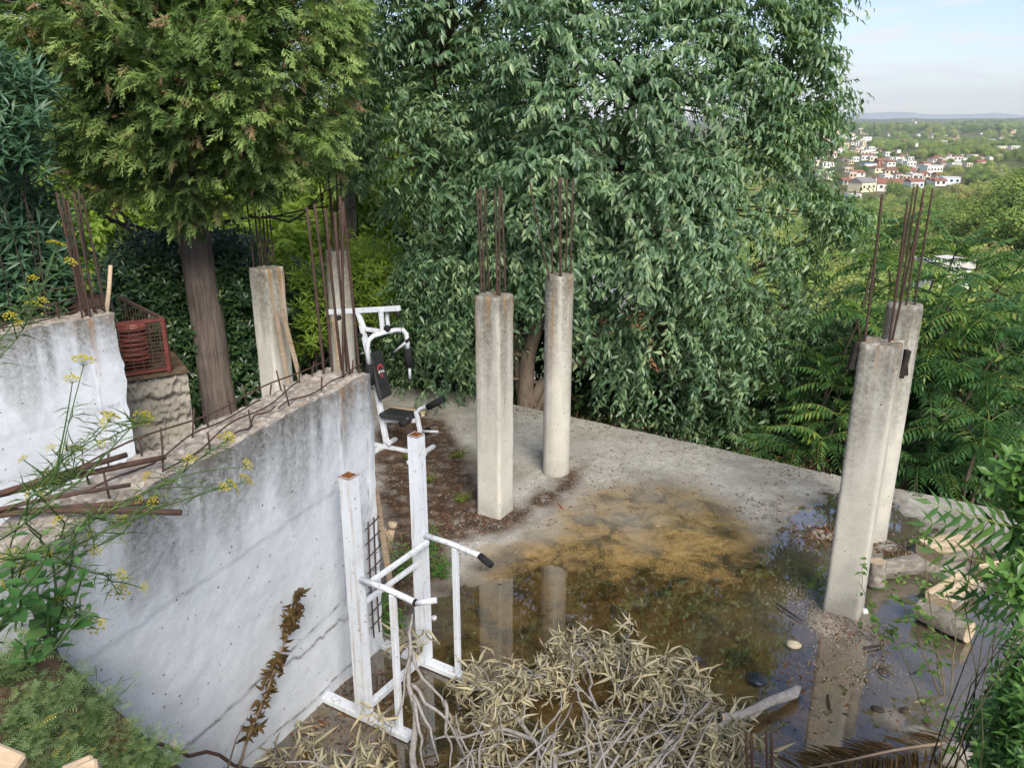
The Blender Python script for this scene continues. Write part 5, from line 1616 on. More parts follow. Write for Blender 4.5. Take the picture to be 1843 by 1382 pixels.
# ------------------------------------------------------------------ white dip stand
PA, PB = U(657, 1292), U(765, 1195)
sd_ = (PB - PA).normalized(); fd = Vector((sd_.y, -sd_.x, 0))       # fd: where the handles point
dip = thing('dip_stand', 'white steel dip stand with two open square posts, rust at the tops, beside the wall', 'exercise stand', (PA + PB) / 2, math.atan2(fd.y, fd.x))
hw = (PB - PA).length / 2
dip.location.z = .0
def dpart(name, fn, mat, smooth=False, parent=None):
    mb = MB(); fn(mb); return mb.build(name, MAT[mat], parent or dip, smooth)
for sg, hgt in ((-1, 1.965), (1, 2.01)):
    y_ = sg * hw
    def hollow(m, y_=y_, hgt=hgt):
        w, t = .046, .006
        o4 = [(-w, -w), (w, -w), (w, w), (-w, w)]; i4 = [(a * (w - t) / w, b * (w - t) / w) for a, b in o4]
        V = [(a, b + y_, z) for z in (.06, hgt) for a, b in o4] + [(a, b + y_, hgt) for a, b in i4]
        m.add(V, [(0, 1, 5, 4), (1, 2, 6, 5), (2, 3, 7, 6), (3, 0, 4, 7), (4, 5, 9, 8), (5, 6, 10, 9), (6, 7, 11, 10), (7, 4, 8, 11)])
    po = dpart('post', hollow, 'wpaint')
    def inner(m, y_=y_, hgt=hgt):
        w = .0405
        i4 = [(-w, -w), (w, -w), (w, w), (-w, w)]
        V = [(a, b + y_, z) for z in (hgt - .35, hgt + .001) for a, b in i4]
        m.add(V, [(4, 5, 1, 0), (5, 6, 2, 1), (6, 7, 3, 2), (7, 4, 0, 3), (0, 1, 2, 3)])
        w2 = .0475
        for (dx_, dy_, sx_, sy_) in ((0, -w2, .096, .004), (0, w2, .096, .004), (-w2, 0, .004, .092), (w2, 0, .004, .092)):
            m.box((dx_, y_ + dy_, hgt - .003), (sx_, sy_, .005))
    dpart('rusty_rim', inner, 'rustin', parent=po)
    dpart('foot', lambda m: m.box((.0, y_, .03), (.86, .085, .05), None, .005), 'wpaint')
    def handle(m):
        m.tube([(.045, y_, 1.19), (.28, y_, 1.19), (.50, y_, 1.17), (.56 if sg > 0 else .53, y_, 1.165)], .022, 12)
        if sg < 0: m.tube([(.53, y_, 1.165), (.66, y_ + .055, 1.20)], .021, 12)
    dpart('handle', handle, 'wpaint', True)
    if sg > 0:
        dpart('hand_grip', lambda m: m.tube([(.55, y_, 1.165), (.60, y_ - .01, 1.15), (.67, y_ - .02, 1.13)], .025, 12), 'foam', True)
    else:
        dpart('hand_grip', lambda m: m.tube([(.515, y_, 1.167), (.535, y_, 1.166)], .024, 12), 'foam', True)
    dpart('strut', lambda m: m.box((.33, y_, .61), (.042, .042, 1.11), None, .004), 'wpaint')
dpart('cross_bar', lambda m: m.box((.09, 0, 1.155), (.032, 2 * hw - .04, .032), None, .003), 'wpaint')
dpart('cross_bar', lambda m: m.box((.0, 0, .95), (.032, 2 * hw - .093, .032), None, .003), 'wpaint')
dpart('floor_bar', lambda m: m.box((.0, 0, .082), (.05, 2 * hw - .093, .05), None, .004), 'wpaint')

# ------------------------------------------------------------------ planks leaning on the left column
for (lab, bx, by, tx, ty) in (('narrow grey plank leaning on the square column, left one of the pair', 527, 742, 497, 562), ('narrow tan plank leaning on the square column, right one of the pair', 556, 742, 507, 556)):
    a = UY(bx, by, cL.y - .30); b = UY(tx, ty, cL.y - .24)
    a = a + (a - b).normalized() * max(0, (a.z - .03) / max(1e-3, (b - a).normalized().z))
    mb = MB(); mb.bar(a, b, .055, .02, (0, -1, .1), .003)
    o = mb.build('wooden_plank', MAT['oldwood']); tag(o, lab, 'plank', 'planks on the column')
a = UY(620, 690, crB.y - .35); b = UY(600, 570, crB.y - .2)
a.z = .03
mb = MB(); mb.bar(a, b, .06, .03, (0, -1, .1), .003)
tag(mb.build('wooden_plank', MAT['oldwood']), 'pale plank leaning on the round column behind the machine', 'plank')

# ------------------------------------------------------------------ rough block, red cage, pots, stake
A = UY(237, 690, 8.25); B = UY(336, 664, 8.55); zt = 1.56
A.z = B.z = 0
dv = (B - A).normalized(); nv = Vector((dv.y, -dv.x, 0))
L_ = (B - A).length; LL = L_ + .9
rb = thing('rough_concrete_block', 'rough block of crumbling concrete layers under the red cage', 'concrete block', B)
n1_, n2_ = 170, 90
u = np.linspace(0, 1, n1_); v = np.linspace(0, 1, n2_)
UU, VV = np.meshgrid(u, v)
# front face then round the right corner
lay = 0.05 * np.sin(VV * 3.2 * 6.28) ** 8
side = np.clip((UU - .72) / .28, 0, 1)
basep = np.array(B)[None, None] - np.array(dv)[None, None] * ((1 - np.clip(UU / .72, 0, 1)) * LL)[..., None] - np.array(nv)[None, None] * (side * 1.0)[..., None]
nn = np.array(nv)[None, None] * (1 - side)[..., None] + np.array(dv)[None, None] * side[..., None] * 1.0
dsp = .08 * fbm(UU * 12, VV * 8) + .075 * fbm(UU * 70, VV * 48) - lay + .10 * (1 - VV) * (.6 + fbm(VV * 4, 1 + 0 * VV))
PP = basep + nn * dsp[..., None]
PP[..., 2] = -.3 + VV * (zt + .3)
ii = np.arange(n1_ * n2_).reshape(n2_, n1_)
F = [np.stack([ii[:-1, :-1], ii[:-1, 1:], ii[1:, 1:], ii[1:, :-1]], -1).reshape(-1, 4)]
place_world(mesh_obj('block_body', np_mesh('block_body', PP.reshape(-1, 3), F, MAT['rough'], True)), rb)
mb = MB(); q0 = A - dv * .9
mb.add([q0 + nv * .03 + Vector((0, 0, zt)), B + nv * .03 + dv * .03 + Vector((0, 0, zt)), B - nv * 1.0 + dv * .03 + Vector((0, 0, zt)), q0 - nv * 1.0 + Vector((0, 0, zt))], [(0, 1, 2, 3)])
place_world(mb.build('soil_top', MAT['soil']), rb)
cage = thing('mesh_railing', 'red mesh railing enclosing stacked pots on the rough concrete block', 'railing', B + Vector((0, 0, zt)))
C0 = B - dv * .16 - nv * .12 + Vector((0, 0, zt)); hC = .60
fA = C0 - dv * 1.3; bA = C0 - nv * .9
def cg(name, fn, mat='redpaint'):
    mb = MB(); fn(mb); return place_world(mb.build(name, MAT[mat]), cage)
cg('corner_post', lambda m: m.bar(C0, C0 + Vector((0, 0, hC)), .045, .045, (1, 0, 0), .004))
cg('top_rail', lambda m: m.bar(C0 + Vector((0, 0, hC)), fA + Vector((0, 0, hC)), .035, .035))
cg('bottom_rail', lambda m: m.bar(C0 + Vector((0, 0, .04)), fA + Vector((0, 0, .04)), .03, .03))
cg('back_top_rail', lambda m: m.bar(C0 + Vector((0, 0, hC)), bA + Vector((-.5, .3, hC + .02)), .035, .035), 'rust2')
for k in range(13):
    p = C0 - dv * (.05 + k * .1)
    cg('mesh_wire', lambda m: m.tube([p + Vector((0, 0, .04)), p + Vector((0, 0, hC))], .005, 5), 'rust2')
for k in range(14):
    z_ = .07 + k * .04
    cg('mesh_wire', lambda m: m.tube([C0 + Vector((0, 0, z_)), fA + Vector((0, 0, z_))], .005, 5), 'rust2')
for k in range(14):
    p = C0.lerp(bA + Vector((-.5, .3, 0)), (k + .5) / 14)
    cg('back_bar', lambda m: m.tube([p + Vector((0, 0, .03)), p + Vector((0, 0, hC))], .006, 5), 'rust2')
stack0 = C0 - dv * .30 - nv * .26
for st, (off, n, r0) in enumerate(((0.0, 7, .155), (.42, 5, .12))):
    for k in range(n):
        p = stack0 - dv * off + Vector((random.uniform(-.008, .008), 0, .0 + .055 * k + (.03 if st else 0)))
        mb = MB(); mb.lathe((0, 0, 0), [(r0 * .74, .004), (r0 * .9, .13), (r0, .135), (r0 * 1.02, .17), (r0 * .96, .172), (r0 * .86, .13), (r0 * .7, .02)], 22)
        o = mb.build('flower_pot', MAT['terra'], None, True); o.location = p
        where = 'larger stack' if st == 0 else 'smaller stack on the left'
        tag(o, f'red plastic flower pot in the caged {where}, {ORD[k]} from the bottom', 'flower pot', 'nested red pots in the railing')
p = UY(191, 565, 7.55); q = UY(199, 478, 7.7)
mb = MB(); mb.tube([p - (q - p) * .8, p, p.lerp(q, .5) + Vector((.006, 0, 0)), q], [.024, .023, .021, .019], 10)
tag(mb.build('wooden_stake', MAT['newwood'], None, True), 'pale round wooden stake sticking up behind the left wall', 'stake')
# a brown oil drum behind the left wall
p = UY(158, 560, 8.3); 
mb = MB(); mb.lathe((0, 0, 0), [(.21, 0), (.215, .02), (.21, .04), (.205, .25), (.213, .27), (.205, .29), (.205, .50), (.213, .52), (.205, .54), (.21, .58), (.19, .60)], 26)
o = mb.build('rusty_drum', MAT['rust'], None, True); o.location = (p.x, p.y, zt); o.scale = (1, 1, 1.5)
tag(o, 'small rusty brown drum behind the bars of the left wall', 'drum')

# ------------------------------------------------------------------ loose bars lying on the long wall
for (lab, ax, ay, bx, by, r_, zA, zB) in (
    ('long rusty steel bar resting on the wall top, its upper end free', -70, 910, 228, 818, .0145, 2.62, 2.64),
    ('longest rusty steel bar lying along the wall top at the left', -70, 908, 298, 822, .0145, 2.60, 2.56),
    ('rusty steel bar at the left that points straight right over the wall face', -70, 921, 326, 922, .0145, 2.53, 2.52),
    ('rusty steel bar just above the one that points straight right', -70, 935, 285, 902, .0145, 2.53, 2.52),
    ('thin bent rusty bar across the wall top under the flowers', -40, 925, 235, 872, .010, 2.57, 2.55)):
    a = U(ax, ay, zA); b = U(bx, by, zB)
    mb = rod_mesh(a, b, r_, bend=.01)
    o = mb.build('steel_bar', MAT['rust2'], None, True)
    tag(o, lab, 'steel bar', 'loose steel bars on the wall')
# a black pipe and a cable hanging down over the wall at its left end
def face_pt(px, py, off=.03):
    d = ray(px, py); o = Vector((0, 0, CAM_Z)); nrm = (FW['T1'] - FW['T0']).cross(B0 - FW['T0']).normalized()
    if nrm.dot(o - FW['T0']) < 0: nrm = -nrm
    t = (FW['T0'] + nrm * off - o).dot(nrm) / d.dot(nrm)
    return o + d * t
mb = MB(); mb.tube([face_pt(60, 1085), face_pt(75, 1125), face_pt(100, 1180), face_pt(122, 1228)], .017, 10)
tag(mb.build('black_pipe', MAT['pad'], None, True), 'short black pipe leaning on the left end of the wall above the green plants', 'pipe')
mb = MB(); mb.tube([face_pt(180, 1275), face_pt(215, 1292), face_pt(240, 1318), face_pt(262, 1330), face_pt(300, 1342), face_pt(340, 1360), face_pt(372, 1352), face_pt(395, 1358), face_pt(420, 1376), face_pt(450, 1384), face_pt(485, 1382)], .011, 8)
tag(mb.build('rusty_rod', MAT['rust2'], None, True), 'bent rusty rod running along the foot of the wall at the bottom left', 'rod')
mb = MB(); mb.tube([face_pt(225, 1300), face_pt(262, 1338), face_pt(300, 1362), face_pt(325, 1380)], .008, 8)
tag(mb.build('white_cable', MAT['whiteink'], None, True), 'thin white spotted cable at the foot of the wall, bottom left', 'cable')
# ================================================================== firewood, stones and litter on the slab
def log(lab, px0, py0, px1, py1, r, kind, z=None, tilt=0.0):
    a = U(px0, py0, (z if z is not None else r) ); b = U(px1, py1, (z if z is not None else r) + tilt)
    L = (b - a).length; x = (b - a).normalized(); y = Vector((0, 0, 1)).cross(x).normalized(); zv = x.cross(y)
    root = thing('firewood_log', lab, 'log', a, 0, 'firewood logs at the right')
    n = 26; m = 14
    V = []; rng_ = random.Random(int(px0))
    ph = rng_.uniform(0, 6)
    for i in range(m + 1):
        t = i / m
        for k in range(n):
            an = 2 * math.pi * k / n
            rr_ = r * (1 + .07 * math.sin(an * 2 + ph) + .04 * math.sin(an * 5 + ph * 2 + t * 3) + rng_.uniform(-.02, .02))
            c_, s_ = math.cos(an) * rr_, math.sin(an) * rr_
            if kind == 'split': s_ = min(s_, r * .22 + .006 * math.sin(c_ * 60 + t * 3) + .004 * math.sin(c_ * 140))
            if kind == 'quarter':
                s_ = min(s_, r * .30 + .016 * math.sin(c_ * 70 + t * 5)); c_ = min(c_, r * .45 + .012 * math.sin(s_ * 80))
            V.append(x * (t * L) + y * c_ + zv * s_)
    F = []
    for i in range(m):
        for k in range(n):
            k2 = (k + 1) % n; F.append((i * n + k, i * n + k2, (i + 1) * n + k2, (i + 1) * n + k))
    mb = MB(); mb.add(V, F); mb.build('bark', MAT['logbark'], root, kind == 'round')
    mb = MB(); mb.add([V[k] - x * .002 for k in range(n)], [tuple(range(n))[::-1]]); mb.build('cut_end', MAT['splitwood'], root)
    mb = MB(); mb.add([V[m * n + k] + x * .002 for k in range(n)], [tuple(range(n))]); mb.build('cut_end', MAT['splitwood'], root)
    if kind != 'round':
        mb = MB(); up_ = zv * .004
        top_ks = [k for k in range(n) if (math.sin(2 * math.pi * k / n) > .15)]
        vs = []; fs = []
        for i in range(m + 1):
            for k in top_ks: vs.append(V[i * n + k] + up_)
        w_ = len(top_ks)
        for i in range(m):
            for k in range(w_ - 1): fs.append((i * w_ + k, i * w_ + k + 1, (i + 1) * w_ + k + 1, (i + 1) * w_ + k))
        mb.add(vs, fs); mb.build('split_face', MAT['splitwood'], root)
    return root
log('split log with a bright ribbed top lying furthest back among the firewood', 1672, 990, 1742, 976, .17, 'split', .13)
log('round whitish log lying in the puddle right behind the square column', 1578, 1026, 1650, 1014, .10, 'round', .11)
log('short brown log standing on end against the square column', 1578, 1052, 1580, 1010, .075, 'round', .02, .24)
log('pale split log in the middle of the firewood, half behind leaves', 1690, 1080, 1745, 1042, .12, 'split', .11)
log('round mossy log lying nearest, pointing to the bush at the right', 1655, 1095, 1745, 1138, .10, 'round', .10)
log('dark split log at the right edge behind the leaves', 1770, 1030, 1850, 1015, .10, 'split', .08)
log('small brown stick of firewood at the back right', 1742, 953, 1772, 962, .022, 'round', .03)

def stone(name, lab, cat, px, py, size, mat, seed, flat=.7, group=None, z0=None):
    p = U(px, py)
    rng_ = np.random.default_rng(seed)
    nu, nv_ = 22, 13
    th = np.linspace(0, 2 * np.pi, nu, endpoint=False); ph = np.linspace(0, np.pi, nv_)
    T, Pp = np.meshgrid(th, ph)
    d = np.stack([np.sin(Pp) * np.cos(T), np.sin(Pp) * np.sin(T), np.cos(Pp)], -1)
    r_ = 1 + .28 * fbm(d[..., 0] * 1.6 + seed, d[..., 1] * 1.6, d[..., 2] * 1.6) + .12 * fbm(d[..., 0] * 5 + seed, d[..., 1] * 5, d[..., 2] * 5)
    V = d * r_[..., None] * np.array(size)[None, None] / 2 * np.array([1, 1, flat])
    ii = np.arange(nu * nv_).reshape(nv_, nu); j = np.roll(ii, -1, 1)
    o = mesh_obj(name, np_mesh(name, V.reshape(-1, 3), [np.stack([ii[1:], j[1:], j[:-1], ii[:-1]], -1).reshape(-1, 4)], mat, True))
    o.location = (p.x, p.y, max(slab_h(p.x, p.y), -.02) + size[2] * flat * .28); o.rotation_euler[2] = seed
    return tag(o, lab, cat, group)
MAT['stone'] = simple_mat('pale_limestone', (.55, .48, .35), (.36, .31, .22), 14, .9, .2, .5)
MAT['bag'] = simple_mat('shiny_black_plastic', (.018, .024, .032), (.010, .012, .016), 18, .18, .6, .9)
MAT['darkwood'] = simple_mat('wet_dark_wood', (.075, .055, .04), (.03, .022, .017), 18, .7, .3, .6)
stone('stone', 'pale yellow stone lying alone in the puddle left of the right column', 'stone', 1429, 1160, (.12, .09, .10), MAT['stone'], 3)
stone('plastic_bag', 'crumpled shiny black plastic bag in the puddle', 'bag', 1362, 1222, (.16, .15, .12), MAT['bag'], 5, .6)
stone('stone', 'small white stone against the foot of the right square column', 'stone', 1556, 1100, (.06, .06, .08), MAT['whiteink'], 6, .9)
stone('concrete_chunk', 'round lump of rough concrete at the bottom right under the bush', 'concrete', 1718, 1368, (.26, .24, .20), MAT['rough'], 7, .7)
stone('stone', 'white stone by the foot of the dip stand', 'stone', 781, 1112, (.06, .05, .05), MAT['whiteink'], 8, .7)
for i, (x_, y_, s_) in enumerate(((1590, 1207, .13), (1580, 1278, .10), (1628, 1278, .09), (1668, 1300, .08))):
    stone('rotten_wood_piece', f'dark rotten wood lump in the puddle at the right, {ORD[i]} from the left', 'wood', x_, y_, (s_, s_ * .6, .05), MAT['darkwood'], 11 + i, .7, 'dark rotten lumps')
for i, (x0, y0, x1, y1, lab) in enumerate(((1398, 1086, 1446, 1117, 'thin dark stick in the puddle left of the right column'), (1555, 1168, 1592, 1160, 'short dark stick right of the right column foot'), (1003, 905, 1013, 916, 'orange brick splinter near the middle column'), (1490, 1250, 1494, 1270, 'brown stick in the column reflection'))):
    mb = MB(); a, b = U(x0, y0, .02), U(x1, y1, .02); mb.tube(limb_path(a, b, 0, .03, 5), [.009, .011, .01, .009, .006], 6)
    tag(mb.build('stick', MAT['terra'] if 'brick' in lab else MAT['darkwood'], None, True), lab, 'stick')

# gravel and leaf litter: uncountable
def scatter_stuff(name, label, cat, n, sampler, size, mat, tpl, seed, zoff=.004, flat=True):
    rng_ = np.random.default_rng(seed)
    pts_ = sampler(rng_, n)
    P = np.array([(a, b, max(slab_h(a, b), 0.0 if zoff > .003 else -1) + zoff) for a, b in pts_])
    m = len(P)
    a = rng_.uniform(0, 6.28, m)
    D = np.stack([np.cos(a), np.sin(a), rng_.normal(0, .15, m)], -1)
    N = unit(np.stack([rng_.normal(0, .3, m), rng_.normal(0, .3, m), np.ones(m)], -1))
    S = rng_.uniform(size[0], size[1], m)
    V, F, k = batch(tpl, P, D, N, S)
    o = mesh_obj(name, np_mesh(name, V, F, mat, False, {'rnd': np.repeat(rng_.random(m), k)}))
    return tag(o, label, cat, kind='stuff')
PEB = (np.array([[-.5, 0, 0], [0, -.4, 0], [.5, 0, 0], [0, .4, 0], [.08, .03, .38], [-.2, -.15, .3]], float), [np.array([[0, 1, 5], [1, 2, 4], [2, 3, 4], [3, 0, 5], [1, 4, 5], [3, 5, 4]])])
def rmat(name, stops, rough=.85):
    s = NT(name); s.base(s.ramp(s.attr('rnd'), stops), rough, .25); return s.m
MAT['gravel'] = rmat('mixed_gravel', [(0, (.12, .095, .065)), (.4, (.27, .23, .175)), (.75, (.40, .36, .30)), (.92, (.26, .12, .075)), (1, (.58, .56, .52))])
MAT['litter'] = rmat('dead_leaf_litter', [(0, (.035, .022, .015)), (.4, (.10, .045, .022)), (.75, (.19, .075, .032)), (.92, (.30, .20, .09)), (1, (.42, .36, .24))])
def near(cpts):
    def f(rng_, n):
        k = rng_.integers(0, len(cpts), n); out = []
        for i in k:
            p, r = cpts[i]
            q = rng_.normal(0, r, 2)
            out.append((p.x + q[0], p.y + q[1] * 1.0))
        return out
    return f
scatter_stuff('gravel', 'small gravel and chips strewn over the slab', 'gravel', 8000, near([(U(905, 940), .35), (U(980, 900), .35), (U(1000, 860), .3), (U(820, 850), .5), (U(800, 780), .5), (U(1100, 800), .6), (U(1250, 830), .8), (U(1520, 1130), .14), (U(1560, 1140), .14), (U(1470, 1100), .16), (U(1500, 1120), .1), (U(1690, 1010), .3), (U(1730, 1000), .25), (U(850, 960), .3), (U(1450, 1070), .15), (U(1540, 1200), .2)]), (.004, .017), MAT['gravel'], PEB, 61)
scatter_stuff('leaf_litter', 'brown dead leaves and needles strewn over the slab', 'dead leaves', 5200, near([(U(720, 860), .35), (U(720, 960), .3), (U(760, 900), .4), (U(800, 950), .3), (U(740, 790), .3), (U(700, 1060), .2), (U(1090, 770), .35), (U(950, 745), .3), (U(1250, 815), .4), (U(1440, 850), .3), (U(1450, 965), .14), (U(1490, 960), .1), (U(1590, 985), .15), (U(1100, 900), .6), (U(1370, 915), .3), (U(1520, 1130), .15), (U(1060, 860), .4), (U(660, 1240), .2), (U(600, 1300), .2), (U(1500, 1250), .5)]), (.02, .075), MAT['litter'], leaf_tpl_low(.2, .2, .2), 62)

# green weeds by the dip stand, moss by the machine
WEED = leaf_tpl_low(.30, .12, .18)
MAT['weed'] = leaf_mat('fresh_weed_leaf', [(0, (.06, .16, .03)), (.6, (.11, .26, .05)), (1, (.22, .36, .09))], .35, .5, .3)
MAT['moss'] = leaf_mat('yellow_green_weed', [(0, (.09, .15, .02)), (.6, (.19, .25, .04)), (1, (.32, .36, .08))], .35, .6, .2)
def herb(name, lab, base, stems, h, spread, leaf_len, mat, seed, tpl=WEED, per=16, n_obj=60, cat='plant', group=None, thin=.004, lean=(0, 0), stemmat='stem', bushy=1.0):
    rng_ = np.random.default_rng(seed); random.seed(seed)
    root = thing(name, lab, cat, base, 0, group)
    mb = MB(); P = []; D = []; N = []; S = []; rv = []
    for k in range(stems):
        a = rng_.uniform(0, 6.28); sp = spread * rng_.uniform(.3, 1)
        tip = Vector(base) + Vector((math.cos(a) * sp + lean[0], math.sin(a) * sp + lean[1], h * rng_.uniform(.6, 1.05)))
        pts = limb_path(base, tip, .02, .07, 8)
        mb.tube(pts, list(np.linspace(thin, thin * .4, 8)), 5, False)
        for i in range(per):
            t = .12 + .88 * (i + rng_.random()) / per
            f = t * 7; i0 = min(6, int(f)); p = pts[i0].lerp(pts[i0 + 1], f - i0)
            tg = (pts[i0 + 1] - pts[i0]).normalized()
            an = i * 2.4 + k
            rad = Vector((math.cos(an), math.sin(an), .1))
            P.append(list(p + rad * leaf_len * .15 * bushy)); D.append(list((rad * .9 + tg * .5 + Vector((0, 0, -.15))).normalized())); N.append([rad.x * -.2 + rng_.normal(0, .2), rad.y * -.2 + rng_.normal(0, .2), 1]); S.append(leaf_len * rng_.uniform(.6, 1.15) * (1.1 - .5 * t)); rv.append(min(.99, max(0, rng_.normal(.45, .2) + .25 * (t > .85))))
    place_world(mb.build('stem', MAT[stemmat], None, True), root)
    foliage(root, tpl, np.array(P), np.array(D), np.array(N), np.array(S), rv, mat, n_obj, 'foliage', 'leaf')
    return root
for i, (x_, y_, h_, sp, lab) in enumerate(((712, 1150, .42, .14, 'green weed in front of the wall end, left of the far white post'), (722, 1060, .60, .16, 'tall green weed behind the far white post, by the wall end'), (795, 1045, .34, .20, 'green weed right of the far white post'), (770, 1010, .40, .15, 'green weed behind the far white post, upper one'), (700, 1120, .30, .1, 'small green weed at the foot of the wall end'))):
    p = U(x_, y_); p.z = slab_h(p.x, p.y)
    herb('green_weed', lab, p, 11, h_, sp, .085, MAT['weed'], 120 + i, per=15, n_obj=90, group='weeds by the dip stand')
for i, (x_, y_, r_, lab) in enumerate(((825, 825, .26, 'low yellow-green weed patch right of the machine feet'), (830, 905, .14, 'small bright green weed tuft beside the middle square column'), (770, 870, .16, 'low weed patch behind the far white post'), (735, 830, .1, 'tiny weed tuft by the machine foot'))):
    p = U(x_, y_); p.z = slab_h(p.x, p.y)
    herb('low_weed', lab, p, 26, .09, r_, .05, MAT['moss'], 140 + i, per=7, n_obj=40, group='low weeds around the machine', thin=.002)
# broken pipe joint and board against the wall end
mb = MB(); p = U(700, 1000, .0)
mb.tube([p + Vector((0, 0, .0)), p + Vector((.02, 0, .2)), p + Vector((.05, 0, .34))], [.035, .036, .036], 14); mb.tube([p + Vector((.045, 0, .32)), p + Vector((.06, 0, .38))], [.045, .045], 14)
mb.tube([p + Vector((.01, 0, .2)), p + Vector((-.06, 0, .31))], [.034, .034], 12)
tag(mb.build('pipe_joint', MAT['newwood'], None, True), 'old tan branching pipe standing behind the end of the long wall', 'pipe')
mb = MB(); a = U(716, 1135, .02); b = UY(676, 880, a.y + .12); mb.bar(a, b, .05, .02, (0, -1, .2), .003)
tag(mb.build('wooden_board', MAT['oldwood']), 'thin brown board leaning upright against the end of the long wall', 'board')
mb = MB(); a = U(690, 745, .04); b = U(765, 745, .04); mb.bar(a, b, .16, .04, (0, 0, 1), .004); mb.bar(a + Vector((.05, .1, .05)), b + Vector((-.1, -.03, .05)), .12, .03, (0, 0, 1), .004)
tag(mb.build('scrap_boards', MAT['newwood']), 'pale scrap boards lying on the ground behind the machine seat', 'boards')

MAT['withered'] = leaf_mat('withered_brown_leaf', [(0, (.05, .030, .012)), (.5, (.13, .085, .03)), (1, (.22, .16, .07))], .2, .8, .2, (1.2, 1.0, .6))
# ================================================================== cut boughs with dry leaves
MAT['dry'] = leaf_mat('dry_olive_tan_leaf', [(0, (.17, .125, .065)), (.3, (.36, .32, .21)), (.65, (.50, .46, .34)), (.88, (.55, .45, .27)), (1, (.38, .40, .27))], .22, .7, .2, (1.2, 1.1, .7))
DRY = leaf_tpl(.15, .38, .55, .45)
def bough(lab, paths, clumps, seed, r0=.022, leaf_len=.125, per=21, n_obj=300, tips=()):
    """paths: list of px/z polylines; clumps: (px, py, z, radius)"""
    rng_ = np.random.default_rng(seed); random.seed(seed)
    pts0 = U(*paths[0][0])
    root = thing('dead_bough', lab, 'dead branch', (pts0.x, pts0.y, 0), 0, 'cut boughs with dry leaves piled at the front')
    mb = MB(); nodes = []
    for k, path in enumerate(paths):
        P3 = [U(x_, y_, z_ * (1 if r0 > .025 else (.62 if r0 > .021 else .45))) for (x_, y_, z_) in path]
        # refine with wobble
        fine = []
        for a, b in zip(P3[:-1], P3[1:]):
            fine += limb_path(a, b, 0, .09, 5)[:-1]
        fine.append(P3[-1])
        r = r0 if k == 0 else r0 * random.uniform(.35, .6)
        mb.tube(fine, list(np.linspace(r, r * .3, len(fine))), 7, jit=.06)
        nodes += fine
    P = []; D = []; N = []; S = []; rv = []
    for (x_, y_, z_, rad) in clumps:
        c = U(x_, y_, z_ * (1 if r0 > .025 else .45))
        a = min(nodes, key=lambda q: (q - c).length)
        tw = limb_path(a, c, .06, .1, 6)
        mb.tube(tw, list(np.linspace(.005, .002, 6)), 5, False)
        ax = (c - a).normalized() if (c - a).length > .02 else Vector((0, 0, 1))
        ax = (ax + Vector((rng_.normal(0, .4), rng_.normal(0, .4), .25))).normalized()
        tone = rng_.normal(0, .12)
        for j in range(3):
            sub = c + Vector(rng_.normal(0, rad * .55, 3)); sub.z = max(.03, sub.z)
            mb.tube([tw[3], tw[3].lerp(sub, .5) + Vector((0, 0, .02)), sub], [.0024, .0018, .0012], 4, False)
            m_ = per // 3
            for i in range(m_):
                dv = Vector(rng_.normal(0, 1, 3)) * 1.0 + ax * .6 + Vector((0, 0, -.45))
                dv.normalize()
                p = sub + Vector(rng_.normal(0, rad * .16, 3)); p.z = max(.02, p.z)
                P.append(list(p)); D.append(list(dv)); N.append(list(rng_.normal(0, 1, 3) + np.array([0, -.3, .6]))); S.append(leaf_len * rng_.uniform(.45, 1.3)); rv.append(min(.99, max(0, rng_.normal(.5, .2) + tone)))
    place_world(mb.build('branch', MAT['greybranch'], None, True), root)
    if P:
        foliage(root, DRY, np.array(P), np.array(D), np.array(N), np.array(S), rv, MAT['dry'], n_obj, 'dry_leaves', 'dry_leaf')
    return root
rs = random.Random(3)
def cl(pts, n, jx, jy, z0, z1, rad=.10):
    out = []
    for k in range(n):
        x_, y_ = rs.choice(pts)
        out.append((x_ + rs.gauss(0, jx), y_ + rs.gauss(0, jy), rs.uniform(z0, z1), rs.uniform(rad * .7, rad * 1.3)))
    return out
bough('tall forked grey bough leaning on the dip stand, nearly leafless', [[(752, 1400, .05), (748, 1300, .22), (735, 1215, .45), (738, 1150, .60), (742, 1105, .72)], [(738, 1160, .58), (745, 1180, .5), (760, 1220, .36), (795, 1255, .25), (815, 1300, .12), (835, 1340, .06)], [(740, 1230, .4), (765, 1265, .28), (800, 1290, .2), (830, 1345, .1), (850, 1390, .05)],
      [(744, 1250, .36), (775, 1310, .22), (790, 1370, .1)], [(738, 1180, .55), (728, 1240, .4), (700, 1330, .12)], [(800, 1260, .24), (802, 1320, .12), (810, 1390, .06)], [(745, 1260, .35), (760, 1330, .2), (765, 1400, .1)]],
      cl([(738, 1170), (735, 1150), (660, 1320), (700, 1350)], 7, 14, 18, .25, .5, .06), 201, .026, .13, 14)
bough('dry leafy bough at the left of the pile, from the dip stand to the middle', [[(990, 1420, .08), (960, 1330, .2), (920, 1280, .32), (880, 1240, .36)], [(960, 1330, .2), (905, 1320, .26), (860, 1270, .3)], [(940, 1300, .28), (955, 1240, .34), (960, 1215, .36)], [(990, 1420, .1), (900, 1380, .2), (830, 1370, .22)]],
      cl([(850, 1225), (885, 1215), (915, 1205), (945, 1215), (975, 1210), (990, 1200), (860, 1260), (900, 1250), (960, 1230), (880, 1290), (835, 1240)], 34, 16, 14, .22, .42), 202, .02)
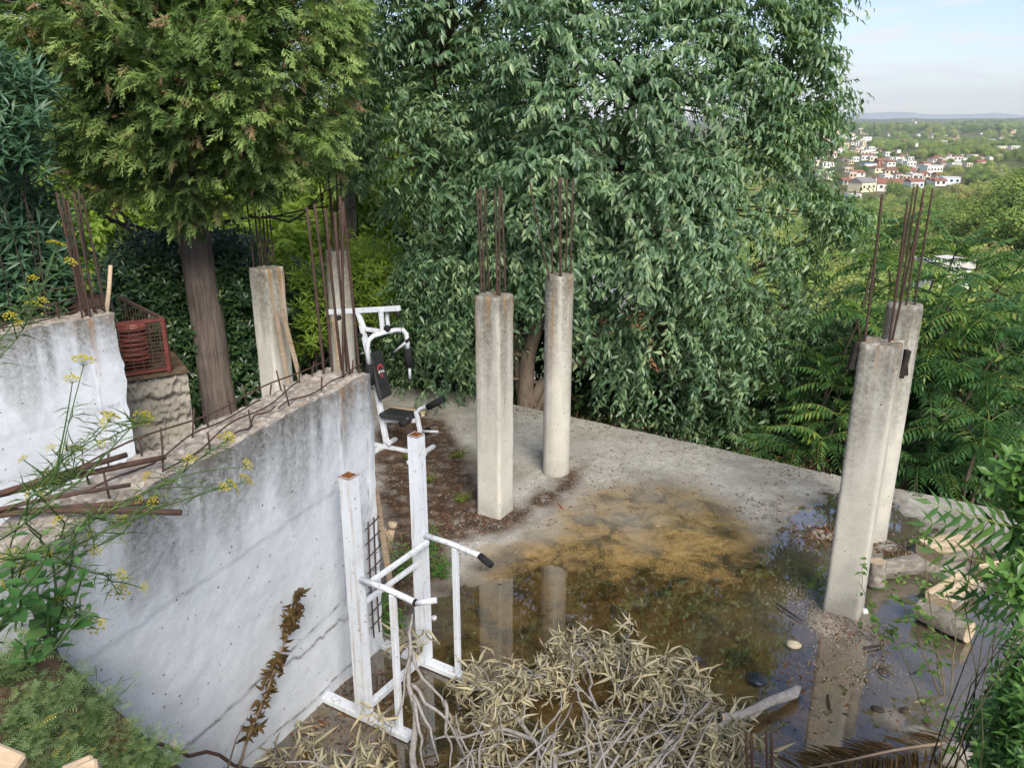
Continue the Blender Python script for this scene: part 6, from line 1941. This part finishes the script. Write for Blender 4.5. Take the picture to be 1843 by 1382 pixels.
bough('dry leafy bough at the top middle of the pile', [[(1090, 1420, .08), (1080, 1330, .24), (1060, 1240, .36), (1050, 1180, .42)], [(1075, 1310, .28), (1110, 1240, .36), (1140, 1190, .42)], [(1065, 1260, .34), (1030, 1220, .38), (1010, 1200, .4)], [(1085, 1350, .2), (1150, 1290, .3), (1190, 1240, .36)]],
      cl([(1040, 1170), (1060, 1185), (1090, 1165), (1120, 1170), (1150, 1190), (1170, 1205), (1010, 1200), (1080, 1210), (1120, 1220), (1190, 1225), (1060, 1225)], 38, 18, 16, .26, .48), 203, .02)
bough('dry leafy bough at the right of the pile, ending by the grey cut limb', [[(1130, 1420, .06), (1200, 1340, .2), (1250, 1290, .28), (1280, 1260, .3)], [(1190, 1350, .2), (1230, 1280, .3), (1220, 1230, .36)], [(1210, 1335, .2), (1290, 1320, .22), (1330, 1330, .2)], [(1160, 1390, .12), (1250, 1370, .16), (1330, 1370, .16)]],
      cl([(1220, 1220), (1250, 1245), (1270, 1270), (1290, 1290), (1240, 1285), (1280, 1330), (1320, 1340), (1350, 1360), (1210, 1300), (1250, 1350), (1300, 1370), (1180, 1270)], 42, 18, 16, .12, .36), 204, .02)
bough('dry leafy bough in the lower left corner of the pile under the near post', [[(700, 1440, .05), (640, 1400, .12), (560, 1370, .16), (500, 1370, .14)], [(620, 1395, .14), (640, 1350, .2), (660, 1330, .2)], [(580, 1375, .15), (560, 1340, .2)]],
      cl([(500, 1365), (530, 1350), (555, 1335), (575, 1365), (610, 1370), (650, 1350), (680, 1370), (640, 1390), (560, 1385), (700, 1390)], 20, 16, 12, .03, .15), 205, .016)
bough('tangle of bare grey twigs in the middle of the pile', [[(1020, 1430, .05), (1000, 1360, .22), (960, 1330, .26), (900, 1310, .24), (840, 1325, .2), (780, 1330, .16)], [(1000, 1360, .22), (1060, 1340, .26), (1110, 1335, .24), (1180, 1320, .24), (1300, 1290, .2)], [(1010, 1390, .14), (1100, 1400, .16), (1180, 1360, .2), (1260, 1330, .2)],
      [(1060, 1430, .1), (1055, 1330, .3), (1040, 1240, .42), (1030, 1190, .46)], [(1080, 1430, .1), (1130, 1330, .3), (1160, 1260, .4)], [(930, 1430, .1), (915, 1370, .2), (900, 1290, .34), (880, 1230, .38)], [(960, 1430, .1), (1000, 1290, .36), (1010, 1230, .42)], [(1150, 1430, .08), (1090, 1360, .2), (1020, 1340, .26)],
      [(860, 1420, .08), (870, 1330, .24), (850, 1290, .3)], [(1200, 1430, .05), (1190, 1370, .16), (1230, 1310, .24)], [(790, 1420, .06), (850, 1350, .16), (930, 1330, .2)], [(890, 1430, .06), (960, 1380, .14), (1050, 1370, .2), (1130, 1300, .26)]] + [[(x0, 1440, .1), (x0 + dx * .4, 1360, .36), (x0 + dx, 1290 - abs(dx) * .2, .52)] for x0, dx in ((820, 60), (870, -50), (940, 90), (1000, -70), (1040, 110), (1110, -60), (1160, 90), (1220, 70), (1260, -90), (980, 30), (1080, 160), (900, 130))],
      cl([(860, 1350), (930, 1370), (1060, 1360), (1060, 1300), (1090, 1280), (1120, 1310), (1040, 1330), (1150, 1370), (1200, 1380)], 44, 30, 14, .06, .22), 206, .022)
# thick cut limb at the right of the pile
cut = thing('cut_limb', 'thick pale grey limb with a knobby end and fresh cut stubs, lying in the puddle', 'dead branch', U(1300, 1290))
mb = MB(); mb.tube([U(1436, 1236, .07), U(1428, 1247, .07), U(1412, 1253, .08), U(1385, 1262, .09), U(1350, 1280, .11), U(1320, 1290, .12), U(1300, 1291, .13)], [.028, .042, .040, .036, .034, .033, .034], 14, jit=.05)
mb.tube([U(1318, 1290, .11), U(1290, 1310, .10), U(1262, 1345, .08), U(1240, 1400, .05)], [.024, .019, .016, .014], 9)
mb.tube([U(1380, 1264, .06), U(1365, 1282, .04), U(1348, 1296, .02)], [.02, .016, .012], 8)
place_world(mb.build('branch', MAT['greybranch'], None, True), cut)
for (a, b, r_) in ((U(1304, 1291, .13), U(1299, 1291, .131), .030), (U(1322, 1294, .10), U(1319, 1298, .095), .018)):
    mb = MB(); mb.tube([a, b], r_, 14); place_world(mb.build('cut_face', MAT['newwood']), cut)
# two pairs of rusty starter bars in front
for i, (x_, lab) in enumerate(((1350, 'left pair of dark rusty starter bars rising from the slab at the bottom'), (1386, 'right pair of dark rusty starter bars rising from the slab at the bottom'))):
    r = thing('starter_bars', lab, 'steel bars', U(x_, 1440), 0, 'starter bars at the front')
    for dx_ in (-4, 5):
        a = U(x_ + dx_, 1420, .0); b = UY(x_ + dx_ - 3, 1306 + abs(dx_) * 3, a.y)
        place_world(rod_mesh(a, b, .010).build('bar', MAT['rust2'], None, True), r)
# dead palm frond lying in the corner
pf = thing('palm_frond', 'dead brown palm frond lying along the bottom edge at the right', 'palm frond', U(1600, 1365))
mb = MB(); ra, rb_ = U(1725, 1335, .06), U(1440, 1385, .05); stem = limb_path(ra, rb_, .03, .02, 12)
mb.tube(stem, list(np.linspace(.014, .004, 12)), 7); place_world(mb.build('midrib', MAT['oldwood'], None, True), pf)
P = []; D = []; N = []; S = []; rv = []
sx_ = (rb_ - ra).normalized(); sy_ = Vector((-sx_.y, sx_.x, 0))
for i in range(150):
    t = random.random(); p = ra.lerp(rb_, t); sg = random.choice((-1, 1))
    P.append(list(p)); D.append(list(sx_ * .7 + sy_ * sg * .9 + Vector((0, 0, random.uniform(-.1, .15))))); N.append([random.gauss(0, .3), random.gauss(0, .3), 1]); S.append(random.uniform(.16, .30)); rv.append(random.random() * .7)
foliage(pf, leaf_tpl_low(.07, .3, .15), np.array(P), np.array(D), np.array(N), np.array(S), rv, MAT['withered'], 150, 'leaflets', 'leaflet')
# withered climbing stem on the wall
wv = thing('withered_vine', 'withered brown vine leaning up against the face of the long wall', 'dead plant', face_pt(430, 1370))
vp = [(425, 1400), (445, 1330), (470, 1270), (500, 1190), (520, 1130), (533, 1085), (540, 1060)]
pth = [face_pt(x_, y_, .04) for x_, y_ in vp]; mb = MB(); mb.tube(pth, list(np.linspace(.012, .003, len(pth))), 6)
mb.tube([face_pt(405, 1400, .05), face_pt(425, 1330, .05), face_pt(440, 1300, .05)], [.008, .005, .003], 5)
place_world(mb.build('stem', MAT['bark_h'], None, True), wv)
P = []; D = []; N = []; S = []; rv = []
for i in range(230):
    t = random.choice((.97, .80, .77, .74, .71, .68, .52, .49, .46, .38, .34, .24, .2)) + random.gauss(0, .025); t = min(.999, max(.1, t)); f = t * (len(pth) - 1); k = int(f)
    p = pth[k].lerp(pth[min(k + 1, len(pth) - 1)], f - k)
    P.append(list(p + Vector((random.gauss(0, .012), random.gauss(0, .012), 0)))); D.append([random.gauss(0, .9), random.gauss(0, .9), random.uniform(-1.2, .3)]); N.append([random.gauss(0, 1), random.gauss(0, 1), random.gauss(0, 1)]); S.append(random.uniform(.035, .085)); rv.append(random.uniform(.05, .5))
foliage(wv, leaf_tpl(.4, .5, .5), np.array(P), np.array(D), np.array(N), np.array(S), rv, MAT['withered'], 230, 'withered_leaves', 'withered_leaf')
# ================================================================== planted bank at the lower left
bx_ = np.linspace(-6.0, 0.6, 60); by_ = np.linspace(0.5, 4.4, 44)
BX, BY = np.meshgrid(bx_, by_)
fx = FW['T0'].x + (FW['T1'].x - FW['T0'].x) * (FW['T0'].y - BY) / (FW['T0'].y - FW['T1'].y)
dw = BX - fx                      # >0: on the slab side of the wall
wz = np.interp(BY, [.5, 2.0, 3.04, 3.12, 3.32, 3.68, 4.04, 4.4], [2.35, 2.3, 2.0, 1.6, 1.25, .62, .2, -.25])
BZ = wz - 1.45 * np.clip(dw, 0, 3) + .04 * fbm(BX * 2, BY * 2) + .03 * fbm(BX * 7, BY * 7)
BZ = np.maximum(BZ, -.3)
ok_ = (dw > -.16)
ii = np.arange(BX.size).reshape(BX.shape)
bank = mesh_obj('earth_bank', np_mesh('earth_bank', np.stack([BX, BY, BZ], -1).reshape(-1, 3), [np.stack([ii[:-1, :-1], ii[:-1, 1:], ii[1:, 1:], ii[1:, :-1]], -1)[ok_[:-1, :-1] & ok_[1:, 1:] & ok_[:-1, 1:] & ok_[1:, :-1]].reshape(-1, 4)], MAT['soil'], True))
tag(bank, kind='structure')
def bank_z(x, y):
    i = min(max(int(round((y - by_[0]) / (by_[1] - by_[0]))), 0), len(by_) - 1); j = min(max(int(round((x - bx_[0]) / (bx_[1] - bx_[0]))), 0), len(bx_) - 1)
    return float(BZ[i, j])
def UB(px, py):
    d = ray(px, py)
    for t in np.linspace(.6, 9, 700):
        p = Vector((0, 0, CAM_Z)) + d * t
        if bx_[0] < p.x < bx_[-1] and by_[0] < p.y < by_[-1] and p.z < bank_z(p.x, p.y): return p
    return Vector((0, 0, CAM_Z)) + d * 4.2
# ------------------------------------------------------------------ fennel with yellow umbels
MAT['fennel'] = leaf_mat('fennel_green', [(0, (.10, .18, .06)), (.6, (.17, .26, .09)), (1, (.28, .34, .12))], .3, .6, .2)
MAT['umbel'] = leaf_mat('fennel_yellow', [(0, (.60, .50, .03)), (.5, (.78, .70, .05)), (1, (.70, .74, .14))], .3, .6, .2, (1.1, 1.1, .5))
def umbel_mesh(seed):
    rng_ = np.random.default_rng(seed); mb = MB(); fl = MB()
    for k in range(15):
        a = k * 2.4; r_ = .10 * math.sqrt((k + .5) / 15) * rng_.uniform(.8, 1.15)
        tip = Vector((r_ * math.cos(a), r_ * math.sin(a), .075 + .02 * rng_.random() - r_ * .25))
        mb.tube([(0, 0, 0), tip * .55 + Vector((0, 0, .006)), tip], [.0016, .0013, .001], 3, False)
        for j in range(9):
            b = j * 2.4; q = tip + Vector((.016 * math.sqrt(j / 9) * math.cos(b), .016 * math.sqrt(j / 9) * math.sin(b), .004 + .004 * rng_.random()))
            s_ = .0062
            fl.add([q + Vector((s_, 0, 0)), q + Vector((0, s_, .001)), q + Vector((-s_, 0, 0)), q + Vector((0, -s_, .001)), q + Vector((0, 0, -s_)), q + Vector((0, 0, s_))], [(0, 1, 5), (1, 2, 5), (2, 3, 5), (3, 0, 5), (1, 0, 4), (2, 1, 4), (3, 2, 4), (0, 3, 4)])
    return mb.mesh('umbel_rays', MAT['fennel']), fl.mesh('umbel', MAT['umbel'])
UMB = [umbel_mesh(k) for k in range(3)]
def fennel(lab, base, stalks, seed):
    """stalks: list of px polylines with depth Y at the tip; every stalk ends in an umbel, side umbels on the way"""
    rng_ = random.Random(seed); random.seed(seed)
    root = thing('fennel_plant', lab, 'plant', base, 0, 'fennel growing at the lower left')
    mb = MB(); P = []; D = []; N = []; S = []; rv = []; heads = []
    for st in stalks:
        tipY, pl, side = st
        b = Vector(base) + Vector((rng_.uniform(-.05, .05), rng_.uniform(-.05, .05), 0))
        pts3 = [UY(x_, y_, tipY[0] + (tipY[1] - tipY[0]) * k / max(1, len(pl) - 1)) for k, (x_, y_) in enumerate(pl)]
        path = limb_path(b, pts3[0], .02, .05, 5)[:-1]
        for a_, c_ in zip(pts3[:-1], pts3[1:]): path += limb_path(a_, c_, .02, .03, 4)[:-1]
        path.append(pts3[-1])
        mb.tube(path, list(np.linspace(.0042, .0015, len(path))), 5, False)
        heads.append((path[-1], (path[-1] - path[-2]).normalized(), .36))
        for (t, x_, y_) in side:
            a_ = path[int(t * (len(path) - 1))]; c_ = UY(x_, y_, a_.y - .05)
            q = limb_path(a_, c_, .06, .05, 5); mb.tube(q, list(np.linspace(.003, .0015, 5)), 4, False)
            heads.append((q[-1], (q[-1] - q[-2]).normalized(), rng_.uniform(.17, .28)))
        for k in range(46):
            i0 = rng_.randrange(len(path) - 1); p = path[i0].lerp(path[i0 + 1], rng_.random())
            for j in range(3):
                P.append(list(p)); D.append([rng_.gauss(0, .8), rng_.gauss(0, .8), rng_.uniform(-.1, .9)]); N.append([rng_.gauss(0, 1), rng_.gauss(0, 1), 1]); S.append(rng_.uniform(.03, .10)); rv.append(rng_.random())
    place_world(mb.build('stalk', MAT['fennel'], None, True), root)
    for i, (p, d, sc__) in enumerate(heads):
        up_ = (d + Vector((0, 0, .7))).normalized()
        x = up_.orthogonal().normalized()
        fl_i = i % 3
        hd = bpy.data.objects.new('umbel', UMB[fl_i][1]); COL.objects.link(hd)
        hd.parent = root; hd.matrix_basis = Matrix.Translation(-Vector(root.location)) @ orient(x, up_, sc__, p)
        ry = bpy.data.objects.new('umbel_rays', UMB[fl_i][0]); COL.objects.link(ry); ry.parent = hd
    foliage(root, leaf_tpl_low(.03, .1, .3), np.array(P), np.array(D), np.array(N), np.array(S), rv, MAT['fennel'], 0, 'feathery_leaves')
    return root
fennel('tall fennel at the left edge whose single stalk rises to yellow flowers before the oleander', UB(-60, 1080), [((2.9, 3.1), [(-20, 640), (40, 560), (75, 520), (100, 450)], [(.75, 125, 478), (.7, 60, 505)]), ((2.8, 3.0), [(-30, 690), (30, 610), (60, 560)], [(.8, 35, 585), (.85, 75, 545), (.7, 20, 575)])], 1)
fennel('fennel with yellow umbels in front of the left pale wall', UB(10, 1060), [((2.3, 2.5), [(60, 880), (110, 830), (170, 790), (195, 760)], [(.6, 80, 880), (.8, 180, 800)]), ((2.2, 2.4), [(50, 900), (90, 870), (105, 850), (150, 660)], [(.7, 130, 690), (.6, 45, 830)]),
       ((2.3, 2.5), [(70, 900), (100, 880), (130, 860), (135, 820)], [(.8, 95, 810), (.7, 60, 890)]), ((2.2, 2.5), [(60, 930), (150, 860), (235, 770), (255, 760)], [(.8, 200, 760), (.9, 95, 855)])], 2)
fennel('fennel bending far to the right over the dark stained wall face', UB(60, 1090), [((2.3, 2.9), [(130, 960), (240, 900), (330, 850), (400, 800)], [(.7, 270, 860), (.8, 340, 830), (.85, 410, 790)]), ((2.3, 2.9), [(140, 980), (250, 930), (330, 900), (435, 870)], [(.8, 400, 880), (.7, 280, 905), (.75, 210, 950)]),
       ((2.3, 2.8), [(140, 1000), (220, 960), (280, 880), (410, 880)], [(.7, 250, 900), (.6, 170, 960), (.8, 440, 840)]), ((2.2, 2.6), [(120, 990), (160, 930), (215, 945)], [(.7, 170, 985), (.6, 110, 940)])], 3)
fennel('fennel hanging low over the wall face above the black pipe', UB(40, 1150), [((2.1, 2.5), [(40, 1020), (120, 1015), (190, 1035), (215, 1070)], [(.8, 215, 1035), (.9, 255, 1058), (.6, 90, 1000)]), ((2.0, 2.3), [(20, 1010), (60, 1000), (25, 1010)], [(.7, 15, 1045), (.8, 45, 1020)]), ((2.1, 2.4), [(70, 1070), (130, 1100), (165, 1130)], [(.8, 110, 1080), (.7, 180, 1120)])], 4)
# ------------------------------------------------------------------ broad-leaved plant and feathery ground plants
MAT['goose'] = leaf_mat('soft_broad_leaf', [(0, (.045, .13, .035)), (.6, (.085, .21, .055)), (1, (.17, .30, .10))], .35, .5, .35)
BROAD = leaf_tpl(.62, .12, .18, .40)
for i, (lab, x0, y0, x1, y1, Y, n_, ll) in enumerate((
    ('broad-leaved green plant standing before the wall at the left, upright top leaves', 95, 1150, 140, 935, 2.2, 5, .078),
    ('broad-leaved green plant at the left edge below the steel bars', -10, 1130, 30, 940, 2.0, 4, .078),
    ('low broad-leaved green plant above the black pipe', 50, 1190, 70, 1085, 2.2, 3, .06))):
    tip = UY(x1, y1, Y); b = UB(x0, y0 + 60)
    b = UY(x0, y0, Y + .1) - Vector((0, 0, .02))
    herb('broad_leaved_plant', lab, b, n_, (tip - b).z, (.16), ll, MAT['goose'], 160 + i, tpl=BROAD, per=9, n_obj=80, lean=(tip.x - b.x, tip.y - b.y), thin=.006, stemmat='fennel', group='broad-leaved plants at the left')
MAT['rue'] = leaf_mat('feathery_grey_green', [(0, (.11, .19, .08)), (.5, (.22, .32, .14)), (.9, (.34, .43, .20)), (1, (.50, .46, .12))], .3, .6, .2)
FEA = (lambda: (lambda V, F: (np.array(V, float), [np.array(F)]))(*(lambda pts: ([p for q in pts for p in q], [[4 * k, 4 * k + 1, 4 * k + 2, 4 * k + 3] for k in range(len(pts))]))(
    [[(t, 0, 0), (t + .12, sg * .12 + .02, .01), (t + .22, sg * .30, -.02), (t + .06, sg * .14, .01)] for t in (.0, .18, .36, .54, .72) for sg in (-1, 1)] + [[(0, -.012, 0), (.5, -.012, .02), (1, 0, -.03), (.5, .012, .02)]])))()
for i, (lab, x_, y_, r_, h_, n_) in enumerate((
    ('feathery grey-green ground plant in the bottom left corner', 40, 1330, .26, .20, 26), ('feathery grey-green ground plant left of the bent rod', 150, 1290, .24, .24, 24), ('feathery grey-green ground plant at the left edge, uppermost', 10, 1210, .22, .26, 22),
    ('feathery grey-green ground plant below the black pipe', 100, 1250, .20, .22, 18), ('feathery grey-green ground plant on the bottom edge near the bent rod', 240, 1370, .14, .14, 26), ('feathery ground plant at the bottom edge between the timber pieces', 90, 1370, .2, .15, 34), ('feathery ground plant on the bottom edge right of the timber', 200, 1350, .16, .17, 30))):
    b = UB(x_, y_ + 20); b.z -= .02
    herb('feathery_plant', lab, b, n_, h_, r_, .085, MAT['rue'], 180 + i, tpl=FEA, per=11, n_obj=60, thin=.003, stemmat='fennel', group='feathery plants on the bank')
for i, (x_, y_) in enumerate(((20, 1290), (70, 1300), (175, 1320), (120, 1340), (10, 1370), (150, 1375), (60, 1250), (250, 1345), (290, 1375))):
    b = UB(x_, y_ + 15); b.z -= .02
    herb('feathery_plant', f'small feathery plant filling the lower left bank, {ORD[i]} of the small ones from the left' if False else ['small feathery plant at the left edge above the timber', 'small feathery plant in the middle of the bank', 'small feathery plant near the bent rod end', 'small feathery plant between the two timber ends', 'small feathery plant beside the corner timber', 'small feathery plant behind the second timber end', 'small feathery plant under the broad leaves', 'small feathery plant by the white cable', 'small feathery plant lowest along the wall foot'][i], b, 14, .15, .15, .07, MAT['rue'], 210 + i, tpl=FEA, per=9, n_obj=30, thin=.0025, stemmat='fennel', group='feathery plants on the bank')
herb('dry_grass_tuft', 'brown dry grass tuft at the bottom left by the white cable', UB(215, 1360), 40, .18, .10, .07, MAT['withered'], 199, tpl=leaf_tpl_low(.08, .2, .3), per=5, n_obj=40, thin=.0015, stemmat='oldwood')
# two sawn timber ends in the bottom left corner
for lab, pts_, Y in (('pale sawn timber end in the very bottom left corner', [(-120, 1330), (30, 1392)], 1.35), ('pale sawn timber end at the bottom edge, second from the left corner', [(142, 1372), (150, 1460)], 1.55)):
    a = UY(*pts_[0], Y); b = UY(*pts_[1], Y - (.02 if Y < 1.5 else .10))
    mb = MB(); mb.bar(a, b, .07, .045, (0, -.4, 1), .006)
    if Y > 1.5: mb.bar(a + Vector((.026, -.01, .006)), b + Vector((.03, -.01, .0)), .05, .04, (0, -.4, 1), .006)
    tag(mb.build('timber', MAT['newwood']), lab, 'timber', 'sawn timber at the lower left')

# ================================================================== bushes at the lower right
MAT['pit2'] = leaf_mat('bright_glossy_leaf', [(0, (.06, .14, .03)), (.5, (.12, .24, .05)), (.85, (.20, .34, .07)), (1, (.40, .50, .10))], .3, .3, .5)
MAT['privet'] = leaf_mat('privet_leaf', [(0, (.055, .14, .035)), (.6, (.12, .25, .06)), (1, (.21, .35, .09))], .25, .35, .45)
bush('pittosporum_bush', 'bright glossy bush with rounded leaves at the right edge, middle height', [(1735, 812), (1722, 806), (1770, 855), (1825, 890), (1840, 960), (1850, 1000), (1900, 1020), (1940, 900), (1900, 830), (1820, 845)], 2.9, .15, 18, (.03, .05), 5, 'rosette', MAT['pit2'], .085, 241, n_obj=300, tpl=OBO, ground=1.2, bark='stem', ncar=9, thick=.13)
bush('pittosporum_bush', 'bright glossy branch tips with pale new leaves at the right edge, below the other', [(1800, 1025), (1785, 1050), (1815, 1080), (1900, 1090), (1920, 1020)], 2.6, .12, 9, (.03, .06), 6, 'rosette', MAT['pit2'], .085, 242, n_obj=200, tpl=OBO, ground=1.2, bark='stem', ncar=8, thick=.13)
bush('privet_bush', 'dense dark green bush filling the bottom right corner', [(1765, 1260), (1800, 1200), (1850, 1170), (1960, 1200), (1960, 1480), (1790, 1480), (1750, 1390), (1755, 1300)], 3.0, .4, 70, (.06, .12), 13, 'rosette', MAT['privet'], .068, 243, n_obj=300, tpl=leaf_tpl_low(.36, .12, .14), ground=.1, bark='stem', ncar=9, thick=.15)
bush('privet_bush', 'dark leafy bush behind the bright one at the right edge', [(1845, 920), (1845, 980), (1850, 1120), (1900, 1200), (1960, 1000), (1930, 900)], 3.8, .3, 16, (.06, .10), 10, 'twig', MAT['privet'], .08, 244, n_obj=200, ground=.1, bark='stem', nodes=8, thick=.15)
pr = thing('ailanthus_shoot', 'pinnate-leaved shoot with long blurred fronds reaching in from the right edge', 'plant', (2.9, 3.0, 0.0))
mb = MB(); tp = UY(1900, 1090, 2.9); mb.tube([(0, 0, 0), (.02, .02, .8), tuple(tp - Vector((2.9, 3.0, 0)))], [.014, .012, .008], 7); mb.build('stem', MAT['stem'], pr, True)
for (x_, y_, tx, ty, sc__) in ((1880, 960, 1690, 955, .62), (1880, 985, 1702, 988, .62), (1880, 1060, 1720, 1040, .6), (1900, 1110, 1740, 1130, .75), (1900, 1140, 1760, 1170, .75), (1900, 1080, 1720, 1090, .7)):
    a = UY(x_, y_, 2.9) ; b = UY(tx, ty, 2.75)
    o = bpy.data.objects.new('frond', FRONDS[random.randrange(4, 8)]); link(o, pr)
    o.matrix_basis = Matrix.Translation((-2.9, -3.0, 0)) @ orient(b - a + Vector((0, 0, .10)), (.1, -1, .55), (b - a).length / .66, a)
# thin saplings in front of the puddle
MAT['sapling'] = leaf_mat('sapling_leaf', [(0, (.06, .14, .03)), (.6, (.11, .21, .05)), (.95, (.22, .30, .07)), (1, (.40, .34, .05))], .35, .5, .3)
SAPL = leaf_tpl(.55, .1, .15, .42)
def sapling(lab, px_path, z_path, seed, leaf_len, branches, nleaf=70, r=.007, n_obj=120):
    rng_ = np.random.default_rng(seed); random.seed(seed)
    P3 = [U(x_, y_, z_) for (x_, y_), z_ in zip(px_path, z_path)]
    root = thing('sapling', lab, 'plant', P3[0], 0, 'thin saplings before the puddle')
    mb = MB(); fine = []
    for a, b in zip(P3[:-1], P3[1:]): fine += limb_path(a, b, 0, .03, 4)[:-1]
    fine.append(P3[-1]); mb.tube(fine, list(np.linspace(r, r * .3, len(fine))), 6)
    allq = [(p, i) for i, p in enumerate(fine[3:])]
    ends = list(fine[3:])
    for k in range(branches):
        a = random.choice(fine[2:-1]); d = Vector((random.gauss(0, 1), random.gauss(0, .6), random.uniform(.1, .9))).normalized()
        q = limb_path(a, a + d * random.uniform(.10, .26), .04, .06, 5); mb.tube(q, list(np.linspace(r * .4, r * .15, 5)), 4, False); ends += q[1:] * 2
    place_world(mb.build('stem', MAT['stem'], None, True), root)
    P = []; D = []; N = []; S = []; rv = []
    for k in range(nleaf):
        p = random.choice(ends); dv = Vector((random.gauss(0, 1), random.gauss(0, 1), random.uniform(-.4, .4)))
        P.append(list(p)); D.append(list(dv)); N.append([random.gauss(0, .4), random.gauss(0, .4), 1]); S.append(leaf_len * random.uniform(.5, 1.15)); rv.append(min(.99, max(0, random.gauss(.5, .22))))
    foliage(root, SAPL, np.array(P), np.array(D), np.array(N), np.array(S), rv, MAT['sapling'], n_obj, 'foliage', 'leaf')
    return root
sapling('upright thin sapling with a leafy tip between the logs and the right column', [(1700, 1250), (1680, 1140), (1670, 1060), (1664, 985), (1658, 940)], [.0, .35, .6, .85, 1.0], 261, .06, 10, 110)
sapling('thin sapling leaning up to the left with sparse leaves over the puddle', [(1760, 1400), (1700, 1330), (1655, 1260), (1630, 1190), (1590, 1120)], [.2, .35, .5, .62, .75], 262, .06, 12, 80)
sapling('twiggy sapling with several brown stems right of the logs', [(1700, 1250), (1695, 1200), (1680, 1150), (1660, 1130)], [.0, .15, .35, .45], 263, .045, 14, 80)
sapling('leafy sapling beside the foot of the right column', [(1590, 1180), (1580, 1130), (1565, 1085), (1545, 1045)], [.0, .2, .35, .5], 264, .06, 8, 60)
sapling('bushy sapling in front of the split logs', [(1710, 1250), (1715, 1180), (1720, 1110), (1700, 1060)], [.0, .25, .5, .65], 265, .05, 8, 45)
sapling('leafy sapling left of the bushy ones over the blue reflection', [(1690, 1250), (1660, 1170), (1630, 1100), (1615, 1050)], [.0, .25, .5, .6], 266, .06, 10, 90)
